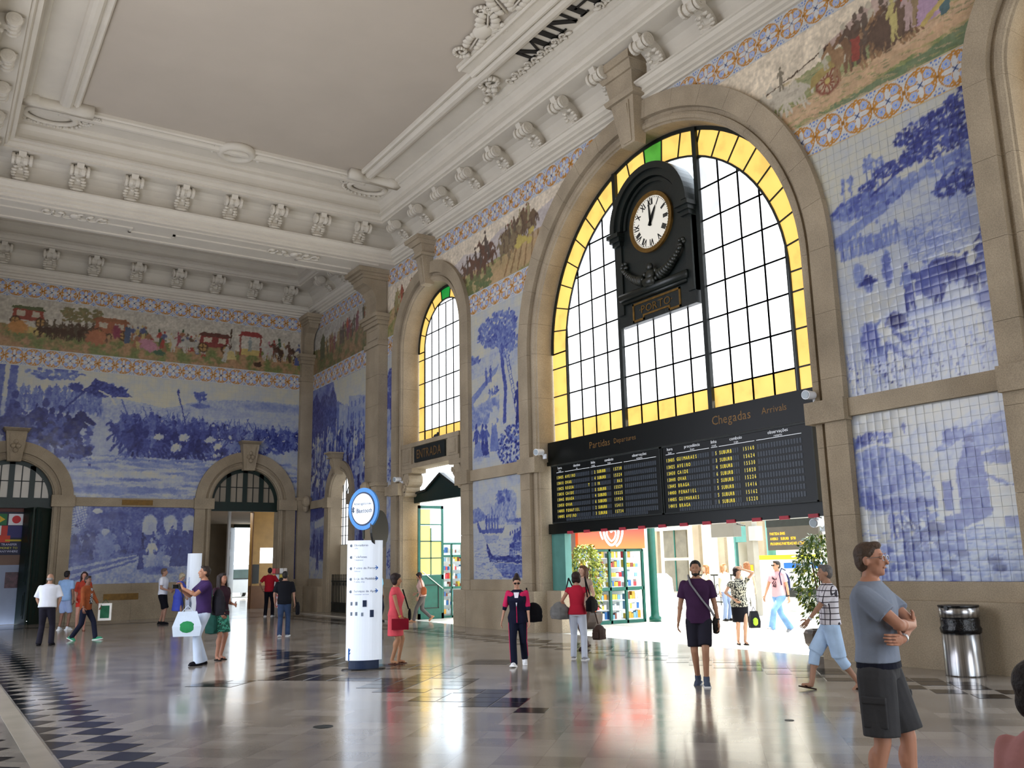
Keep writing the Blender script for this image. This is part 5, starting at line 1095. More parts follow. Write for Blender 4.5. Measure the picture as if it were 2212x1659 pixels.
def text_obj(s, org, right, up, size, mat, parent, name='lettering', **k):
    mb = MB(); text(mb, s, org, right, up, size, **k); return mb.obj(name, mat, parent, fix=False)
WR, WU = (0, -1, 0), (0, 0, 1)       # directions on the window wall as one faces it
FLAP = noisy('board_flap', '3b4149', 0.25, 40, 0.35); YTXT = emis('flap_yellow', 'e8d23a', 0.6); WTXT = emis('printed_white', 'e8ecf0', 0.25); BOARD = noisy('board_green_black', '090f0e', 0.25, 4, 0.32, spec=.35); BRTXT = noisy('brown_lettering', '7a5c34', 0.1, 5, 0.4, metal=.3)
REDT = noisy('red_tag', 'a3333f', 0.1, 6, 0.5)
db = empty('departure_board', (W + .3, 14.92, 2.46), 0, 'wide black split-flap departures and arrivals board across the great arch', 'departure board')
bpy.context.view_layer.update()
def at(o, root):   # keep world-space mesh coordinates under a placed root
    o.matrix_parent_inverse = root.matrix_world.inverted(); return o
MB().box(W + .24, W + .52, 10.54, 19.30, 4.30, 4.86).box(W + .2, W + .5, 10.54, 19.30, 4.24, 4.34).obj('header', BOARD, db)
MB().box(W + .20, W + .50, 10.54, 19.30, 2.46, 2.72).obj('lower_beam', BOARD, db)
for y0, y1 in ((14.83, 19.02), (10.68, 14.80)):
    mb = MB(); mb.box(W + .14, W + .45, y0, y1, 2.72, 4.22); mb.obj('panel', BOARD, db)
    mb = MB()
    for a, b_, c, d in ((y0, y1, 4.18, 4.22), (y0, y1, 2.72, 2.75), (y0, y0 + .03, 2.72, 4.22), (y1 - .03, y1, 2.72, 4.22)): mb.box(W + .12, W + .14, a, b_, c, d)
    mb.obj('panel_frame', IRON, db)
xf = W + .137
text_obj('Partidas', (W + .238, 17.5, 4.50), WR, WU, .24, BRTXT, db); text_obj('Departures', (W + .238, 16.55, 4.52), WR, WU, .17, BRTXT, db)
text_obj('Chegadas', (W + .238, 13.3, 4.50), WR, WU, .27, BRTXT, db); text_obj('Arrivals', (W + .238, 11.95, 4.53), WR, WU, .19, BRTXT, db)
ZR = [3.85, 3.70, 3.56, 3.42, 3.28, 3.135, 2.99, 2.85]
def board(cols, heads, data, wide):
    hd, ln = MB(), MB()
    for (a, b_), (t1, t2) in zip(cols[:5], heads):
        c = (a + b_) / 2; text(hd, t1, (xf, c, 4.10), WR, WU, .095, center=True); text(hd, t2, (xf, c, 4.035), WR, WU, .06, center=True)
        ln.box(xf - .001, xf + .002, b_, a, 4.012, 4.022)
    hd.obj('heading', WTXT, db, fix=False); ln.obj('heading_rule', WTXT, db)
    fl_ = MB(); h = .085
    spec = [(cols[0], 5), (cols[1], wide[0]), (cols[2], 2), (cols[5], 9), (cols[6], 5), (cols[4], wide[1])]
    for r, z in enumerate(ZR):
        tx = MB()
        for (ab, n), s in zip(spec, data[r]):
            a, b_ = ab; cw = (a - b_) / n
            for k in range(n):
                y = a - cw * k; fl_.box(xf - .003, xf + .004, y - cw * .88, y - cw * .12, z - .012, z + h)
            text(tx, s, (xf - .006, a, z), WR, WU, .105, cell=cw, sx=.82)
        tag(tx.obj('flap_text', YTXT, db, fix=False), kind='stuff')
    n = 44; a, b_ = cols[1][0], cols[4][1] + .35; cw = (a - b_) / n
    for k in range(n): y = a - cw * k; fl_.box(xf - .003, xf + .004, y - cw * .88, y - cw * .12, 2.765, 2.83) if 1 else None
    tag(fl_.obj('flaps', FLAP, db), kind='stuff')
board([(18.80, 18.49), (18.43, 17.41), (17.37, 17.14), (17.12, 16.16), (16.10, 14.98), (17.12, 16.6), (16.5, 16.17)],
      [('hora', 'hour'), ('destino', 'to'), ('linha', 'track'), ('comboio', 'train'), ('observações', 'remarks')],
      [('13H05', 'AVEIRO', ' 2', 'SUBURB', '15738', ''), ('13H10', 'OVAR', ' 4', 'SUBURB', '15324', ''), ('13H25', 'REGUA        T', ' 1', 'IR', '  863', ''), ('13H30', 'CAIDE', ' 5', 'SUBURB', '15529', ''),
       ('13H45', 'BRAGA', ' 4', 'SUBURB', '15225', ''), ('13H50', 'OVAR', ' 6', 'SUBURB', '15926', ''), ('14H00', 'PENAFIEL', ' 2', 'SUBURB', '15411', ''), ('14H05', 'AVEIRO', ' 3', 'SUBURB', '15734', '')], (14, 16))
board([(14.66, 14.38), (14.32, 13.34), (13.28, 13.1), (13.06, 12.10), (12.05, 10.95), (13.06, 12.52), (12.42, 12.1)],
      [('hora', 'hour'), ('procedência', 'from'), ('linha', 'track'), ('comboio', 'train'), ('observações', 'remarks')],
      [('13H05', 'GUIMARAES', ' 5', 'SUBURB', '15160', ''), ('13H25', 'AVEIRO', ' 3', 'SUBURB', '15624', ''), ('13H30', 'CAIDE', ' 4', 'SUBURB', '15530', ''), ('13H40', 'OVAR', ' 6', 'SUBURB', '15820', ''),
       ('13H45', 'BRAGA', ' 2', 'SUBURB', '15226', ''), ('14H00', 'PENAFIEL', ' 5', 'SUBURB', '15416', ''), ('14H05', 'GUIMARAES', ' 5', 'SUBURB', '15162', ''), ('14H15', 'BRAGA', ' 1', 'SUBURB', '15220', '')], (14, 16))
for k in range(12): MB().box(W + .17, W + .22, 18.35 - .68 * k - .11, 18.35 - .68 * k + .11, 2.44, 2.51).obj('red_tag', REDT, db)
for o in list(db.children): at(o, db)
# teal side leaf of the great doorway and low wall beside it
o = MB().box(W + .30, W + .5, 18.75, 19.32, 0, 2.46).obj('door_2', TEAL); tag(o, kind='structure')
MB().box(W + .1, W + .5, 18.70, 19.32, 0, 1.03).obj('threshold_stone', STONE, wr)

# ---------------------------------------------------------------- clock
ck = empty('wall_clock', (W + .4, 14.92, 7.3), 0, 'large dark green iron clock with white Roman dial in the great arched window', 'clock')
bpy.context.view_layer.update()
CX = W + .34; cy, cz = 14.92, 9.62
GB = noisy('clock_case_green', '0b1613', 0.35, 7, 0.42, 0.15, 40, spec=.6)
def cbx(mb, y0, y1, z0, z1, d0, d1=None): return mb.box(CX - d0, W + .62, cy + y0, cy + y1, z0, z1)
def ring_band(mb, r0, r1, x0, x1, a0, a1, n=28, cy_=14.92, cz_=9.70):
    for i in range(n):
        t0, t1 = a0 + (a1 - a0) * i / n, a0 + (a1 - a0) * (i + 1) / n
        vs = [(x, cy_ + r * math.cos(t), cz_ + r * math.sin(t)) for x in (x0, x1) for r, t in ((r0, t0), (r1, t0), (r1, t1), (r0, t1))]
        mb.add(vs, [(0, 1, 2, 3), (7, 6, 5, 4), (0, 4, 5, 1), (2, 6, 7, 3), (1, 5, 6, 2), (0, 3, 7, 4)])
mb = MB(); cbx(mb, -1.30, 1.30, 7.30, 9.70, .0); ring_band(mb, 0.0, 1.30, CX, W + .62, 0, math.pi); mb.obj('case', GB, ck)
mb = MB(); ring_band(mb, 1.18, 1.34, CX - .20, W + .6, 0, math.pi); ring_band(mb, 1.02, 1.18, CX - .13, CX + .1, 0, math.pi); ring_band(mb, .90, .98, CX - .06, CX + .1, 0, math.pi)
for s in (-1, 1):
    for y0, y1, z0, z1, d in ((1.0, 1.42, 9.56, 9.66, .24), (1.02, 1.38, 9.46, 9.56, .18), (1.06, 1.34, 9.36, 9.46, .12), (1.10, 1.30, 7.6, 9.36, .05)):
        cbx(mb, min(s * y0, s * y1), max(s * y0, s * y1), z0, z1, d)
mb.obj('hood', GB, ck)
mb = MB(); ring_band(mb, .64, .74, CX - .07, CX, 0, 2 * math.pi, 40, cy, cz); mb.obj('bezel', BRASS, ck)
mb = MB(); n = 40; mb.add([(CX - .03, cy + .65 * math.cos(2 * math.pi * i / n), cz + .65 * math.sin(2 * math.pi * i / n)) for i in range(n)], [tuple(range(n))]); mb.obj('dial', emis('clock_dial', 'e9e4d6', .25), ck, fix=False)
BK = noisy('dial_black', '0a0a0c', .1, 5, .5)
mb = MB()
for k, s in enumerate(['XII', 'I', 'II', 'III', 'IIII', 'V', 'VI', 'VII', 'VIII', 'IX', 'X', 'XI']):
    a = math.pi / 2 - k * math.pi / 6; up = Vector((0, -math.cos(a), math.sin(a))); rt = Vector((0, -math.sin(a), -math.cos(a)))
    org = Vector((CX - .034, cy, cz)) + up * .42
    text(mb, s, org, rt, up, .23, sx=.72, center=True)
    text(mb, s, org + rt * .012, rt, up, .23, sx=.72, center=True)
for k in range(60):
    a = k * math.pi / 30; p = Vector((CX - .035, cy - .60 * math.cos(a), cz + .60 * math.sin(a))); r_ = .016 if k % 5 == 0 else .010
    mb.box(p.x - .002, p.x, p.y - r_, p.y + r_, p.z - r_, p.z + r_)
mb.obj('numerals', BK, ck, fix=False)
def hand(L, w, ang, name):
    u_ = Vector((0, -math.sin(ang), math.cos(ang))); v_ = Vector((0, -math.cos(ang), -math.sin(ang))); c = Vector((CX - .05, cy, cz))
    P = [c - u_ * .1 - v_ * w, c - u_ * .1 + v_ * w, c + u_ * L * .25 + v_ * w * 1.1, c + u_ * L * .8 + v_ * w * .6, c + u_ * L, c + u_ * L * .8 - v_ * w * .6, c + u_ * L * .25 - v_ * w * 1.1]
    m_ = MB(); n = len(P); m_.add([tuple(p) for p in P] + [tuple(p + Vector((-.008, 0, 0))) for p in P], [tuple(range(n)), tuple(range(2 * n - 1, n - 1, -1))] + [(i, (i + 1) % n, n + (i + 1) % n, n + i) for i in range(n)]); m_.obj(name, BK, ck)
hand(.42, .045, R(29), 'hour_hand'); hand(.56, .028, R(-4), 'minute_hand')
BRZ = noisy('relief_bronze', '1d211b', .4, 10, .4, .1, 50, spec=.7)
mb = MB()
for s in (-1, 1):        # horns of plenty either side of a scrolled shield
    pts = []
    for i in range(12):
        t = i / 11; pts.append(((CX - .10, cy + s * (.28 + .72 * t), 8.22 + .46 * t ** 2.2 + .05 * math.sin(t * 3)), .15 - .10 * t))
    for (p, r), (q, r2) in zip(pts[:-1], pts[1:]): mb.tube(p, q, r, r2, 9)
    for k in range(8): mb.ball((CX - .14, cy + s * (.22 + .06 * math.cos(k * 2.1)), 8.25 + .11 * math.sin(k * 2.1)), .06, 6)
    for k in range(5): mb.ball((CX - .06, cy + s * (1.0 + .08 * math.cos(k)), 8.78 + .07 * math.sin(k * 1.9)), .055, 6)
mb.ball((CX - .12, cy, 8.25), (.12, .16, .2), 10); mb.ball((CX - .15, cy, 8.48), (.08, .1, .1), 8); mb.tube((CX - .16, cy - .16, 8.12), (CX - .16, cy + .16, 8.12), .11, .11, 12)
mb.obj('cornucopia_relief', BRZ, ck, True)
mb = MB(); mb.tube((CX - .08, cy - 1.15, 8.0), (CX - .08, cy + 1.15, 8.0), .10, .10, 12); mb.tube((CX - .06, cy - 1.1, 7.87), (CX - .06, cy + 1.1, 7.87), .05, .05, 8); mb.obj('roll_moulding', GB, ck, True)
mb = MB()
for y0, y1, z0, z1 in ((-.82, .82, 7.74, 7.79), (-.82, -.42, 7.33, 7.38), (.42, .82, 7.33, 7.38), (-.42, .42, 7.42, 7.46), (-.82, -.77, 7.33, 7.79), (.77, .82, 7.33, 7.79), (-.46, -.42, 7.33, 7.46), (.42, .46, 7.33, 7.46)): mb.box(CX - .02, CX, cy + y0, cy + y1, z0, z1)
mb.obj('name_frame', BRASS, ck)
text_obj('·PORTO·', (CX - .012, cy, 7.50), WR, WU, .26, BRASS, ck, center=True, sx=1.15)
for o in list(ck.children): at(o, ck)

# ---------------------------------------------------------------- entrance balcony, canopy, door
eb = empty('entrance_balcony', (W + .3, 25.5, 4.4), 0, 'carved stone balcony with dark ENTRADA plate over the tall narrow doorway', 'balcony')
bpy.context.view_layer.update()
mb = MB(); mb.box(W - .05, W + .55, 23.55, 27.45, 4.92, 5.06); mb.box(W - .0, W + .5, 23.6, 27.4, 5.06, 5.62); mb.box(W - .08, W + .58, 23.52, 27.48, 5.62, 5.76); mb.obj('parapet', STONE, eb)
mb = MB()
for y0 in (23.6, 26.75):
    mb = MB(); mb.box(W - .07, W + .5, y0, y0 + .65, 5.06, 5.62); mb.box(W - .09, W, y0 + .14, y0 + .51, 5.14, 5.54); mb.obj('end_block', STONE, eb)
MB().box(W - .06, W + .02, 24.45, 26.55, 5.09, 5.60).obj('sign_plate', IRON, eb)
text_obj('ENTRADA', (W - .066, 25.5, 5.2), WR, WU, .42, BRTXT, eb, center=True, sx=.86)
for s in (-1, 1):
    mb = MB(); yc = 25.5 + s * 1.72
    mb.box(W - .04, W + .5, min(yc - s * .45, yc + s * .28), max(yc - s * .45, yc + s * .28), 4.78, 4.92)
    for r, z, dy in ((.24, 4.58, .0), (.15, 4.30, .12), (.10, 4.12, .17)): mb.tube((W - .02 + .0, yc + s * dy, z), (W + .5, yc + s * dy, z), r, r, 14)
    for k in range(5): mb.ball((W - .03, yc - s * (.25 - .1 * k), 4.62 - .09 * k), (.05, .05, .09), 6)
    mb.obj('corbel', STONE, eb)
for o in list(eb.children): at(o, eb)
cn = MB(); g = [(23.5, 3.82), (27.52, 3.82), (27.52, 4.1), (26.6, 4.16), (25.6, 4.62), (24.6, 4.16), (23.5, 4.1)]
cn.prism(g, W + .42, W + .62, 'x'); o = cn.obj('door_canopy', GREEN); tag(o, 'dark pedimented door head under the ENTRADA balcony', 'door canopy')
MB().prism([(23.5, 4.1), (24.6, 4.16), (25.6, 4.62), (26.6, 4.16), (27.52, 4.1), (27.52, 4.17), (26.62, 4.23), (25.6, 4.70), (24.58, 4.23), (23.5, 4.17)], W + .36, W + .66, 'x').obj('moulding', IRON, o)
def glazed_leaf(name, label, x0, x1, y, zt, cat='door'):
    r = empty(name, (x0, y, 0), 0, label, cat); bpy.context.view_layer.update(); th = .05
    mb = MB()
    for a, b_, c, d in ((x0, x1, 0, .18), (x0, x1, 1.28, 1.42), (x0, x1, zt - .10, zt), (x0, x0 + .09, 0, zt), (x1 - .09, x1, 0, zt)): mb.box(a, b_, y - th / 2, y + th / 2, c, d)
    xm = (x0 + x1) / 2; mb.box(xm - .02, xm + .02, y - .02, y + .02, 1.42, zt - .75)
    for z in (1.42 + (zt - 1.5) * k / 4 for k in (1, 2, 3)): mb.box(x0, x1, y - .02, y + .02, z - .02, z + .02)
    mb.obj('door_frame', GREENM, r)
    MB().box(x0 + .09, x1 - .09, y - .02, y + .02, .18, 1.28).obj('lower_panel', GREENM, r)
    mb = MB()
    for a, b_, c, d in ((.2, .8, .34, .37), (.2, .8, 1.08, 1.11), (.2, .23, .34, 1.11), (.77, .8, .34, 1.11)): mb.box(x0 + a * (x1 - x0), x0 + b_ * (x1 - x0), y - .04, y + .04, c, d)
    mb.obj('panel_moulding', GREEN, r)
    for i in range(2):
        for j in range(4):
            z0 = 1.44 + (zt - 1.54) * j / 4; z1 = 1.42 + (zt - 1.54) * (j + 1) / 4
            MB().box(x0 + .09 if i == 0 else xm + .02, xm - .02 if i == 0 else x1 - .09, y - .006, y + .006, z0, z1).obj('pane', G_YEL if (j < 2 or i == 0) else G_WHITE, r)
    MB().tube((x0 + .12, y - .06, 1.55), (x1 - .05, y - .06, 1.22 - .25), .018, .018, 8).obj('push_bar', noisy('bar_steel', 'b9bcb8', .05, 5, .3, metal=.8), r)
    for o in list(r.children): at(o, r)
    return r
glazed_leaf('entrance_door', 'open green entrance door leaf with amber glass panes', 13.84, 14.80, 27.05, 3.72)
# ---------------------------------------------------------------- small fittings
def spotlight(name, loc, label, d=(-1, -.25, -.1), grp=None):
    r = empty(name, loc, 0, label, 'spotlight', grp); dv = Vector(d).normalized()
    mb = MB(); mb.tube(tuple(-dv * .12), tuple(dv * .14), .075, .085, 14); mb.obj('housing', WHITE, r)
    mb = MB(); mb.tube(tuple(dv * .14), tuple(dv * .155), .07, .07, 14); mb.obj('lens', noisy('lamp_lens', '8f9aa0', .1, 4, .15), r)
    mb = MB(); mb.tube((0, 0, 0), (.16, 0, -.1), .02, .02, 8); mb.cbox((.17, 0, -.11), (.04, .12, .12)); mb.obj('mount', WHITE, r)
    return r
spotlight('wall_spotlight', (W - .18, 19.1, 4.58), 'small white wall spotlight at the left end of the departure board')
spotlight('wall_spotlight', (W - .2, 10.42, 4.62), 'small white wall spotlight at the right end of the departure board', (-1, -.1, -.05))
spotlight('wall_spotlight', (W - .18, 27.55, 4.62), 'small white wall spotlight left of the ENTRADA balcony')
b_ = MB(); b_.ball((0, 0, .0), (.07, .14, .07), 8); b_.ball((0, -.12, .07), (.045, .05, .05), 7); b_.add([(0, .1, .02), (.03, .26, -.02), (-.03, .26, -.02), (0, .2, -.05)], [(0, 1, 2), (0, 3, 1), (0, 2, 3), (1, 3, 2)]); o = b_.obj('pigeon', noisy('pigeon_grey', '2b2f36', .2, 9, .7), None, True, (W + .1, 25.3, 5.83)); tag(o, 'dark pigeon perched on the ENTRADA balcony', 'pigeon')
# litter bin
bn = empty('litter_bin', (12.86, 7.78, 0), 0, 'brushed steel cylindrical litter bin with black bag under the watermill mural', 'litter bin')
m, nt, bb = nmat('brushed_steel'); bb.inputs['Metallic'].default_value = 1; bb.inputs['Roughness'].default_value = .28
tc = node(nt, 'ShaderNodeTexCoord'); mp = node(nt, 'ShaderNodeMapping'); mp.inputs['Scale'].default_value = (14, 14, .15); nz_ = node(nt, 'ShaderNodeTexNoise'); nz_.inputs['Scale'].default_value = 1.5
nt.links.new(tc.outputs['Object'], mp.inputs[0]); nt.links.new(mp.outputs[0], nz_.inputs['Vector']); rp_ = ramp(nt, [(.25, .25, .26), (.75, .76, .78)], [.35, .65]); nt.links.new(nz_.outputs['Fac'], rp_.inputs[0]); nt.links.new(rp_.outputs[0], bb.inputs['Base Color']); STEEL = m
MB().lathe([(.22, 0.0), (.27, 0.0), (.27, .02), (.265, .66), (.22, .66)], 30).obj('body', STEEL, bn, True)
MB().lathe([(.25, .82), (.272, .82), (.272, .97), (.25, .97)], 30).obj('top_band', STEEL, bn, True)
MB().lathe([(0, .97), (.28, .97), (.28, .99), (0, .99)], 30).obj('lid', BLACK, bn)
MB().lathe([(.05, .60), (.275, .60), (.285, .66), (.262, .70), (.268, .78), (.255, .83), (.05, .83)], 22).obj('bin_bag', noisy('black_plastic_bag', '0d0f14', .3, 12, .25, .5, 25), bn, True)
MB().tube((-.29, .02, .96), (-.22, .02, .96), .03, .03, 10).obj('lock', BLACK, bn)
# iron gate and cream wall behind it in the end bay
gt_ = empty('iron_gate', (W + .12, 33.0, 0), 0, 'low black iron gate with spear tips under the little barred window', 'gate')
for k in range(13):
    y = -.96 + .16 * k; mb = MB(); mb.tube((0, y, .05), (0, y, 1.36), .018, .018, 6); mb.ball((0, y, 1.42), (.02, .03, .07), 6); mb.obj('bar', IRON, gt_)
mb = MB(); mb.box(-.02, .02, -1, 1, 1.18, 1.24); mb.box(-.02, .02, -1, 1, .05, .1); mb.box(-.02, .02, -1, 1, .36, .42); mb.box(-.01, .01, -1, 1, .1, .36); mb.obj('rail', IRON, gt_)
mb = MB()
for k in range(6):
    y = -.8 + .32 * k
    for i in range(10): a, b__ = 2 * math.pi * i / 10, 2 * math.pi * (i + 1) / 10; mb.tube((0, y + .07 * math.cos(a), 1.1 + .07 * math.sin(a)), (0, y + .07 * math.cos(b__), 1.1 + .07 * math.sin(b__)), .01, .01, 4)
tag(mb.obj('ring_ornament', IRON, gt_), kind='stuff')
MB().box(W + .46, W + .56, 31.9, 34.1, 0, 2.6).obj('alcove_wall', noisy('cream_wall', 'd9cdb0', .06, 1.5, .7), wr)
# pale step in front of the end bay alcove
MB().box(W - .9, W + .1, 29.95, 35.5, 0, .04).obj('step', strip, wr)

# ================================================================ far doors
def fanlight(num, a):
    r = empty('door_%d' % num, (a['c'], D + .3, 0)); tag(r, kind='structure'); bpy.context.view_layer.update(); ri = a['ri']; y0, y1 = D + .22, D + .34; c, z = a['c'], 4.38
    mb = MB(); mb.box(c - ri, c + ri, y0 - .04, y1, 4.05, 4.42)
    n = 24
    for i in range(n):
        t0, t1 = math.pi * i / n, math.pi * (i + 1) / n
        P = [(c + q * math.cos(t), z + q * math.sin(t)) for q, t in ((ri - .13, t0), (ri + .02, t0), (ri + .02, t1), (ri - .13, t1))]; mb.prism([P[0], P[1], P[2], P[3]], y0, y1, 'y')
    for u_ in (-.42 * 1.6, 0, .42 * 1.6): h_ = math.sqrt(ri ** 2 - u_ ** 2); mb.box(c + u_ - .09, c + u_ + .09, y0, y1, z, z + h_)
    mb.obj('fan_frame', GREEN, r)
    mb = MB()
    for u_ in (-1.0, -.335, .335, 1.0): h_ = math.sqrt(ri ** 2 - u_ ** 2); mb.box(c + u_ - .018, c + u_ + .018, y0 + .03, y1 - .03, z, z + h_ - .05)
    mb.box(c - ri + .1, c + ri - .1, y0 + .03, y1 - .03, z + .62, z + .655); mb.obj('glazing_bars', IRON, r)
    gp = [(c - (ri - .05) * math.cos(math.pi * i / 20), z + (ri - .05) * math.sin(math.pi * i / 20)) for i in range(21)]
    m_ = MB(); m_.prism(gp, y0 + .05, y0 + .06, 'y'); m_.obj('pane', noisy('fanlight_glass_%d' % num, '8b8273' if num == 4 else 'a9a294', .1, 1, .2), r)
    for o in list(r.children): at(o, r)
    return r
fanlight(3, D1); fanlight(4, D2)
def folded_leaf(x0, x1, y0, y1, zt, label):
    r = empty('folding_door', (x0, y0, 0), 0, label, 'door'); bpy.context.view_layer.update(); n = Vector((y1 - y0, -(x1 - x0), 0)).normalized() * .035
    def sl(mb, a, b_, c, d, t=1.0):
        p = lambda f: Vector((x0 + (x1 - x0) * f, y0 + (y1 - y0) * f, 0)); vs = []
        for z in (c, d):
            for f, s in ((a, 1), (b_, 1), (b_, -1), (a, -1)): q = p(f) + n * s * t; vs.append((q.x, q.y, z))
        mb.add(vs, [(0, 1, 2, 3), (7, 6, 5, 4), (0, 4, 5, 1), (1, 5, 6, 2), (2, 6, 7, 3), (3, 7, 4, 0)])
    mb = MB(); sl(mb, 0, 1, 0, zt); mb.obj('leaf', GREEN, r)
    mb = MB()
    for c, d in ((.2, 1.1), (1.35, 2.6), (2.8, zt - .15)): sl(mb, .2, .8, c, d, 1.5); sl(mb, .3, .7, c + .1, d - .1, 1.9)
    mb.obj('raised_panel', GREENM if 0 else GREEN, r)
    for o in list(r.children): at(o, r)
folded_leaf(3.82, 3.30, D + .2, D - .55, 4.04, 'dark green folded door leaf at the right of the flag-covered kiosk doorway')
folded_leaf(3.22, 2.98, D - .5, D + .25, 4.04, 'second dark green folded leaf next to the money exchange posters')
# exchange booth filling the left far door
xb = empty('exchange_booth', (1.95, D + .45, 0), 0, 'money exchange booth front with flag posters inside the left far doorway', 'booth'); bpy.context.view_layer.update()
yb = D + .40
MB().box(1.1, 3.0, yb, yb + .1, 0, 2.05).obj('counter_front', noisy('pale_blue_panel', '8791a8', .08, 2, .5), xb)
MB().box(1.1, 3.0, yb + .02, yb + .1, 2.05, 2.4).obj('shelf_band', noisy('booth_brown', '6c5245', .1, 2, .5), xb)
MB().box(1.1, 3.0, yb + .02, yb + .1, 2.4, 4.05).obj('backing', noisy('booth_navy', '141a33', .2, 2, .5), xb)
MB().box(1.1, 3.0, yb - .02, yb + .02, 3.92, 4.05).obj('valance', noisy('booth_red_brown', '5a2a22', .1, 2, .5), xb)
MB().box(2.55, 3.0, yb - .01, yb, 1.25, 1.8).obj('photo_poster', noisy('photo_print', '4a3038', .6, 9, .4), xb)
def flat(name, pts, col, y, parent, rough=.5):
    mb = MB(); mb.prism(pts, y - .004, y, 'y'); return mb.obj(name, MATS.get('f' + col) or noisy('f' + col, col, .05, 3, rough), parent)
rect = lambda x0, x1, z0, z1: [(x0, z0), (x1, z0), (x1, z1), (x0, z1)]
circ = lambda x, z, r, n=20: [(x + r * math.cos(2 * math.pi * i / n), z + r * math.sin(2 * math.pi * i / n)) for i in range(n)]
flat('flag_field', rect(1.85, 2.45, 3.45, 3.85), '1c6a3c', yb, xb); flat('flag_lozenge', [(1.9, 3.65), (2.15, 3.82), (2.4, 3.65), (2.15, 3.48)], 'd8b021', yb - .005, xb); flat('flag_disc', circ(2.15, 3.65, .09), '1f3a7a', yb - .01, xb)
flat('flag_field', rect(2.5, 3.0, 3.45, 3.85), 'dcdce2', yb, xb); flat('flag_disc', circ(2.75, 3.65, .14), 'c4242c', yb - .005, xb)
flat('flag_field', rect(1.85, 2.3, 3.1, 3.43), 'dfe3e0', yb, xb); flat('flag_field', rect(2.3, 2.5, 3.0, 3.43), 'b8352c', yb, xb); flat('flag_field', rect(2.5, 3.0, 3.0, 3.43), '2c2a66', yb, xb)
flat('flag_field', rect(1.85, 2.6, 2.78, 3.08), 'c33a20', yb - .002, xb); flat('flag_stripe', rect(2.45, 3.0, 2.88, 2.94), 'b9a21e', yb - .006, xb); flat('flag_field', rect(1.85, 2.1, 2.4, 2.75), 'a8303a', yb, xb)
flat('sign_panel', rect(2.2, 2.98, 2.42, 2.84), '151a3c', yb - .006, xb)
for k, (s, c) in enumerate((('TRANSFER', 'c9cbe6'), ('MONEY TO', 'c9c53a'), ('ANYWHERE', 'c9cbe6'))):
    text_obj(s, (2.59, yb - .012, 2.73 - .12 * k), (1, 0, 0), WU, .105, MATS.get('t' + c) or noisy('t' + c, c, 0, 3, .5), xb, center=True)
for o in list(xb.children): at(o, xb)
# vestibule behind the right far door
VC = noisy('vestibule_plaster', 'b0a596', .06, 1, .8); VW = noisy('vestibule_stone', '7d7264', .1, 1.5, .8)
vb = empty('vestibule', (12.5, 45, 0)); tag(vb, kind='structure'); bpy.context.view_layer.update()
MB().box(8.6, 19, D, 56, -.3, -.002).obj('vestibule_floor', FLOORM, vb); MB().box(8.6, 18, D + .6, 54.2, 4.4, 4.6).obj('vestibule_ceiling', VC, vb)
MB().box(8.4, 8.7, D + .6, 54, 0, 4.5).obj('vestibule_wall', VW, vb); MB().box(16.9, 17.1, D + .6, 54, 0, 4.5).obj('vestibule_wall', VW, vb)
MB().box(8.6, 15.45, 54, 54.3, 0, 4.5).obj('vestibule_wall', VW, vb); MB().box(16.6, 18, 54, 54.3, 0, 4.5).obj('vestibule_wall', VW, vb); MB().box(15.4, 16.7, 54, 54.3, 4.2, 4.5).obj('door_lintel', GREEN, vb)
MB().box(.6, 5.2, D + 2.4, D + 2.6, 0, 5.9).box(.5, .7, D + .63, D + 2.5, 0, 5.9).box(5.0, 5.2, D + .63, D + 2.5, 0, 5.9).box(.5, 5.2, D + .63, D + 2.6, 5.9, 6.0).box(.5, 5.2, D + .63, D + 2.6, -.1, -.02).obj('daylight_block', VW, vb)  # unseen box added behind the left far door to shut out daylight
MB().box(10.9, 11.0, 39, 39.2, 0, 4.4).obj('vestibule_pipe', WHITE, vb)
for o in list(vb.children): at(o, vb)
area('vestibule_light', (12.0, 44.0, 4.3), (0, 0, -1), 3.0, 5.0, 160, (1, .93, .85))
folded_leaf(14.55, 15.35, 52.2, 53.6, 4.15, 'tall dark open door leaf at the back of the far vestibule')
WD = noisy('booth_wood', 'b08a50', .12, 3, .45); WD2 = noisy('booth_brown_wood', '6a4526', .15, 3, .45)
wb = empty('ticket_booth', (13.2, 41.0, 0), 0, 'light wooden ticket booth seen through the right far arched door', 'booth'); bpy.context.view_layer.update()
MB().box(12.62, 15.0, 41.2, 41.6, 2.7, 4.4).obj('upper_wall', WD, wb); MB().box(12.62, 13.0, 41.2, 41.6, 0, 2.7).obj('side_wall', WD, wb)
MB().box(12.55, 15.0, 41.15, 41.3, 0, 1.0).obj('counter', WD2, wb); MB().box(12.66, 12.96, 41.12, 41.2, 1.1, 1.95).obj('notice_board', BLACK, wb); MB().box(13.0, 13.7, 41.25, 41.6, 1.0, 2.0).obj('cupboard', WD, wb)
MB().box(13.0, 15.0, 41.5, 41.6, 2.0, 2.7).obj('lit_window', emis('booth_window', 'eef4f4', 2.5), wb); MB().box(12.60, 12.64, 41.1, 41.14, 0, 4.3).obj('corner_strip', WD2, wb)
for o in list(wb.children): at(o, wb)
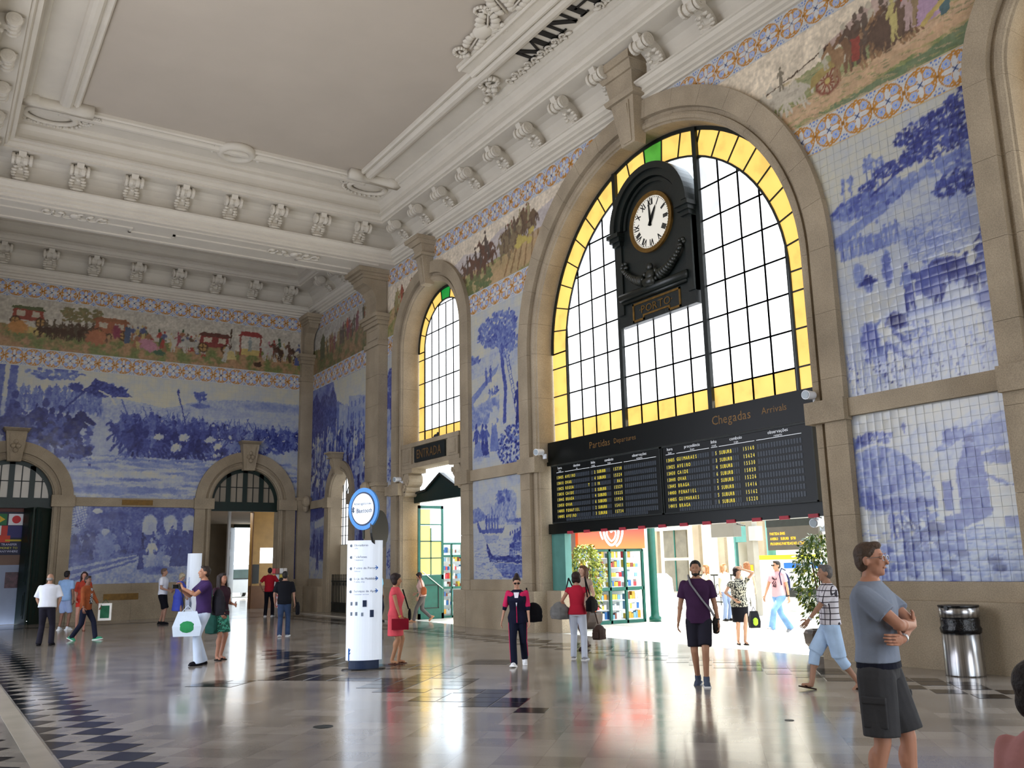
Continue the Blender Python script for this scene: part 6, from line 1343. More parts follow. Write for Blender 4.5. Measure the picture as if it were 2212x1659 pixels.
# white van outside the far street door
vn = empty('white_van', (17.4, 60, 0), 0, 'white van parked outside the far street doorway', 'van'); bpy.context.view_layer.update()
MB().prism([(58.6, .3), (61.5, .3), (61.5, 2.0), (59.4, 2.05), (58.9, 1.25), (58.6, 1.1)], 16.5, 18.4, 'x').obj('body', noisy('van_paint', '8e9296', .03, 3, .3), vn)
MB().box(16.8, 18.1, 58.62, 59.2, 1.2, 1.75).obj('rear_window', noisy('van_glass', '2c3c3c', .2, 2, .15), vn)
for x in (16.6, 18.2):
    for y in (59.2, 61.0): MB().tube((x - .12, y, .32), (x + .12, y, .32), .32, .32, 16).obj('wheel', BLACK, vn)
for o in list(vn.children): at(o, vn)

# ================================================================ information totems
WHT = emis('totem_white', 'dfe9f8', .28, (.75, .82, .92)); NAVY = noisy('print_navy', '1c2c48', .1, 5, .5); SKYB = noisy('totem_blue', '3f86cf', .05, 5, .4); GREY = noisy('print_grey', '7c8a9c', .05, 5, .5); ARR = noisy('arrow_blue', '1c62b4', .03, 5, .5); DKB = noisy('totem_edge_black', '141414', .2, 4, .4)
def totem(loc, rz, h, w, label, full=True):
    r = empty('information_totem', loc, rz, label, 'information totem'); n = 14; d = .11
    front = [(-w / 2 + w * i / n, -d * math.sin(math.pi * i / n) ** .8 if 0 < i < n else 0.0) for i in range(n + 1)]
    back = [(x, -y + .02) for x, y in reversed(front)]
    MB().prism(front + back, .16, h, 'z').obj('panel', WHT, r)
    MB().prism([(x * .84, y * .9) for x, y in front + back], .02, .16, 'z').obj('plinth', NAVY, r)
    MB().lathe([(0, 0), (w * .62, 0), (w * .60, .02), (0, .02)], 26, sy=.45).obj('base_plate', BLACK, r)
    if not full:
        mb = MB(); text(mb, 'Informações', (-w * .3, -d - .004, h * .5), (0, 0, 1), (-1, 0, 0), .07); mb.obj('lettering', ARR, r, fix=False); return r
    def yc(x): 
        i = (x + w / 2) / w; return -d * math.sin(math.pi * min(.999, max(.001, i))) ** .8 - .004
    T = lambda s, x, z, sz, m_: [text_obj(ch, (x + k * sz * .52, yc(x + k * sz * .52), z), (1, 0, 0), WU, sz, m_, None) for k, ch in enumerate(s)]
    def TT(s, x, z, sz, m_):
        mb = MB(); cx_ = x
        for ch in s:
            v, f, a0, a1 = glyph(ch)
            if ch != ' ': text(mb, ch, (cx_, yc(cx_), z), (1, 0, 0), WU, sz)
            cx_ += ((a1 - a0) + .09) * sz
        mb.obj('lettering', m_, r, fix=False)
    for s, s2, z in (('Elevadores', 'Lifts', 2.09), ('Telefones', 'Telephones', 1.89), ('Metro do Porto', 'Subway', 1.70), ('Loja de Mobilidade', 'Mobility shop', 1.52), ('Serviços de Apoio', 'Customer services', 1.31)):
        if z < h: TT(s, -w * .30, z - .02, .052, NAVY); TT(s2, -w * .30, z - .065, .032, GREY)
        mb = MB(); mb.tube((-w * .39, yc(-w * .39), z - .01), (-w * .39, yc(-w * .39) - .004, z - .01), .025, .025, 10); mb.obj('pictogram', GREY, r)
    for z in (1.70, 1.52, 1.31):
        x = w * .30; y_ = yc(x); mb = MB()
        mb.add([(x - .06, y_, z - .008), (x + .03, y_, z - .008), (x + .03, y_, z + .008), (x - .06, y_, z + .008)], [(0, 1, 2, 3)])
        for s in (-1, 1): mb.add([(x + .045, y_, z), (x + .028, y_, z), (x - .005, y_, z + s * .035), (x + .012, y_, z + s * .035)], [(0, 1, 2, 3)])
        mb.obj('arrow', ARR, r, fix=False)
    for x, z, s in ((-.0, 1.10, .055), (-.14, 1.10, .03), (-.22, 1.10, .03), (.12, .93, .06), (-.04, .92, .03), (-.14, .93, .03), (-.22, .93, .03)):
        mb = MB(); mb.box(x - s * .62, x + s * .62, yc(x) - .003, yc(x) + .002, z - s, z + s); mb.obj('pictogram', NAVY if s > .04 else GREY, r)
    mb = MB(); xx = -w * .42
    for a, b_ in (((0, .16), (.0, .36)), ((0, .30), (.05, .38)), ((.0, .26), (.05, .31)), ((.05, .38), (.05, .46))): mb.tube((xx + a[0], yc(xx) - .002, a[1]), (xx + b_[0], yc(xx) - .002, b_[1]), .010, .010, 6)
    mb.obj('logo_mark', ARR, r)
    # discs on top: one turned towards the left, one edge-on behind
    for (cx_, cy_, cz_, rz_, rr, blue) in ((-.03, 0.0, 2.72, R(-48), .37, True), (.25, .12, 2.36, R(62), .34, False)):
        M = Matrix.Translation((cx_, cy_, cz_)) @ Matrix.Rotation(rz_, 4, 'Z')
        mb = MB(); mb.M = M; mb.tube((0, -.02, 0), (0, .02, 0), rr, rr, 32); mb.obj('sign_disc', SKYB if blue else DKB, r)
        if blue:
            mb = MB(); mb.M = M; mb.tube((0, -.026, 0), (0, -.02, 0), rr * .80, rr * .80, 32); mb.obj('disc_ring', NAVY, r)
            mb = MB(); mb.M = M; mb.tube((0, -.031, 0), (0, -.026, 0), rr * .73, rr * .73, 32); mb.obj('disc_face', WHT, r)
            mb = MB(); mb.M = M; text(mb, 'Active agora o seu', (0, -.036, .07), (1, 0, 0), WU, .068, center=True, sx=.8); text(mb, 'Bluetooth', (.05, -.036, -.07), (1, 0, 0), WU, .115, center=True, sx=.82)
            for a, b__ in (((-.24, -.06), (-.24, .04)), ((-.24, .04), (-.21, .015)), ((-.21, .015), (-.265, -.035)), ((-.24, -.06), (-.21, -.035)), ((-.21, -.035), (-.265, .015))): mb.tube((a[0], -.036, a[1]), (b__[0], -.036, b__[1]), .006, .006, 5)
            mb.obj('lettering', NAVY, r, fix=False)
        mb = MB(); mb.M = M; mb.tube((0, 0, -rr), (0, 0, -rr - .15), .02, .02, 8); mb.obj('disc_stem', IRON, r)
    return r
totem((6.5, 14.72, 0), R(-22), 2.17, .61, 'tall white information totem with blue round sign, centre of the hall')
totem((7.85, 32.0, 0), R(-10), 2.3, .46, 'slim white information totem beside the right far doorway', False)
# ================================================================ concourse beyond the great doorway
PAVE = noisy('pale_pavement', 'c9c4b8', .06, .6, .6)
o = MB().box(W + .02, 60, -12, 52, -.3, -.004).obj('platform_paving', PAVE); tag(o, kind='structure')
o = MB().box(-6, 60, 54.3, 70, -.3, -.01).obj('street_paving', PAVE); tag(o, kind='structure')
JM = noisy('paving_joint', '8d887d', .05, 3, .8); mb = MB()
for k in range(16): mb.box(13.9, 30, 3 + 1.6 * k, 3.02 + 1.6 * k, 0, .0015)
for k in range(8): mb.box(14.6 + 1.8 * k, 14.62 + 1.8 * k, 3, 28, 0, .0015)
mb.obj('paving_joints', JM, bpy.data.objects['platform_paving'])
WALLW = noisy('sunlit_wall', 'e0d8c8', .04, 1, .7)
fb = empty('station_building', (33.5, 25, 0), 0, 'bright white station building across the platforms', 'building'); bpy.context.view_layer.update()
MB().box(33, 35, 4, 30.0, 0, 9).obj('wall', WALLW, fb); MB().box(33, 35, 30.9, 33.2, 0, 9).obj('wall', WALLW, fb); MB().box(33, 35, 30.0, 30.9, 3.6, 9).obj('wall', WALLW, fb); MB().box(33, 35, 33.2, 50, 0, 9).obj('wall', WALLW, fb)
MB().box(34.0, 34.3, 29.9, 31.0, 0, 2.5).obj('doorway', noisy('dark_doorway', '2e3330', .2, 2, .6), fb); MB().box(32.95, 33.1, 29.95, 31.0, 2.55, 3.3).obj('transom', TEAL, fb)
for y in (30.0, 30.92): MB().box(32.93, 33.1, y - .05, y + .05, 0, 3.6).obj('door_post', TEAL, fb)
for y in (29.2, 31.7, 33.4, 36.5): MB().box(32.8, 33.0, y - .22, y + .22, 0, 6).obj('pilaster', STONE, fb)
for y0, y1, z0, z1 in ((34.2, 35.9, 1.9, 3.3), (34.2, 35.9, 0.2, 1.75), (26.9, 27.9, 2.2, 3.4), (24, 25.2, 2.0, 3.2), (20.8, 22.2, 2.0, 3.4), (17.5, 19.0, 2.0, 3.4)):
    f_ = MB().box(32.9, 33.05, y0, y1, z0, z1).obj('window', noisy('shop_glass', '6c6658', .25, 2, .3) if 'shop_glass' not in MATS else MATS['shop_glass'], fb)
    f2 = MB().box(32.86, 32.92, (y0 + y1) / 2 - .03, (y0 + y1) / 2 + .03, z0, z1).obj('glazing_bar', GREENM, f_)
MB().box(32.4, 33, 33.9, 36.2, 3.3, 3.45).obj('awning', WHITE, fb)
for o in list(fb.children): at(o, fb)
# kiosk
kk = empty('snack_kiosk', (16.65, 21.4, 0), 0, 'green glazed snack kiosk with red ice cream sign outside the doorway', 'kiosk'); bpy.context.view_layer.update()
x0, x1, yk = 15.40, 17.86, 20.42
MB().box(x0, x1, yk + .9, yk + 2.2, 0, 2.9).obj('back_wall', noisy('kiosk_inside', 'cdd6d8', .05, 2, .6), kk); MB().box(x0 - .05, x1 + .05, yk - .05, yk + 2.25, 2.78, 2.95).obj('roof', GREENM, kk)
mb = MB(); xs = [x0, 16.02, 16.61, 17.20, x1]
for x in xs: mb.box(x - .035, x + .035, yk, yk + .07, 0, 2.08)
for z in (0.0, .92, 2.02): mb.box(x0, x1, yk, yk + .07, z, z + .09)
mb.box(x0, x1, yk + .2, yk + .9, .9, .96); mb.obj('front_frame', GREENM, kk)
m, nt, bb = nmat('red_orange_sign'); tc = node(nt, 'ShaderNodeTexCoord'); sp = node(nt, 'ShaderNodeSeparateXYZ'); nt.links.new(tc.outputs['Object'], sp.inputs[0]); mr = node(nt, 'ShaderNodeMapRange'); mr.inputs[1].default_value = 2.08; mr.inputs[2].default_value = 2.75
nt.links.new(sp.outputs[2], mr.inputs[0]); rp_ = ramp(nt, [rgb('e86a2c'), rgb('d8222a')]); nt.links.new(mr.outputs[0], rp_.inputs[0]); nt.links.new(rp_.outputs[0], bb.inputs['Base Color']); nt.links.new(rp_.outputs[0], bb.inputs['Emission Color']); bb.inputs['Emission Strength'].default_value = .5
MB().box(x0, x1, yk - .12, yk, 2.10, 2.78).obj('sign_panel', m, kk)
def smooth_line(P, n=6):
    out = []
    for k in range(len(P) - 1):
        p0, p1, p2, p3 = P[max(0, k - 1)], P[k], P[k + 1], P[min(len(P) - 1, k + 2)]
        for i in range(n):
            t = i / n; out.append(tuple(.5 * (2 * p1[a] + (p2[a] - p0[a]) * t + (2 * p0[a] - 5 * p1[a] + 4 * p2[a] - p3[a]) * t * t + (3 * p1[a] - p0[a] - 3 * p2[a] + p3[a]) * t ** 3) for a in (0, 1)))
    return out + [P[-1]]
mb = MB(); hh = [(0, .10), (.05, .155), (.12, .16), (.165, .10), (.15, .01), (.09, -.09), (0, -.15)]
for P, w in ((hh + [(-x, z) for x, z in hh[::-1]], .026), ([(-.26, .27), (-.27, .10), (-.22, -.08), (-.11, -.22), (.0, -.26), (.11, -.21), (.22, -.07), (.27, .1), (.25, .27)], .038), ([(.16, -.29), (.30, -.18), (.39, 0), (.42, .16), (.40, .27)], .036), ([(-.40, .27), (-.41, .16), (-.38, .02), (-.32, -.10)], .030)):
    Q = smooth_line(P)
    for (a, b_), (c, d) in zip(Q[:-1], Q[1:]): mb.tube((16.60 + a, yk - .125, 2.46 + b_), (16.60 + c, yk - .125, 2.46 + d), w, w, 6)
mb.obj('heart_emblem', emis('emblem_white', 'ffffff', .6), kk)
goods = ['d8434a', 'e8e2d8', 'e9a23a', '7fb0d8', 'f2f2f2', '3a6fb0', 'd8c24a', '8a4a3a', 'e6f0f4', 'c9d8e0']
GM = [noisy('pack_' + g, g, .05, 5, .4) for g in goods]
for bay in range(4):
    for sh in range(7):
        z = .12 + sh * .27 + (.1 if sh > 2 else 0)
        if bay == 0 and sh < 3: continue
        mb = MB(); x = xs[bay] + .07
        while x < xs[bay + 1] - .12:
            w_ = rng.uniform(.05, .11); h_ = rng.uniform(.10, .22); mb.box(x, x + w_, yk + .15, yk + .3, z, z + h_, rng.randint(0, 10)); x += w_ + .012
        tag(mb.obj('goods', GM, kk), kind='stuff'); MB().box(xs[bay] + .03, xs[bay + 1] - .03, yk + .1, yk + .5, z - .02, z).obj('shelf', WHITE, kk)
MB().box(x0 + .02, 16.0, yk - .02, yk + .02, .08, .92).obj('menu_poster', noisy('menu_poster_paper', 'f0e6dc', .05, 4, .5), kk)
mb = MB()
for a, b_, c, d in ((x0, 16.02, .90, .94), (x0, 16.02, .06, .10), (15.97, 16.02, .06, .94)): mb.box(a, b_, yk - .035, yk - .02, c, d)
mb.obj('poster_frame', noisy('poster_orange', 'e0602c', .04, 4, .5), kk)
for k, (x, z, c) in enumerate(((15.62, .7, 'd84a3a'), (15.75, .5, 'c98a4a'), (15.6, .3, 'b0402c'), (15.8, .25, '5a8a3a'), (15.7, .78, 'e0a03a'))): mb = MB(); mb.tube((x, yk - .03, z), (x, yk - .022, z), .07, .07, 10); mb.obj('poster_picture', noisy('pic_%d' % k, c, .1, 5, .5), kk)
for o in list(kk.children): at(o, kk)
def post(loc, r, h, mat, label, name='green_post', cat='post'):
    t = empty(name, loc, 0, label, cat); MB().lathe([(r * 1.5, 0), (r * 1.5, .12), (r * 1.1, .16), (r, .3), (r, h)], 18).obj('shaft', mat, t, True); MB().lathe([(r * 1.3, h - .2), (r * 1.3, h)], 18).obj('cap', mat, t); return t
post((18.12, 20.3, 0), .12, 5.5, GREENM, 'round green iron post just right of the snack kiosk'); post((15.13, 20.75, 0), .10, 5.5, GREENM, 'round green iron post at the left corner of the snack kiosk')
post((14.82, 21.0, 0), .06, 5, WHITE, 'thin white downpipe left of the snack kiosk', 'downpipe', 'pipe'); post((25.6, 22.3, 0), .16, 6, TEAL, 'pale green iron column behind the orange text display', 'iron_column', 'column')
# second glazed shop seen through the narrow entrance
k2 = empty('shop_window', (15.6, 27.6, 0), 0, 'bright green-framed shop shelves seen through the ENTRADA doorway', 'shop front'); bpy.context.view_layer.update()
MB().box(14.86, 16.6, 27.75, 28.0, 0, 2.5).obj('back', noisy('shop_back', 'd5e4ea', .05, 2, .5), k2)
mb = MB(); 
for z in (0, .95, 2.0, 2.42): mb.box(14.82, 16.6, 27.2, 27.28, z, z + .07)
for x in (14.82, 15.2, 15.6, 16.1): mb.box(x, x + .04, 27.2, 27.28, 0, 2.45)
mb.obj('frame', GREENM, k2)
for sh in range(8):
    mb = MB(); x = 14.9
    while x < 16.5: w_ = rng.uniform(.04, .09); mb.box(x, x + w_, 27.35, 27.5, .12 + sh * .29, .12 + sh * .29 + rng.uniform(.08, .2), rng.randint(0, 10)); x += w_ + .01
    tag(mb.obj('goods', GM, k2), kind='stuff')
for o in list(k2.children): at(o, k2)
# screens, poles, fences on the platform
sc_ = empty('hanging_screen', (22.0, 21.0, 2.7), 0, 'grey hanging platform screen beside the steel lamp post', 'screen'); MB().cbox((0, 0, 0), (.35, 1.0, .5)).obj('casing', noisy('screen_grey', '75726c', .05, 3, .4), sc_); MB().tube((0, -.5, .15), (.0, -.84, .08), .02, .02, 6).obj('arm', IRON, sc_)
pp = empty('lamp_post', (22.1, 20.0, 0), 0, 'grey steel post carrying the hanging platform screen', 'post'); MB().box(-.12, .12, -.13, .13, 0, 6).obj('shaft', noisy('post_grey', '8a867c', .08, 3, .5), pp); MB().box(-.16, .16, -.3, -.02, 2.3, 2.75).obj('junction_box', noisy('box_grey', 'aeb1ae', .05, 3, .4), pp); MB().box(-.15, -.12, -.08, .08, 1.35, 1.55).obj('yellow_plate', noisy('plate_yellow', 'e0a81c', .05, 3, .5), pp)
ld = empty('led_display', (24.6, 20.4, 2.35), 0, 'dark platform display with three lines of orange text', 'display'); MB().cbox((0, 0, .05), (.2, 2.15, .78)).obj('casing', noisy('led_casing', '4a4640', .1, 3, .4), ld)
OT = emis('led_orange', 'ffb020', 1.6)
for k, s in enumerate(('PARTIDA 13H05', 'AVEIRO    SUBURB   15738', 'PROXIMAS PARTIDAS NO ATRIO')): text_obj(s, (-.105, .95, .17 - .17 * k), WR, WU, .13, OT, ld, sx=.75)
MB().box(-.1, .1, -1.1, 1.1, .44, .7).obj('bracket', IRON, ld); MB().box(-.05, .05, -1.0, -.9, .4, 3.05).obj('hanger', IRON, ld); MB().box(-.05, .05, .9, 1.0, .4, 3.05).obj('hanger', IRON, ld)
o = MB().box(24.4, 24.8, 18.5, 24.5, 5.4, 5.7).box(25.4, 25.8, 22.1, 22.5, 5.4, 6.0).box(24.4, 25.8, 22.1, 22.5, 5.4, 5.7).obj('canopy_beam', IRON); tag(o, kind='structure')
at_ = empty('ticket_machine_shelter', (25.2, 20.6, 0), 0, 'white ticket machine shelter with yellow top behind the walking man', 'shelter'); MB().box(-.5, .6, -1.2, 1.5, 0, 1.7).obj('cabinet', noisy('cabinet_white', 'dcdfe0', .04, 3, .4), at_); MB().box(-.55, .6, -.2, 1.5, 1.7, 1.85).obj('yellow_top', noisy('top_yellow', 'd8d82c', .04, 3, .4), at_)
MB().box(-.53, -.5, -1.2, .4, 1.4, 1.58).obj('blue_sign', ARR, at_); MB().box(-.52, -.5, -.9, .9, .45, .75).obj('dark_slot', IRON, at_); text_obj('Andante', (-.54, -.3, 1.43), WR, WU, .13, WTXT, at_)
rl = empty('platform_railing', (26.2, 21.5, 0), 0, 'ornamental black iron railing at the platform end', 'railing')
for k in range(26): mb = MB(); mb.tube((0, -2.6 + .3 * k, 0), (0, -2.6 + .3 * k, 1.15), .022, .022, 6); mb.obj('baluster', IRON, rl)
mb = MB(); mb.box(-.03, .03, -2.7, 5.1, 1.12, 1.18); mb.box(-.03, .03, -2.7, 5.1, .1, .15); mb.obj('rail', IRON, rl)
mb = MB()
for k in range(25):
    for i in range(8): a, b_ = 2 * math.pi * i / 8, 2 * math.pi * (i + 1) / 8; mb.tube((0, -2.45 + .3 * k + .11 * math.cos(a), .6 + .2 * math.sin(a)), (0, -2.45 + .3 * k + .11 * math.cos(b_), .6 + .2 * math.sin(b_)), .014, .014, 4)
mb.obj('ring_panel', IRON, rl)
bo = empty('bollard_reader', (24.9, 22.45, 0), 0, 'grey card reader post with yellow head near the railing', 'card reader'); MB().box(-.1, .1, -.12, .12, 0, 1.05).obj('column', noisy('reader_grey', '9a968c', .05, 3, .5), bo); MB().box(-.12, .12, -.16, .16, 1.05, 1.4).obj('head', noisy('reader_yellow', 'e6c81c', .05, 3, .5), bo)
cc_ = spotlight('platform_camera', (W + .9, 11.0, 2.42), 'small white camera hanging at the right under the board')
cc_.location = (W + .42, 11.0, 2.36)
for o in cc_.children: pass
MB().box(-.03, .03, -.03, .03, .0, .10).obj('bracket', WHITE, cc_)
wbd = empty('white_board_stand', (19.2, 21.2, 0), 0, 'white draped stand behind the man in purple', 'stand'); MB().prism([(-.45, 0), (.45, 0), (.32, 1.2), (.1, 1.35), (-.25, 1.25)], -.2, .2, 'y').obj('cover', WHITE, wbd)
# ---- potted fig trees
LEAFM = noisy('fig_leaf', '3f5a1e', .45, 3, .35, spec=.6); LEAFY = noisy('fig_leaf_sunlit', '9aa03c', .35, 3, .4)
def ficus(loc, h, label, seed, mats=(0.25,), pot=True):
    r_ = random.Random(seed); t = empty('potted_fig_tree', loc, 0, label, 'potted plant')
    if pot:
        n = 8; prof = [(.26, 0), (.40, .18), (.42, .36), (.38, .42), (.33, .42), (.30, .36)]
        MB().lathe(prof, n).obj('pot', noisy('pot_brown_%d' % seed, '3b302a', .3, 5, .6), t); MB().lathe([(0, .34), (.33, .34), (.33, .37), (0, .37)], 12).obj('soil', noisy('soil_%d' % seed, '2a2018', .3, 9, .9), t)
    mb = MB()
    for k in range(5): a = k * 1.256; p = [(.05 * math.cos(a), .05 * math.sin(a), .3), (.10 * math.cos(a + .5), .1 * math.sin(a + .5), .9), (.16 * math.cos(a + 1), .16 * math.sin(a + 1), h * .75)]; mb.path(p, .018, 6)
    mb.obj('trunk', noisy('fig_bark_%d' % seed, '5a4632', .3, 8, .8), t)
    lm = MB()
    for k in range(2600):
        f = r_.random(); z = .75 + (h - .75) * f; rad = (.12 + .42 * math.sin(math.pi * min(1, (f * .92 + .08))) ** .7) * r_.uniform(.2, 1) ** .5; a = r_.uniform(0, 6.283)
        if k % 9 == 0: z = r_.uniform(.55, 1.0); rad = r_.uniform(.1, .4)
        c = Vector((rad * math.cos(a), rad * math.sin(a), z)); d = Vector((math.cos(a) * .5 + r_.uniform(-.5, .5), math.sin(a) * .5 + r_.uniform(-.5, .5), r_.uniform(-1.1, .2))).normalized(); s = d.cross(Vector((r_.uniform(-1, 1), r_.uniform(-1, 1), 1))).normalized(); L = r_.uniform(.07, .13)
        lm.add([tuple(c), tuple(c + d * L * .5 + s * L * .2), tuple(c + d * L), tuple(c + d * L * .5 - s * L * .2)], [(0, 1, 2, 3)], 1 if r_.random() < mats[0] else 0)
    tag(lm.obj('foliage', [LEAFM, LEAFY], t, fix=False), kind='stuff'); return t
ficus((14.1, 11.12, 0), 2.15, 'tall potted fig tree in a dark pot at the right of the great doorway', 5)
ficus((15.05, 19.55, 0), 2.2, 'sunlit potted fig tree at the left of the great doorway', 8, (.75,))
# ================================================================ people
def fuse(mb, vox, sm=4, name='m'):
    me = mb.mesh(name, fix=True); o = bpy.data.objects.new('f', me); COL.objects.link(o)
    r = o.modifiers.new('r', 'REMESH'); r.mode = 'VOXEL'; r.voxel_size = vox; r.use_smooth_shade = True
    s = o.modifiers.new('s', 'SMOOTH'); s.iterations = sm; s.factor = .5
    dg = bpy.context.evaluated_depsgraph_get(); out = bpy.data.meshes.new_from_object(o.evaluated_get(dg), depsgraph=dg); out.name = name
    bpy.data.objects.remove(o); bpy.data.meshes.remove(me); out.polygons.foreach_set('use_smooth', [True] * len(out.polygons)); return out
def V3(*a): return Vector(a)
def limb(mb, p0, r0, p1, r1, c0=True, c1=True, n=12):
    mb.tube(tuple(p0), tuple(p1), r0, r1, n)
    if c0: mb.ball(tuple(p0), r0, n)
    if c1: mb.ball(tuple(p1), r1, n)
def loft(mb, rings, X, n=18):
    vs = []; k = len(rings)
    for z, rx, ry, dy in rings:
        for i in range(n):
            t = 2 * math.pi * i / n; c, s = math.cos(t), math.sin(t); q = .86
            vs.append(tuple(X(V3(rx * abs(c) ** q * (1 if c >= 0 else -1), dy + ry * abs(s) ** q * (1 if s >= 0 else -1), z))))
    fs = [(i * n + j, i * n + (j + 1) % n, (i + 1) * n + (j + 1) % n, (i + 1) * n + j) for i in range(k - 1) for j in range(n)] + [tuple(range(n))[::-1], tuple(range((k - 1) * n, k * n))]
    mb.add(vs, fs)
def ik(a, t, l1, l2, pole):
    d = t - a; L = min(d.length, (l1 + l2) * .999); d.normalize(); x = (l1 * l1 - l2 * l2 + L * L) / (2 * L); h_ = math.sqrt(max(0, l1 * l1 - x * x))
    p = pole - d * pole.dot(d)
    if p.length < 1e-4: p = d.orthogonal()
    p.normalize(); return a + d * x + p * h_, a + d * L
SKIN = {}
def skin(c):
    if c not in SKIN: SKIN[c] = noisy('skin_' + c, c, .08, 9, .55); MATS['skin_' + c].node_tree.nodes['Principled BSDF'].inputs['Subsurface Weight'].default_value = .0
    return SKIN[c]
CL = {}
def cloth(c, var=.14):
    if c not in CL: CL[c] = noisy('cloth_' + c, c, var, 5, .85, .25, 14, spec=.2)
    return CL[c]
LIP = noisy('lip', '8a4a44', .05, 5, .5); EYEW = noisy('eye_white', 'd8d4cc', .02, 5, .3); EYED = noisy('eye_dark', '15100d', .1, 5, .2)
def lines_mat(name, base, line, sx, sz, w, third=None):
    m, nt, b = nmat(name); tc = node(nt, 'ShaderNodeTexCoord'); sp = node(nt, 'ShaderNodeSeparateXYZ'); nt.links.new(tc.outputs['Object'], sp.inputs[0])
    def mt(op, a, c):
        n = node(nt, 'ShaderNodeMath', operation=op)
        for i, x in enumerate((a, c)):
            if isinstance(x, (int, float)): n.inputs[i].default_value = x
            else: nt.links.new(x, n.inputs[i])
        return n.outputs[0]
    l1 = mt('LESS_THAN', mt('FRACT', mt('DIVIDE', mt('ADD', sp.outputs[0], mt('MULTIPLY', sp.outputs[1], .8)), sx), 0), w); l2 = mt('LESS_THAN', mt('FRACT', mt('DIVIDE', sp.outputs[2], sz), 0), w)
    mx = node(nt, 'ShaderNodeMix', data_type='RGBA'); nt.links.new(mt('MAXIMUM', l1, l2), mx.inputs[0]); mx.inputs[6].default_value = (*rgb(base), 1); mx.inputs[7].default_value = (*rgb(line), 1); nt.links.new(mx.outputs[2], b.inputs['Base Color']); b.inputs['Roughness'].default_value = .85; return m
def spots_mat(name, cols, sc):
    m, nt, b = nmat(name); tc = node(nt, 'ShaderNodeTexCoord'); v = node(nt, 'ShaderNodeTexNoise'); v.inputs['Scale'].default_value = sc; v.inputs['Detail'].default_value = 3; nt.links.new(tc.outputs['Object'], v.inputs['Vector'])
    r = ramp(nt, [rgb(c) for c in cols], [.38 + .22 * i / (len(cols) - 1) for i in range(len(cols))]); r.color_ramp.interpolation = 'CONSTANT'; nt.links.new(v.outputs['Fac'], r.inputs[0]); nt.links.new(r.outputs[0], b.inputs['Base Color']); b.inputs['Roughness'].default_value = .85; return m
TOR_M = [(.88, .150, .100, 0), (.97, .158, .108, -.005), (1.08, .142, .100, 0), (1.20, .150, .108, .005), (1.32, .170, .115, .005), (1.39, .176, .105, 0), (1.44, .140, .080, -.005), (1.485, .09, .065, -.005), (1.51, .055, .055, -.005)]
TOR_F = [(.86, .155, .105, -.005), (.95, .168, .115, -.01), (1.08, .125, .092, 0), (1.20, .132, .110, .012), (1.29, .148, .125, .022), (1.37, .150, .098, .004), (1.43, .115, .072, -.005), (1.48, .075, .058, -.005), (1.505, .048, .048, -.005)]
def frame(pos, phi):
    tw = Vector((-pos[0], -pos[1], 0)).normalized(); rt = Vector((-tw.y, tw.x, 0)) * 1.0
    rt = Vector((pos[1], -pos[0], 0)).normalized(); d = tw * math.cos(R(phi)) + rt * math.sin(R(phi)); return math.atan2(-d.x, d.y)
PEOPLE = {}
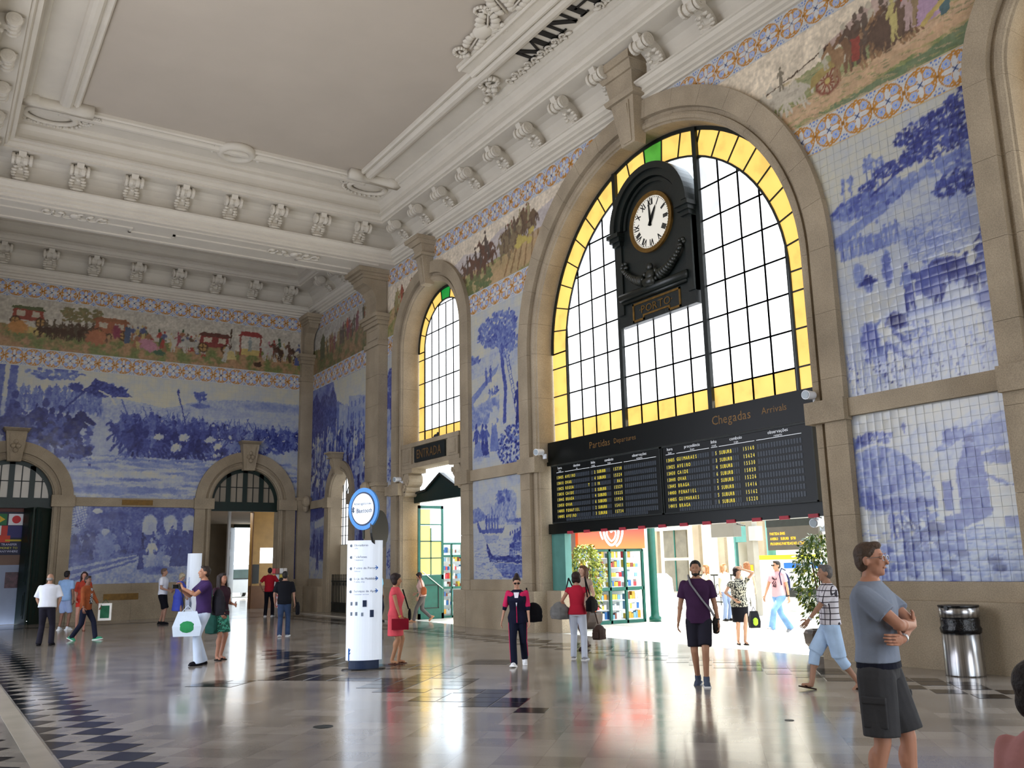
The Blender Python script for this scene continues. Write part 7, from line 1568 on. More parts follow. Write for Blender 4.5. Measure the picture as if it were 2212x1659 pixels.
def person(key, pos, phi, h, label, sk='b98a6c', fem=False, lean=0, hips=None, feet=None, hands=None, poles=None, head=(0, 0), hair=('short', '1a1512'), top=None, bottom=None, shoes=('shoe', '22201f'), vox=.014, curl=(35, 35), palm=None, extras=(), belt=None, grip=None, age=0, z0=0.0, wide=1.0):
    s = h / 1.75; rz = frame(pos, phi); root = empty('person', (pos[0], pos[1], z0), rz, label, 'person'); vx = vox
    hipz = hips if hips else .905
    feet = feet or [(-.10, .0, 0, 0), (.10, .02, 0, 0)]      # (x, y, lift, toe pitch deg) person's left, right
    hands = hands or [(-.24, .03, .80), (.24, .03, .80)]; poles = poles or [(-.3, -1, 0), (.3, -1, 0)]
    hy = sum(f[1] for f in feet) / 2
    P = lambda v: Vector(v) * s
    piv = V3(0, hy, hipz)
    L = Matrix.Rotation(-R(lean), 3, 'X')
    dz = hipz - .905
    def X(v): v = Vector((v[0] * wide, v[1] * wide + hy, v[2] + dz)); return (piv + L @ (v - piv)) * s
    wide = wide * (1.07 if fem else 1.0); shY = .165 if fem else .19
    sh = [X((-shY, -.005, 1.415)), X((shY, -.005, 1.415))]
    body = MB(); tor = TOR_F if fem else TOR_M
    loft(body, tor, X)
    HC = X((0, .015, 1.625)); yaw_, pit = head; HR = L @ Matrix.Rotation(R(yaw_), 3, 'Z') @ Matrix.Rotation(R(pit), 3, 'X')
    def Hd(v): return HC + HR @ (Vector(v) * s)
    limb(body, X((0, -.01, 1.46)), .056 * s, Hd((0, -.015, -.07)), .05 * s)
    Rh = HR
    body.ball(tuple(Hd((0, -.012, .025))), tuple(x * s for x in (.073, .092, .095)), 16, rot=Rh); body.ball(tuple(Hd((0, .022, -.045))), tuple(x * s for x in (.054, .062, .066)), 14, rot=Rh)
    body.ball(tuple(Hd((0, .060, -.085))), tuple(x * s for x in (.025, .022, .022)), 10, rot=Rh); body.ball(tuple(Hd((0, .062, -.015))), tuple(x * s for x in (.050, .028, .05)), 12, rot=Rh)
    limb(body, Hd((0, .083, .018)), .009 * s, Hd((0, .106, -.022)), .015 * s, n=8)
    for q in (-1, 1): body.ball(tuple(Hd((q * .075, -.008, -.005))), tuple(x * s for x in (.011, .021, .034)), 8, rot=Rh)
    ex = MB(); knees = []; anks = []; elb = []; wri = []
    mats = [skin(sk), LIP, EYEW, EYED]
    for q in (-1, 1):
        ex.ball(tuple(Hd((q * .031, .079, .014))), .0125 * s, 8, 2); ex.ball(tuple(Hd((q * .031, .089, .014))), .0055 * s, 6, 3)
        ex.tube(tuple(Hd((q * .016, .092, .038))), tuple(Hd((q * .048, .083, .040))), .004 * s, .003 * s, 5, 3)
    ex.ball(tuple(Hd((0, .084, -.052))), tuple(x * s for x in (.022, .009, .007)), 8, 1, rot=Rh)
    for i, q in enumerate((-1, 1)):
        fx, fy, lift, tp = feet[i]; hp = V3(q * .088, hy, hipz + .0) * s; an = V3(fx, fy, .085 + lift) * s
        kn, an = ik(hp, an, .43 * s, .415 * s, V3(q * .05, 1, 0)); knees.append(kn); anks.append(an)
        hid = .62 if bottom and bottom['kind'] == 'trousers' else 1.0; limb(body, hp, .082 * s * hid, kn, .053 * s * hid); limb(body, kn, .052 * s * hid, an, .036 * s * (.5 + .5 * hid)); d = (an - kn)
        if hid == 1: body.ball(tuple(kn + d * .30 + V3(0, -.018, 0) * s), tuple(x * s for x in (.052, .052, .10)), 12)
        t = R(tp); fr = Matrix.Rotation(-t, 3, 'X') @ Matrix.Identity(3); fwd = Matrix.Rotation(-q * R(8), 3, 'Z') @ (Matrix.Rotation(-t, 3, 'X') @ V3(0, 1, 0)); up = Matrix.Rotation(-t, 3, 'X') @ V3(0, 0, 1)
        limb(body, an - up * .035 * s, .032 * s, an + fwd * .115 * s - up * .052 * s, .026 * s)
        sm_ = MB(); rotm = Matrix.Rotation(-q * R(8), 3, 'Z') @ Matrix.Rotation(-t, 3, 'X')
        if shoes[0] in ('shoe', 'boot'):
            sm_.ball(tuple(an + fwd * .055 * s - up * .045 * s), tuple(x * s for x in (.047, .128, .042)), 12, rot=rotm); sm_.ball(tuple(an - up * .02 * s), tuple(x * s for x in (.042, .055, .055)), 10, rot=rotm)
            if shoes[0] == 'boot': limb(sm_, an - up * .01 * s, .047 * s, an + (kn - an).normalized() * .055 * s, .045 * s, c1=False)
            b0 = len(sm_.v); sm_.box(-.043 * s, .043 * s, -.075 * s, .175 * s, -.083 * s, -.055 * s)
            for k in range(b0, len(sm_.v)): sm_.v[k] = tuple(an + rotm @ Vector(sm_.v[k]))
            me = fuse(sm_, .011 * s if vox < .02 else .016, 3, 'shoe'); link('shoe', me, cloth(shoes[1], .08), root)
            if len(shoes) > 2:
                so = MB(); so.box(-.048 * s, .048 * s, -.08 * s, .182 * s, -.0845 * s, -.066 * s); so.v = [tuple(an + rotm @ Vector(p)) for p in so.v]; so.obj('sole', cloth(shoes[2], .04), root)
        else:
            so = MB(); out = [(math.cos(a) * (.042 if math.cos(a) else 0), .05 + .125 * math.sin(a)) for a in [2 * math.pi * k / 14 for k in range(14)]]
            so.prism([(a * s, b_ * s) for a, b_ in out], -.084 * s, -.070 * s, 'z'); so.tube((-.04 * s, .06 * s, -.06 * s), (0, .11 * s, -.045 * s), .008 * s, n=6); so.tube((.04 * s, .06 * s, -.06 * s), (0, .11 * s, -.045 * s), .008 * s, n=6); so.v = [tuple(an + rotm @ Vector(p)) for p in so.v]; so.obj('sandal', cloth(shoes[1], .08), root)
        # arm
        pl_ = L @ Vector(poles[i]); tgt = X((hands[i][0] / wide, hands[i][1], hands[i][2])); el, wr_ = ik(sh[i], tgt, .285 * s, .25 * s, pl_); elb.append(el); wri.append(wr_)
        a_ = .9 if fem else 1.0
        limb(body, sh[i] + V3(-q * .01, 0, -.01) * s, .052 * s * a_, el, .038 * s * a_); limb(body, el, .038 * s * a_, wr_, .025 * s * a_); body.ball(tuple(el + (wr_ - el) * .25), tuple(x * s * a_ for x in (.042, .042, .042)), 10)
        fd = (wr_ - el).normalized(); pn = Vector(palm[i]).normalized() if palm and palm[i] else (V3(-q, 0, 0)); pn = (pn - fd * pn.dot(fd)).normalized(); sd = fd.cross(pn) * q   # sd towards the thumb
        if grip and grip[i]: fd2 = Vector(grip[i]).normalized(); pn = (pn - fd2 * pn.dot(fd2)).normalized(); fd = fd2; sd = fd.cross(pn) * q
        if sd.y < 0 and abs(sd.y) > .3 and not palm: sd = -sd
        RM = Matrix((sd, fd, pn)).transposed(); body.ball(tuple(wr_ + fd * .05 * s), tuple(x * s for x in (.040, .055, .017)), 10, rot=RM)
        cu = R(curl[i])
        for k, (o_, L1) in enumerate(((.029, .074), (.010, .080), (-.010, .074), (-.028, .060))):
            p0 = wr_ + fd * .085 * s + sd * o_ * s; d1 = (fd * math.cos(cu * .6) + pn * math.sin(cu * .6)); d2 = fd * math.cos(cu * 1.5) + pn * math.sin(cu * 1.5); p1 = p0 + d1 * L1 * .55 * s; p2 = p1 + d2 * L1 * .5 * s
            ex.tube(tuple(p0 - d1 * .02 * s), tuple(p1), .0095 * s, .0085 * s, 7); ex.tube(tuple(p1), tuple(p2), .0088 * s, .007 * s, 7); ex.ball(tuple(p2), .007 * s, 6); ex.ball(tuple(p1), .0088 * s, 6)
        t0 = wr_ + fd * .025 * s + sd * .03 * s; t1 = t0 + (fd * .6 + sd * .75).normalized() * .045 * s; t2 = t1 + (fd * .85 + sd * .2 + pn * .3).normalized() * .032 * s
        ex.tube(tuple(t0), tuple(t1), .013 * s, .0105 * s, 7); ex.tube(tuple(t1), tuple(t2), .0105 * s, .008 * s, 7); ex.ball(tuple(t2), .008 * s, 6); ex.ball(tuple(t1), .0105 * s, 6)
    me = fuse(body, vx * (1 if vox >= .012 else 1), 3, 'body'); exm = ex.mesh('ex', True)
    bm = bmesh.new(); bm.from_mesh(me); bm.from_mesh(exm); 
    bm.to_mesh(me); bm.free(); bpy.data.meshes.remove(exm)
    n0 = len(me.polygons); me.materials.clear()
    for m_ in mats: me.materials.append(m_)
    link('body', me, None, root)
    # ---- clothes
    infl = lambda rings, d, lo, hi=1.6: [(z, rx + d, ry + d, dy) for z, rx, ry, dy in rings if lo <= z <= hi]
    if top:
        mb = MB(); d = top.get('loose', .016); hem = top.get('hem', .88); rg = infl(tor, d, hem, top.get('neck', 1.45)); z_, rx_, ry_, dy_ = rg[0]; rg = [(hem, rx_ + top.get('flare', .006), ry_ + top.get('flare', .006), dy_)] + rg if hem < z_ - .01 else rg
        rg += [(1.47, (.110 if not fem else .085) + d * .4, .078, -.005), (1.492, .078 if not fem else .066, .068, -.005)]; loft(mb, rg, X); sl = top.get('sleeve', .6)
        for i, q in enumerate((-1, 1)):
            r0 = (.058 if not fem else .049) + d * .25; a = sh[i] + V3(-q * .01, 0, -.008) * s; mb.ball(tuple(a), r0 * .98 * s, 12)
            if sl <= 1: e = a + (elb[i] - a) * sl; mb.tube(tuple(a), tuple(e), r0 * s, (r0 + top.get('sf', .003)) * s, 14) if sl > .05 else None
            else: limb(mb, a, r0 * s, elb[i], .050 * s); mb.tube(tuple(elb[i]), tuple(elb[i] + (wri[i] - elb[i]) * (sl - 1)), .050 * s, .040 * s, 14)
            if sl > .05: pass
        mb.ball(tuple(X((0, -.01, 1.46))), tuple(x * s for x in (.075, .062, .03)), 12)
        me = fuse(mb, vx, 3, 'shirt'); link(top.get('name', 'shirt'), me, top['mat'], root)
    if bottom:
        k_ = bottom['kind']; mb = MB(); wz = bottom.get('waist', 1.0)
        if k_ in ('trousers', 'shorts'):
            loft(mb, [(wz, (tor[1][1]) + .006, tor[1][2] + .008, tor[1][3])[:4]] and [(hipz - .04 - dz, tor[0][1] + .012, tor[0][2] + .014, 0), (.97, tor[1][1] + .010, tor[1][2] + .012, tor[1][3]), (max(wz, .98), tor[1][1] - .002, tor[1][2] + .006, 0)], X)
            for i, q in enumerate((-1, 1)):
                hp = V3(q * .085, hy, hipz - .02) * s; w0 = bottom.get('w', .098)
                if k_ == 'shorts':
                    f = bottom.get('len', .8); e = hp + (knees[i] - hp) * min(f, 1); mb.ball(tuple(hp), w0 * s, 14); mb.tube(tuple(hp), tuple(e), w0 * s, (w0 - .012 + bottom.get('fl', .0)) * s, 16)
                    if f > 1: mb.ball(tuple(knees[i]), .078 * s, 12); mb.tube(tuple(knees[i]), tuple(knees[i] + (anks[i] - knees[i]) * (f - 1)), .078 * s, .074 * s, 14)
                else: 
                    limb(mb, hp, w0 * s, knees[i], .070 * s); mb.tube(tuple(knees[i]), tuple(anks[i] + V3(0, 0, -.045) * s), .069 * s, (bottom.get('cuff', .062)) * s, 16)
        else:    # skirt
            z1 = bottom.get('len', .5); a, b_ = tor[1][1] + .012, tor[1][2] + .014; fl_ = bottom.get('fl', .0)
            loft(mb, [(z1, a - .01 + fl_, b_ + .0 + fl_, 0), (.72, a + .0 + fl_ * .5, b_ + .004 + fl_ * .5, 0), (.92, a + .006, b_ + .004, -.005), (wz, a - .028, b_ - .012, 0)], X)
        me = fuse(mb, vx, 3, k_); link(k_, me, bottom['mat'], root)
    if belt: mb = MB(); loft(mb, [(belt[0], tor[1][1] + .020, tor[1][2] + .020, 0), (belt[0] + .035, tor[1][1] + .018, tor[1][2] + .018, 0)], X, 24); mb.obj('belt', cloth(belt[1]), root)
    # ---- hair
    hs, hc = hair; mb = MB(); B = lambda c, r_: mb.ball(tuple(Hd(c)), tuple(x * s for x in r_), 14, rot=Rh)
    if hs != 'bald': B((0, -.024, .040), (.083, .094, .088)); B((0, -.045, .0), (.078, .068, .085)); B((0, .035, .098), (.055, .045, .028))
    else: B((0, -.050, -.012), (.080, .060, .05))
    if hs == 'bun': B((0, -.03, .145), (.045, .045, .04)); B((0, -.01, .11), (.06, .06, .04))
    if hs == 'full': B((0, -.03, .05), (.100, .105, .10)); B((-.05, -.03, -.03), (.05, .06, .07)); B((.05, -.03, -.03), (.05, .06, .07)); B((0, .045, .085), (.065, .045, .04))
    if hs == 'long':
        for q in (-1, 0, 1): limb(mb, Hd((q * .05, -.06, .04)), .05 * s, Hd((q * .07, -.07 + .02 * abs(q), -.26)), .035 * s)
        for q in (-1, 1): limb(mb, Hd((q * .078, .0, .03)), .028 * s, Hd((q * .09, .03, -.22)), .022 * s)
    link('hair', fuse(mb, .011 if vox < .02 else .016, 2, 'hair'), noisy('hair_' + key, hc, .3, 25, .6, .5, 60), root)
    ctx = dict(s=s, X=X, Hd=Hd, HR=HR, sh=sh, el=elb, wr=wri, kn=knees, an=anks, root=root, hy=hy, rz=rz, pos=pos, z0=z0)
    for e in extras: e(ctx)
    PEOPLE[key] = ctx; return ctx
def glasses(dark=True):
    def f(c):
        mb = MB(); s = c['s']
        for q in (-1, 1):
            p = c['Hd']((q * .033, .098, .012)); 
            for i in range(10):
                a, b_ = 2 * math.pi * i / 10, 2 * math.pi * (i + 1) / 10; mb.tube(tuple(c['Hd']((q * .033 + .026 * math.cos(a), .098, .010 + .019 * math.sin(a)))), tuple(c['Hd']((q * .033 + .026 * math.cos(b_), .098, .010 + .019 * math.sin(b_)))), .0025 * s, n=4)
            if dark: mb.ball(tuple(p), tuple(x * s for x in (.027, .004, .020)), 8, rot=c['HR'])
            mb.tube(tuple(c['Hd']((q * .06, .095, .018))), tuple(c['Hd']((q * .080, -.01, .012))), .0025 * s, n=4)
        mb.tube(tuple(c['Hd']((-.008, .102, .016))), tuple(c['Hd']((.008, .102, .016))), .0025 * s, n=4)
        mb.obj('sunglasses' if dark else 'spectacles', BLACK if dark else noisy('spectacle_wire', '8c8f94', .05, 5, .3, metal=.6), c['root'])
    return f
def beard(col='14100e'):
    def f(c):
        mb = MB(); s = c['s']
        for p, r_ in (((0, .052, -.075), (.040, .034, .032)), ((-.045, .02, -.055), (.016, .034, .04)), ((.045, .02, -.055), (.016, .034, .04)), ((0, .088, -.036), (.026, .007, .005)), ((0, .072, -.088), (.026, .020, .022))): mb.ball(tuple(c['Hd'](p)), tuple(x * s for x in r_), 10, rot=c['HR'])
        link('beard', fuse(mb, .009, 2, 'beard'), noisy('beard_' + col + str(len(PEOPLE)), col, .2, 30, .8), c['root'])
    return f
def watch(i, col='c8ccd0'):
    def f(c):
        w_ = c['wr'][i]; d = (w_ - c['el'][i]).normalized(); MB().tube(tuple(w_ - d * .035), tuple(w_ - d * .012), .031 * c['s'], .031 * c['s'], 14).obj('watch', noisy('watch_' + col + str(len(PEOPLE)), col, .05, 5, .3, metal=.5), c['root'])
    return f
def stripe(mat, pts, r):       # piping, straps: points in the torso frame
    def f(c): mb = MB(); mb.path([tuple(c['X'](p)) for p in pts], r * c['s'], 6); mb.obj('trim_stripe', mat, c['root'])
    return f
def W2(c, v):                  # local person point -> world
    v = Vector(v); return Matrix.Rotation(c['rz'], 3, 'Z') @ v + Vector((c['pos'][0], c['pos'][1], c['z0']))
def bag(c, name, label, cat, at_, size, mat, strap=None, smat=None, rot=0, kind='soft', pocket=True):
    """at_ in the wearer's local metres"""
    o = W2(c, at_); r = empty(name, o, c['rz'] + R(rot), label, cat); a, b_, d = size; mb = MB()
    if kind == 'soft': mb.ball((0, 0, 0), (a / 2, b_ / 2, d / 2), 14); mb.box(-a * .42, a * .42, -b_ * .38, b_ * .38, -d * .48, d * .2); mb.ball((0, 0, -d * .22), (a * .52, b_ * .5, d * .3), 14)
    else: mb.box(-a / 2, a / 2, -b_ / 2, b_ / 2, -d / 2, d / 2)
    if kind == 'soft': link('bag_body', fuse(mb, .014, 4, 'bag'), mat, r)
    else: mb.obj('bag_body', mat, r)
    if pocket: MB().box(-a * .3, a * .3, b_ * .38, b_ * .52, -d * .35, d * .02).obj('pocket', mat, r)
    if strap:
        inv = Matrix.Rotation(-(c['rz'] + R(rot)), 3, 'Z'); pts = [tuple(inv @ (W2(c, p) - o)) for p in strap]; m2 = MB(); m2.path(pts, .013, 6); m2.obj('strap', smat or mat, r)
    return r
def polybag(c, label, at_, size, main, patch, rot=0, cat='carrier bag'):
    o = W2(c, at_); r = empty('carrier_bag', o, c['rz'] + R(rot), label, cat); a, b_, d = size; mb = MB()
    mb.add([(-a * .35, -b_ * .3, 0), (a * .35, -b_ * .3, 0), (a * .35, b_ * .3, 0), (-a * .35, b_ * .3, 0), (-a / 2, -b_ / 2, -d), (a / 2, -b_ / 2, -d), (a / 2, b_ / 2, -d), (-a / 2, b_ / 2, -d), (-a * .55, -b_ * .6, -d * .6), (a * .55, -b_ * .6, -d * .6), (a * .55, b_ * .6, -d * .6), (-a * .55, b_ * .6, -d * .6)],
           [(0, 1, 2, 3), (7, 6, 5, 4), (0, 8, 9, 1), (1, 9, 10, 2), (2, 10, 11, 3), (3, 11, 8, 0), (8, 4, 5, 9), (9, 5, 6, 10), (10, 6, 7, 11), (11, 7, 4, 8)]); mb.obj('bag_body', cloth(main, .04), r)
    mb = MB(); mb.tube((-a * .2, 0, 0), (0, 0, d * .25), .006, n=5); mb.tube((a * .2, 0, 0), (0, 0, d * .25), .006, n=5); mb.obj('handle', cloth(main, .04), r)
    if patch:
        for q in (-1, 1): m2 = MB(); m2.ball((0, q * b_ * .56, -d * .62), (a * .3, .012, d * .24), 10); m2.obj('printed_patch', cloth(patch, .3), r)
    return r
NAVYC, JEANS, DKJ = cloth('1a2036'), cloth('6f93bd', .25), cloth('2b3c5c', .25)
# 1 young man in purple walking towards the view
c = person('purple', (9.32, 9.53), -4, 1.72, 'bearded young man in purple T-shirt and dark shorts walking forward, strap across his chest', 'a0765c', feet=[(-.07, .12, 0, 0), (.06, -.08, .0, 10)], hips=.90, hands=[(-.29, .0, .80), (.30, .02, .79)],
           top=dict(mat=cloth('3c2440'), sleeve=.72, hem=.86, loose=.022, sf=.008), bottom=dict(kind='shorts', mat=cloth('23222c'), len=.86, w=.105), shoes=('boot', '4a5262', 'e6e6e6'), hair=('short', '120e0c'), extras=[beard(), watch(0, '1a1a1c')], vox=.011)
bag(c, 'shoulder_bag', 'dark messenger bag on the hip of the man in purple', 'bag', (-.235, -.05, .82), (.10, .26, .26), cloth('2a2624'), [(-.22, .03, .93), (-.17, .135, 1.04), (-.08, .165, 1.16), (.0, .172, 1.28), (.07, .155, 1.38), (.10, .10, 1.465), (.11, .0, 1.505), (.06, -.13, 1.38), (-.10, -.16, 1.14), (-.22, -.12, .93)], cloth('7d7d80'), pocket=False)
# 2 woman in a tracksuit
PINK = cloth('c22a58')
def trackstripes(c):
    for q, k, a in ((-1, c['kn'][0], c['an'][0]), (1, c['kn'][1], c['an'][1])):
        mb = MB(); o_ = Vector((q * .082, 0, 0)) * c['s']; mb.path([tuple(c['X']((q * .165, 0, .93))), tuple(k + o_ * .82), tuple(a + o_ * .75)], .014 * c['s'], 6); mb.obj('side_stripe', PINK, c['root'])
    mb = MB()
    for q in (0, 1): limb(mb, c['sh'][q] + Vector((0, 0, .004)), .058 * c['s'], c['sh'][q] + (c['el'][q] - c['sh'][q]) * .85, .060 * c['s'])
    mb.ball(tuple(c['X']((-.09, .015, 1.38))), (.075, .105, .06), 10); mb.ball(tuple(c['X']((.09, .015, 1.38))), (.075, .105, .06), 10); link('pink_yoke', fuse(mb, .013, 3, 'yoke'), PINK, c['root'])
    mb = MB(); mb.add([tuple(c['X'](p)) for p in ((-.05, .128, 1.44), (.05, .128, 1.44), (.0, .168, 1.17))] + [tuple(c['X'](p)) for p in ((-.05, .10, 1.44), (.05, .10, 1.44), (.0, .14, 1.17))], [(0, 1, 2), (5, 4, 3), (0, 3, 4, 1), (1, 4, 5, 2), (2, 5, 3, 0)]); mb.obj('white_top', cloth('e8e4ee'), c['root'])
    mb = MB(); mb.path([tuple(c['X'](p)) for p in ((0, .165, 1.17), (0, .135, 1.02), (0, .138, .86))], .007, 6); mb.obj('zip', PINK, c['root'])
c = person('track', (8.78, 13.38), -6, 1.53, 'woman in navy and pink tracksuit with dark sunglasses and hair in a bun', 'c0927a', True, feet=[(-.10, -.26, .08, 38), (.06, .22, 0, -8)], hips=.88, lean=3, hands=[(-.24, .10, .84), (.33, -.02, .84)], head=(8, -14),
           top=dict(mat=cloth('181a2e'), sleeve=1.25, hem=.84, loose=.024), bottom=dict(kind='trousers', mat=cloth('151a2c'), w=.10, cuff=.068), shoes=('shoe', 'e4e6ea', 'ffffff'), hair=('bun', '24140f'), extras=[glasses(), trackstripes], vox=.012)
bag(c, 'shoulder_bag', 'black shoulder bag behind the woman in the tracksuit', 'bag', (-.26, -.16, .88), (.34, .2, .34), cloth('0e0e14'), [(-.2, -.1, 1.02), (-.16, -.06, 1.3)], pocket=False, rot=20)
# 3 woman in a coral dress
c = person('coral', (7.32, 15.17), 78, 1.58, 'woman in short coral dress standing just right of the tall totem, facing right', 'a87a5a', True, feet=[(-.07, .04, 0, 0), (.09, -.06, 0, 0)], hands=[(-.20, .12, .82), (.17, .14, .84)],
           top=dict(mat=cloth('d2525c'), sleeve=.25, hem=.86, loose=.02), bottom=dict(kind='skirt', mat=CL['d2525c'], len=.54, fl=.015), shoes=('sandal', '5a3a30'), hair=('full', '22120f'), extras=[watch(1, 'c8a850')], vox=.012)
bag(c, 'clutch_bag', 'dark red flat handbag held by the woman in the coral dress', 'handbag', (.20, .12, .70), (.05, .30, .19), cloth('7a1626'), rot=5, kind='box', pocket=False)
bag(c, 'handbag', 'small black bag in front of the woman in the coral dress', 'handbag', (-.05, .24, .86), (.10, .06, .22), cloth('17151c'), [(-.05, .22, .95), (-.10, .1, 1.3)], pocket=False)
# 4 man taking a photo
c = person('photo', (4.55, 17.62), -72, 1.80, 'man in purple polo shirt and white trousers holding up a camera', 'a5765c', feet=[(-.09, .10, 0, 0), (.10, -.05, 0, 0)], hands=[(-.10, .42, 1.36), (.08, .40, 1.32)], poles=[(-.4, -.2, -1), (.4, -.2, -1)], head=(0, 8), grip=[(.3, .4, .9), (-.3, .4, .9)], palm=[(0, 1, 0), (0, 1, 0)], curl=(60, 60),
           top=dict(mat=cloth('3a2850'), sleeve=.65, hem=.90, loose=.02), bottom=dict(kind='trousers', mat=cloth('c2cfe4', .06), w=.105, cuff=.085), shoes=('shoe', '15141c'), hair=('short', '2a201a'), vox=.013)
o = W2(c, (-.02, .50, 1.43)); cm_ = empty('photo_camera', o, c['rz'], 'black camera held up by the man in the purple polo shirt', 'camera'); MB().box(-.07, .07, -.03, .03, -.045, .045).box(-.03, .03, -.03, .03, .045, .07).obj('body', BLACK, cm_); MB().tube((0, .03, 0), (0, .12, .0), .035, .038, 14).obj('lens', BLACK, cm_)
MB().path([(-.07, 0, .0), (-.10, -.05, -.2), (-.06, -.1, -.4)], .008, 5).obj('strap', BLACK, cm_)
bp_ = bag(c, 'backpack', 'dark backpack worn by the man with the camera', 'backpack', (.0, -.25, 1.12), (.32, .22, .50), cloth('2b2a30'), [(.13, .10, 1.15), (.15, .13, 1.3), (.14, .0, 1.50), (.12, -.15, 1.42)], cloth('1c1b20'), rot=180)
polybag(c, 'white carrier bag with green print hanging from the arm of the man with the camera', (-.16, .36, .98), (.46, .14, .44), 'c9d6e6', '2e7a4c', rot=70)
c = person('green', (5.02, 18.35), 40, 1.66, 'woman in green patterned shorts half hidden behind the man with the camera', 'a0705a', True, feet=[(-.08, .0, 0, 0), (.1, .1, 0, 0)], hands=[(-.12, .25, 1.10), (.18, .2, .95)], top=dict(mat=cloth('33202a'), sleeve=.4, hem=.86), bottom=dict(kind='shorts', mat=spots_mat('green_print', ['1c5a4a', '4aa08a', '2c2c34'], 14), len=.85, fl=.02), shoes=('sandal', '1a1414'), hair=('long', '20130f'), vox=.015)
bag(c, 'tote_bag', 'dark green tote bag behind the man with the camera', 'bag', (.22, .05, .70), (.10, .34, .40), cloth('1a4038'), [(.2, .08, .88), (.19, .0, 1.35)], pocket=False)
# 6-9 group at the left
c = person('oldwhite', (2.7, 25.1), 165, 1.72, 'balding man in loose white shirt and dark trousers, back turned, far left', 'a8806a', feet=[(-.13, .0, 0, 0), (.14, .05, 0, 0)], hands=[(-.20, .12, .92), (.20, .12, .92)], poles=[(-1, -.5, 0), (1, -.5, 0)], lean=4, top=dict(mat=cloth('d3d6e0', .05), sleeve=.9, hem=.92, loose=.04, sf=.02), bottom=dict(kind='trousers', mat=cloth('24222c'), w=.11, cuff=.07), shoes=('shoe', '15141a'), hair=('bald', '8a8480'), vox=.016, wide=1.08)
person('ltblue', (3.85, 31.5), 150, 1.80, 'man in light blue shirt and pale shorts behind the man in the white shirt', '8a6454', feet=[(-.1, 0, 0, 0), (.1, .1, 0, 0)], hands=[(-.22, .05, .82), (.24, .03, .82)], top=dict(mat=cloth('8fb0dc', .12), sleeve=.75, hem=.86, loose=.035), bottom=dict(kind='shorts', mat=cloth('9fb2dc', .06), len=.95), shoes=('shoe', 'dfe6ee', 'ffffff'), hair=('short', '1c1618'), vox=.018)
person('redhair', (4.25, 30.6), -5, 1.76, 'woman with long dark hair in orange-red top and shorts near the left mural edge', 'b08070', True, feet=[(-.08, 0, 0, 0), (.12, .05, 0, 0)], hands=[(-.16, .2, 1.1), (.18, .12, .95)], top=dict(mat=cloth('9a3a2c', .3), sleeve=.9, hem=.92), bottom=dict(kind='shorts', mat=cloth('b8362c'), len=.5), shoes=('sandal', '7a4a3a'), hair=('long', '2c1714'), vox=.018)
def openfront(c):
    mb = MB(); mb.add([tuple(c['X'](p)) for p in ((-.05, .142, 1.42), (.05, .142, 1.42), (.06, .150, 1.0), (-.06, .150, 1.0))] + [tuple(c['X'](p)) for p in ((-.05, .11, 1.42), (.05, .11, 1.42), (.06, .12, 1.0), (-.06, .12, 1.0))], [(0, 1, 2, 3), (7, 6, 5, 4), (0, 4, 5, 1), (1, 5, 6, 2), (2, 6, 7, 3), (3, 7, 4, 0)]); mb.obj('patterned_shirt', spots_mat('white_print', ['2a2a30', 'b8b8bc', '5a5a60'], 22), c['root'])
c = person('orange', (3.74, 26.31), 62, 1.68, 'man in rust-brown jacket and dark jeans striding right with green trainers', '7a5444', feet=[(-.05, .30, 0, -6), (.10, -.30, .03, 22)], hips=.865, hands=[(-.14, .30, .92), (.30, .10, .86)], head=(-25, 0), top=dict(mat=cloth('8a4a2c', .25), sleeve=1.8, hem=.84, loose=.03), bottom=dict(kind='trousers', mat=cloth('1d2030'), w=.10, cuff=.062), shoes=('shoe', '3c8a68', 'e6f0ea'), hair=('short', '241a16'), vox=.016, extras=[openfront])
o = W2(c, (-.20, .42, .72)); pb = empty('paper_bag', o, c['rz'] + R(20), 'white bag with green picture carried by the man in the rust-brown jacket', 'carrier bag'); MB().box(-.04, .04, -.16, .16, -.24, .2).obj('bag_body', cloth('d8d6d0', .04), pb); MB().box(.04, .045, -.11, .11, -.18, .14).box(-.045, -.04, -.11, .11, -.18, .14).obj('green_picture', cloth('2a5a42', .3), pb); MB().path([(0, -.08, .2), (0, 0, .3), (0, .08, .2)], .006, 5).obj('handle', cloth('2a5a42'), pb)
# 10-11 couple by the far wall
person('whiteman', (6.85, 31.9), 75, 1.82, 'man in white shirt and long black shorts beside the woman in blue', 'a47c68', feet=[(-.1, -.08, 0, 0), (.1, .08, 0, 0)], hands=[(-.14, .25, 1.08), (.16, .22, 1.05)], top=dict(mat=cloth('dfe3ee', .04), sleeve=.7, hem=.92, loose=.03), bottom=dict(kind='shorts', mat=cloth('14141c'), len=1.0, w=.12), shoes=('shoe', '121218'), hair=('short', '5c4a40'), vox=.018)
c = person('blue', (7.25, 31.4), 72, 1.64, 'woman with curly pale hair in cornflower blue dress looking down', 'a88470', True, feet=[(-.08, -.05, 0, 0), (.09, .05, 0, 0)], lean=5, hands=[(-.14, .25, .98), (.16, .26, .95)], head=(0, -20), top=dict(mat=cloth('4a58c0', .1), sleeve=.5, hem=.86, loose=.03), bottom=dict(kind='skirt', mat=CL['4a58c0'], len=.46, fl=.02), shoes=('shoe', '1a1c3a'), hair=('full', 'a89c84'), vox=.017, wide=1.1)
polybag(c, 'thin white carrier bag held by the woman in the blue dress', (.02, .34, .90), (.26, .10, .42), 'b4bcd2', '7c88a4')
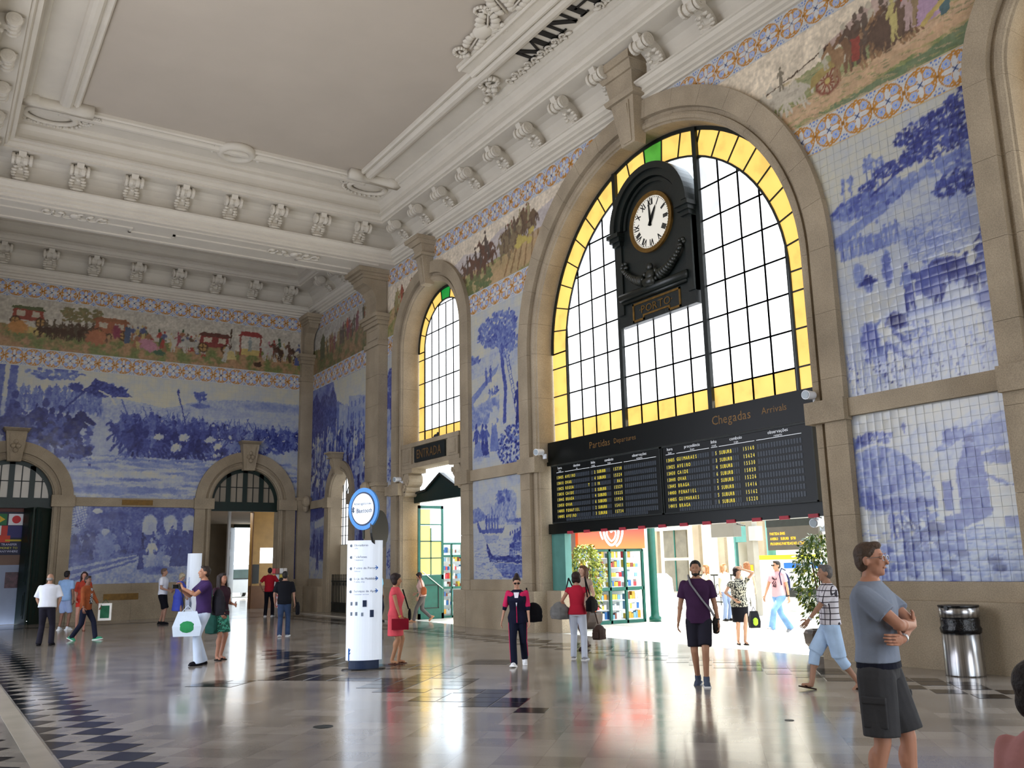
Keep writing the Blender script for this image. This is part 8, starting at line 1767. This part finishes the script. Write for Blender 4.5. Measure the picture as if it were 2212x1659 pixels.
# 12-14 by the right far doorway
c = person('jeans', (8.05, 23.33), 176, 1.66, 'man in black T-shirt and blue jeans seen from behind left of the totem', 'a37a66', feet=[(-.10, -.10, 0, 12), (.10, .12, 0, 0)], hands=[(-.26, .05, .90), (.27, .06, .86)], poles=[(-1, -1, 0), (1, -1, 0)], top=dict(mat=cloth('15161c'), sleeve=.85, hem=.86, loose=.03, sf=.012), bottom=dict(kind='trousers', mat=cloth('33415c', .25), w=.105, cuff=.068), shoes=('shoe', '7a8088', 'cfd4d8'), hair=('short', '17110f'), vox=.015, wide=1.05)
bag(c, 'handbag', 'black bag hanging at the side of the man in the black T-shirt', 'bag', (.34, .06, .70), (.12, .24, .34), cloth('101015'), [(.3, .06, .82), (.2, .0, 1.36)], pocket=False)
person('redshirt', (11.0, 33.6), 170, 1.78, 'man in red T-shirt and black trousers seen from behind near the ticket booth', 'a07a66', feet=[(-.12, 0, 0, 0), (.13, .03, 0, 0)], hands=[(-.28, .08, .98), (.22, .2, 1.05)], poles=[(-1, -1, 0), (1, -1, 0)], top=dict(mat=cloth('9a1c2a'), sleeve=.75, hem=.88, loose=.025), bottom=dict(kind='trousers', mat=cloth('15151f'), w=.10, cuff=.065), shoes=('shoe', '9aa0a8', 'e0e0e0'), hair=('short', '1b1413'), vox=.018)
person('flower', (11.0, 32.3), 150, 1.42, 'short person in red and white patterned dress between the two men by the booth', 'a07a66', True, top=dict(mat=spots_mat('red_white_print', ['b84a50', 'e0d4d0', 'a8803c'], 16), sleeve=.6, hem=.86), bottom=dict(kind='skirt', mat=MATS['red_white_print'], len=.42, fl=.03), shoes=('sandal', '4a2a26'), hair=('short', '1c1416'), vox=.02)
rk = empty('magazine_rack', (11.9, 35.1, 0), R(-30), 'rack of colourful magazines and souvenirs beside the right far doorway', 'rack'); MB().box(-.3, .3, -.05, .05, 0, 1.7).obj('stand', noisy('rack_grey', '8a8078', .1, 4, .5), rk)
for k in range(24): MB().box(-.28 + .145 * (k % 4), -.28 + .145 * (k % 4) + .13, -.09 - .01 * (k // 4), -.05, .35 + .24 * (k // 4), .55 + .24 * (k // 4)).obj('magazine', GM[(k * 7) % 10], rk)
# 15-16 outside in the sun
SUNK = spots_mat('black_white_print', ['20201e', 'c4c0ac', '585648'], 26)
def chestprint(c):
    mb = MB(); r_ = random.Random(3)
    for k in range(26): p = c['X']((r_.uniform(-.07, .06), .137, r_.uniform(1.12, 1.34))); mb.ball(tuple(p), (r_.uniform(.008, .022), .012, r_.uniform(.008, .03)), 6)
    mb.obj('chest_print', cloth('4a3a40'), c['root'])
c = person('shades', (17.33, 14.95), -38, 1.72, 'man in pink printed T-shirt and jeans with sunglasses walking outside', 'b58a6e', feet=[(.02, .36, .05, -12), (-.02, -.30, .04, 26)], hips=.86, hands=[(-.24, -.08, .82), (.30, .16, .88)], head=(-15, 0), top=dict(mat=cloth('d8a0a8', .08), sleeve=.62, hem=.88, loose=.02), bottom=dict(kind='trousers', mat=JEANS, w=.10, cuff=.085), shoes=('shoe', '8a8a8c', 'f0f0f0'), hair=('short', '2c241e'), extras=[glasses(), chestprint, watch(0, '202024')], vox=.013)
bag(c, 'backpack', 'navy backpack on the man in the pink T-shirt', 'backpack', (0, -.22, 1.18), (.30, .18, .44), cloth('232a48'), [(-.13, -.12, 1.44), (-.13, .02, 1.49), (-.14, .13, 1.36), (-.16, .10, 1.1)], rot=180)
c = person('armup', (14.35, 13.46), 18, 1.56, 'woman in black and white patterned blouse with one hand raised to her head', 'c09478', True, feet=[(-.06, .06, 0, 0), (.07, -.04, 0, 0)], hands=[(-.10, .10, 1.70), (.16, .12, 1.02)], poles=[(-1, .3, .1), (1, -.5, 0)], head=(10, -4), top=dict(mat=SUNK, sleeve=.45, hem=.84, loose=.03), bottom=dict(kind='skirt', mat=cloth('16151a'), len=.50), shoes=('sandal', '17120f'), hair=('full', '2a1c18'), grip=[(.9, 0, .3), None], palm=[(0, -1, -.3), None], vox=.012)
polybag(c, 'green and black shopping bag beside the woman with raised arm', (-.30, -.02, .66), (.20, .14, .34), '232428', '9ac03a')
# 17-18 two women at the doorway
c = person('redtop', (10.12, 13.44), 168, 1.54, 'woman in red sleeveless top and white trousers seen from behind, carrying bags', 'a87a64', True, feet=[(-.13, .12, 0, 0), (.14, -.08, 0, 0)], hands=[(-.22, .06, .98), (.20, .10, 1.0)], poles=[(-1, -1, 0), (1, -1, 0)], top=dict(mat=cloth('a82438', .1), sleeve=.3, hem=.90), bottom=dict(kind='trousers', mat=cloth('c6cede', .05), w=.105, cuff=.062), shoes=('shoe', '8e9098', 'e8e8ea'), hair=('full', '24120e'), vox=.012)
bag(c, 'duffel_bag', 'large grey duffel bag at the left side of the woman in the red top', 'duffel bag', (-.34, .08, .86), (.24, .50, .32), cloth('6d6c6a', .15), [(-.3, .06, 1.0), (-.2, .02, 1.22), (-.14, 0, 1.44), (-.1, .1, 1.3)], cloth('2a282c'), rot=40)
bag(c, 'handbag', 'black handbag on the right shoulder of the woman in the red top', 'handbag', (.28, -.04, .98), (.14, .34, .28), cloth('0f0e12'), [(.24, .06, 1.1), (.16, .02, 1.46), (.22, -.1, 1.1)], rot=-15)
c = person('blond', (11.45, 14.95), -40, 1.66, 'woman with long light brown hair beyond the woman in the red top', 'c29a84', True, feet=[(-.08, .15, 0, 0), (.1, -.15, .02, 15)], hands=[(-.2, .1, .95), (.24, .05, .85)], top=dict(mat=cloth('9c8a7c', .1), sleeve=.3, hem=.9), bottom=dict(kind='trousers', mat=cloth('5a4a44', .2)), shoes=('shoe', '3a2c26'), hair=('long', '5a3c28'), vox=.013)
bag(c, 'travel_bag', 'dark brown travel bag low beside the woman with long hair', 'bag', (-.32, -.05, .34), (.20, .36, .30), cloth('3a2c26'), [(-.3, -.05, .5), (-.26, .02, .8)], rot=10)
# 19 woman at the entrance, 20 man behind the totem
c = person('entrance', (13.35, 25.95), -95, 1.56, 'woman in pale blouse and grey trousers stepping in through the ENTRADA doorway', 'b0826c', True, feet=[(.0, .22, 0, 0), (.0, -.40, .10, 45)], hips=.86, lean=8, hands=[(-.2, .12, .92), (.18, .2, 1.05)], head=(0, -12), top=dict(mat=cloth('c8a49a', .12), sleeve=.7, hem=.92), bottom=dict(kind='trousers', mat=cloth('5f5a58', .1), w=.10, cuff=.06), shoes=('shoe', 'b08060'), hair=('full', '231512'), vox=.015)
bag(c, 'handbag', 'tan handbag of the woman stepping through the entrance', 'handbag', (-.2, -.14, .96), (.08, .2, .26), cloth('a05a3a'), [(-.2, -.1, 1.06), (-.15, 0, 1.42)], pocket=False)
c = person('bluebehind', (12.35, 26.9), 60, 1.66, 'man in light blue T-shirt and dark trousers half hidden by the tall totem', '96705c', hands=[(-.22, .05, .85), (.24, .12, .95)], top=dict(mat=cloth('6fb0d0', .1), sleeve=.7, hem=.88), bottom=dict(kind='trousers', mat=cloth('181a28')), hair=('short', '1a1210'), vox=.015)
bag(c, 'backpack', 'navy backpack on the man half hidden by the totem', 'backpack', (0, -.22, 1.15), (.3, .2, .42), cloth('23303f'), rot=180)
# 21 man in a checked shirt
PLAID = lines_mat('checked_cloth', 'c6c2c8', '2e2830', .085, .075, .17)
c = person('checked', (10.26, 8.07), -76, 1.66, 'grey-haired man in checked shirt and pale blue cropped trousers walking left', '96705a', feet=[(.0, -.34, .02, 30), (.03, .28, .01, -10)], hips=.865, hands=[(-.18, .36, .96), (.22, -.14, .84)], poles=[(-.3, -1, -.3), (.3, -1, 0)], top=dict(mat=PLAID, sleeve=.85, hem=.92, loose=.03, sf=.012), bottom=dict(kind='shorts', mat=cloth('a4bcd8', .12), len=1.42, w=.115), shoes=('sandal', '2a1a14'), hair=('short', '5a5654'), belt=(.945, '1a1614'), extras=[watch(0)], vox=.0115)
# 22 man in grey with folded arms, nearest to the view
def cargo(c):
    s = c['s']
    for i, q in enumerate((-1, 1)):
        hp = c['X']((q * .085, 0, .89)); k = c['kn'][i]; p = hp + (k - hp) * .55 + Vector((q * .098, 0, 0)) * s
        mb = MB(); mb.cbox(tuple(p), (.03 * s, .15 * s, .17 * s)); link('cargo_pocket', fuse(mb, .008, 3, 'pocket'), CL['3d3d3f'], c['root']); mb = MB(); mb.cbox(tuple(p + Vector((q * .006, 0, .085 * s))), (.034 * s, .155 * s, .045 * s)); link('pocket_flap', fuse(mb, .008, 3, 'flap'), CL['3d3d3f'], c['root'])
c = person('grey', (5.53, 3.96), 74, 1.80, 'tall man in grey T-shirt and cargo shorts standing with folded arms and glasses', 'b07e66', feet=[(-.10, .10, 0, 0), (.12, -.10, 0, 0)], hips=.915, hands=[(.10, .185, 1.12), (-.08, .21, 1.20)], poles=[(-.6, 1, -.6), (.6, .9, -.9)], head=(-6, 2), grip=[(.95, -.2, .05), (-.95, -.1, .25)], palm=[(.1, -1, 0), (.1, -1, .1)], curl=(35, 30),
           top=dict(mat=cloth('7e8797', .06), sleeve=.66, hem=.965, loose=.022, sf=.012), bottom=dict(kind='shorts', mat=cloth('3d3d3f', .12), len=.90, w=.122, fl=.004), belt=(.935, '1b1d2a'), shoes=('shoe', '4a4038'), hair=('short', '4a3a2e'), extras=[glasses(False), cargo, watch(0)], vox=.0085, wide=1.04)
# 23 head at the right edge
person('edge', (2.998, 1.575), 150, 1.36, 'short dark-haired person in pink top at the right edge of the picture', 'c08478', True, top=dict(mat=cloth('c08a8c', .1), sleeve=.6, hem=.86), bottom=dict(kind='skirt', mat=cloth('6a3a40'), len=.4), hair=('full', '180b0d'), vox=.014)
# far white-clad passers-by outside
for k, (p, ph, h_, cc, hc, lb) in enumerate((((19.6, 18.9), 40, 1.62, 'e4dcd8', 'a87a50', 'woman with fair hair in pale top behind the shoulder of the man in purple'), ((20.9, 19.2), 160, 1.66, 'ece8ea', '8a5a3a', 'woman in white seen from behind near the station door'), ((18.6, 18.6), -60, 1.6, 'd8c8b0', '9a6a40', 'woman in cream dress next to the man in purple, outside'))):
    person('out%d' % k, p, ph, h_, lb, 'c8a088', True, top=dict(mat=cloth(cc, .05), sleeve=.4, hem=.86), bottom=dict(kind='skirt' if k == 2 else 'trousers', mat=cloth('e0dce0' if k else '7a8aa8', .05), len=.5), hair=('long', hc), vox=.018)
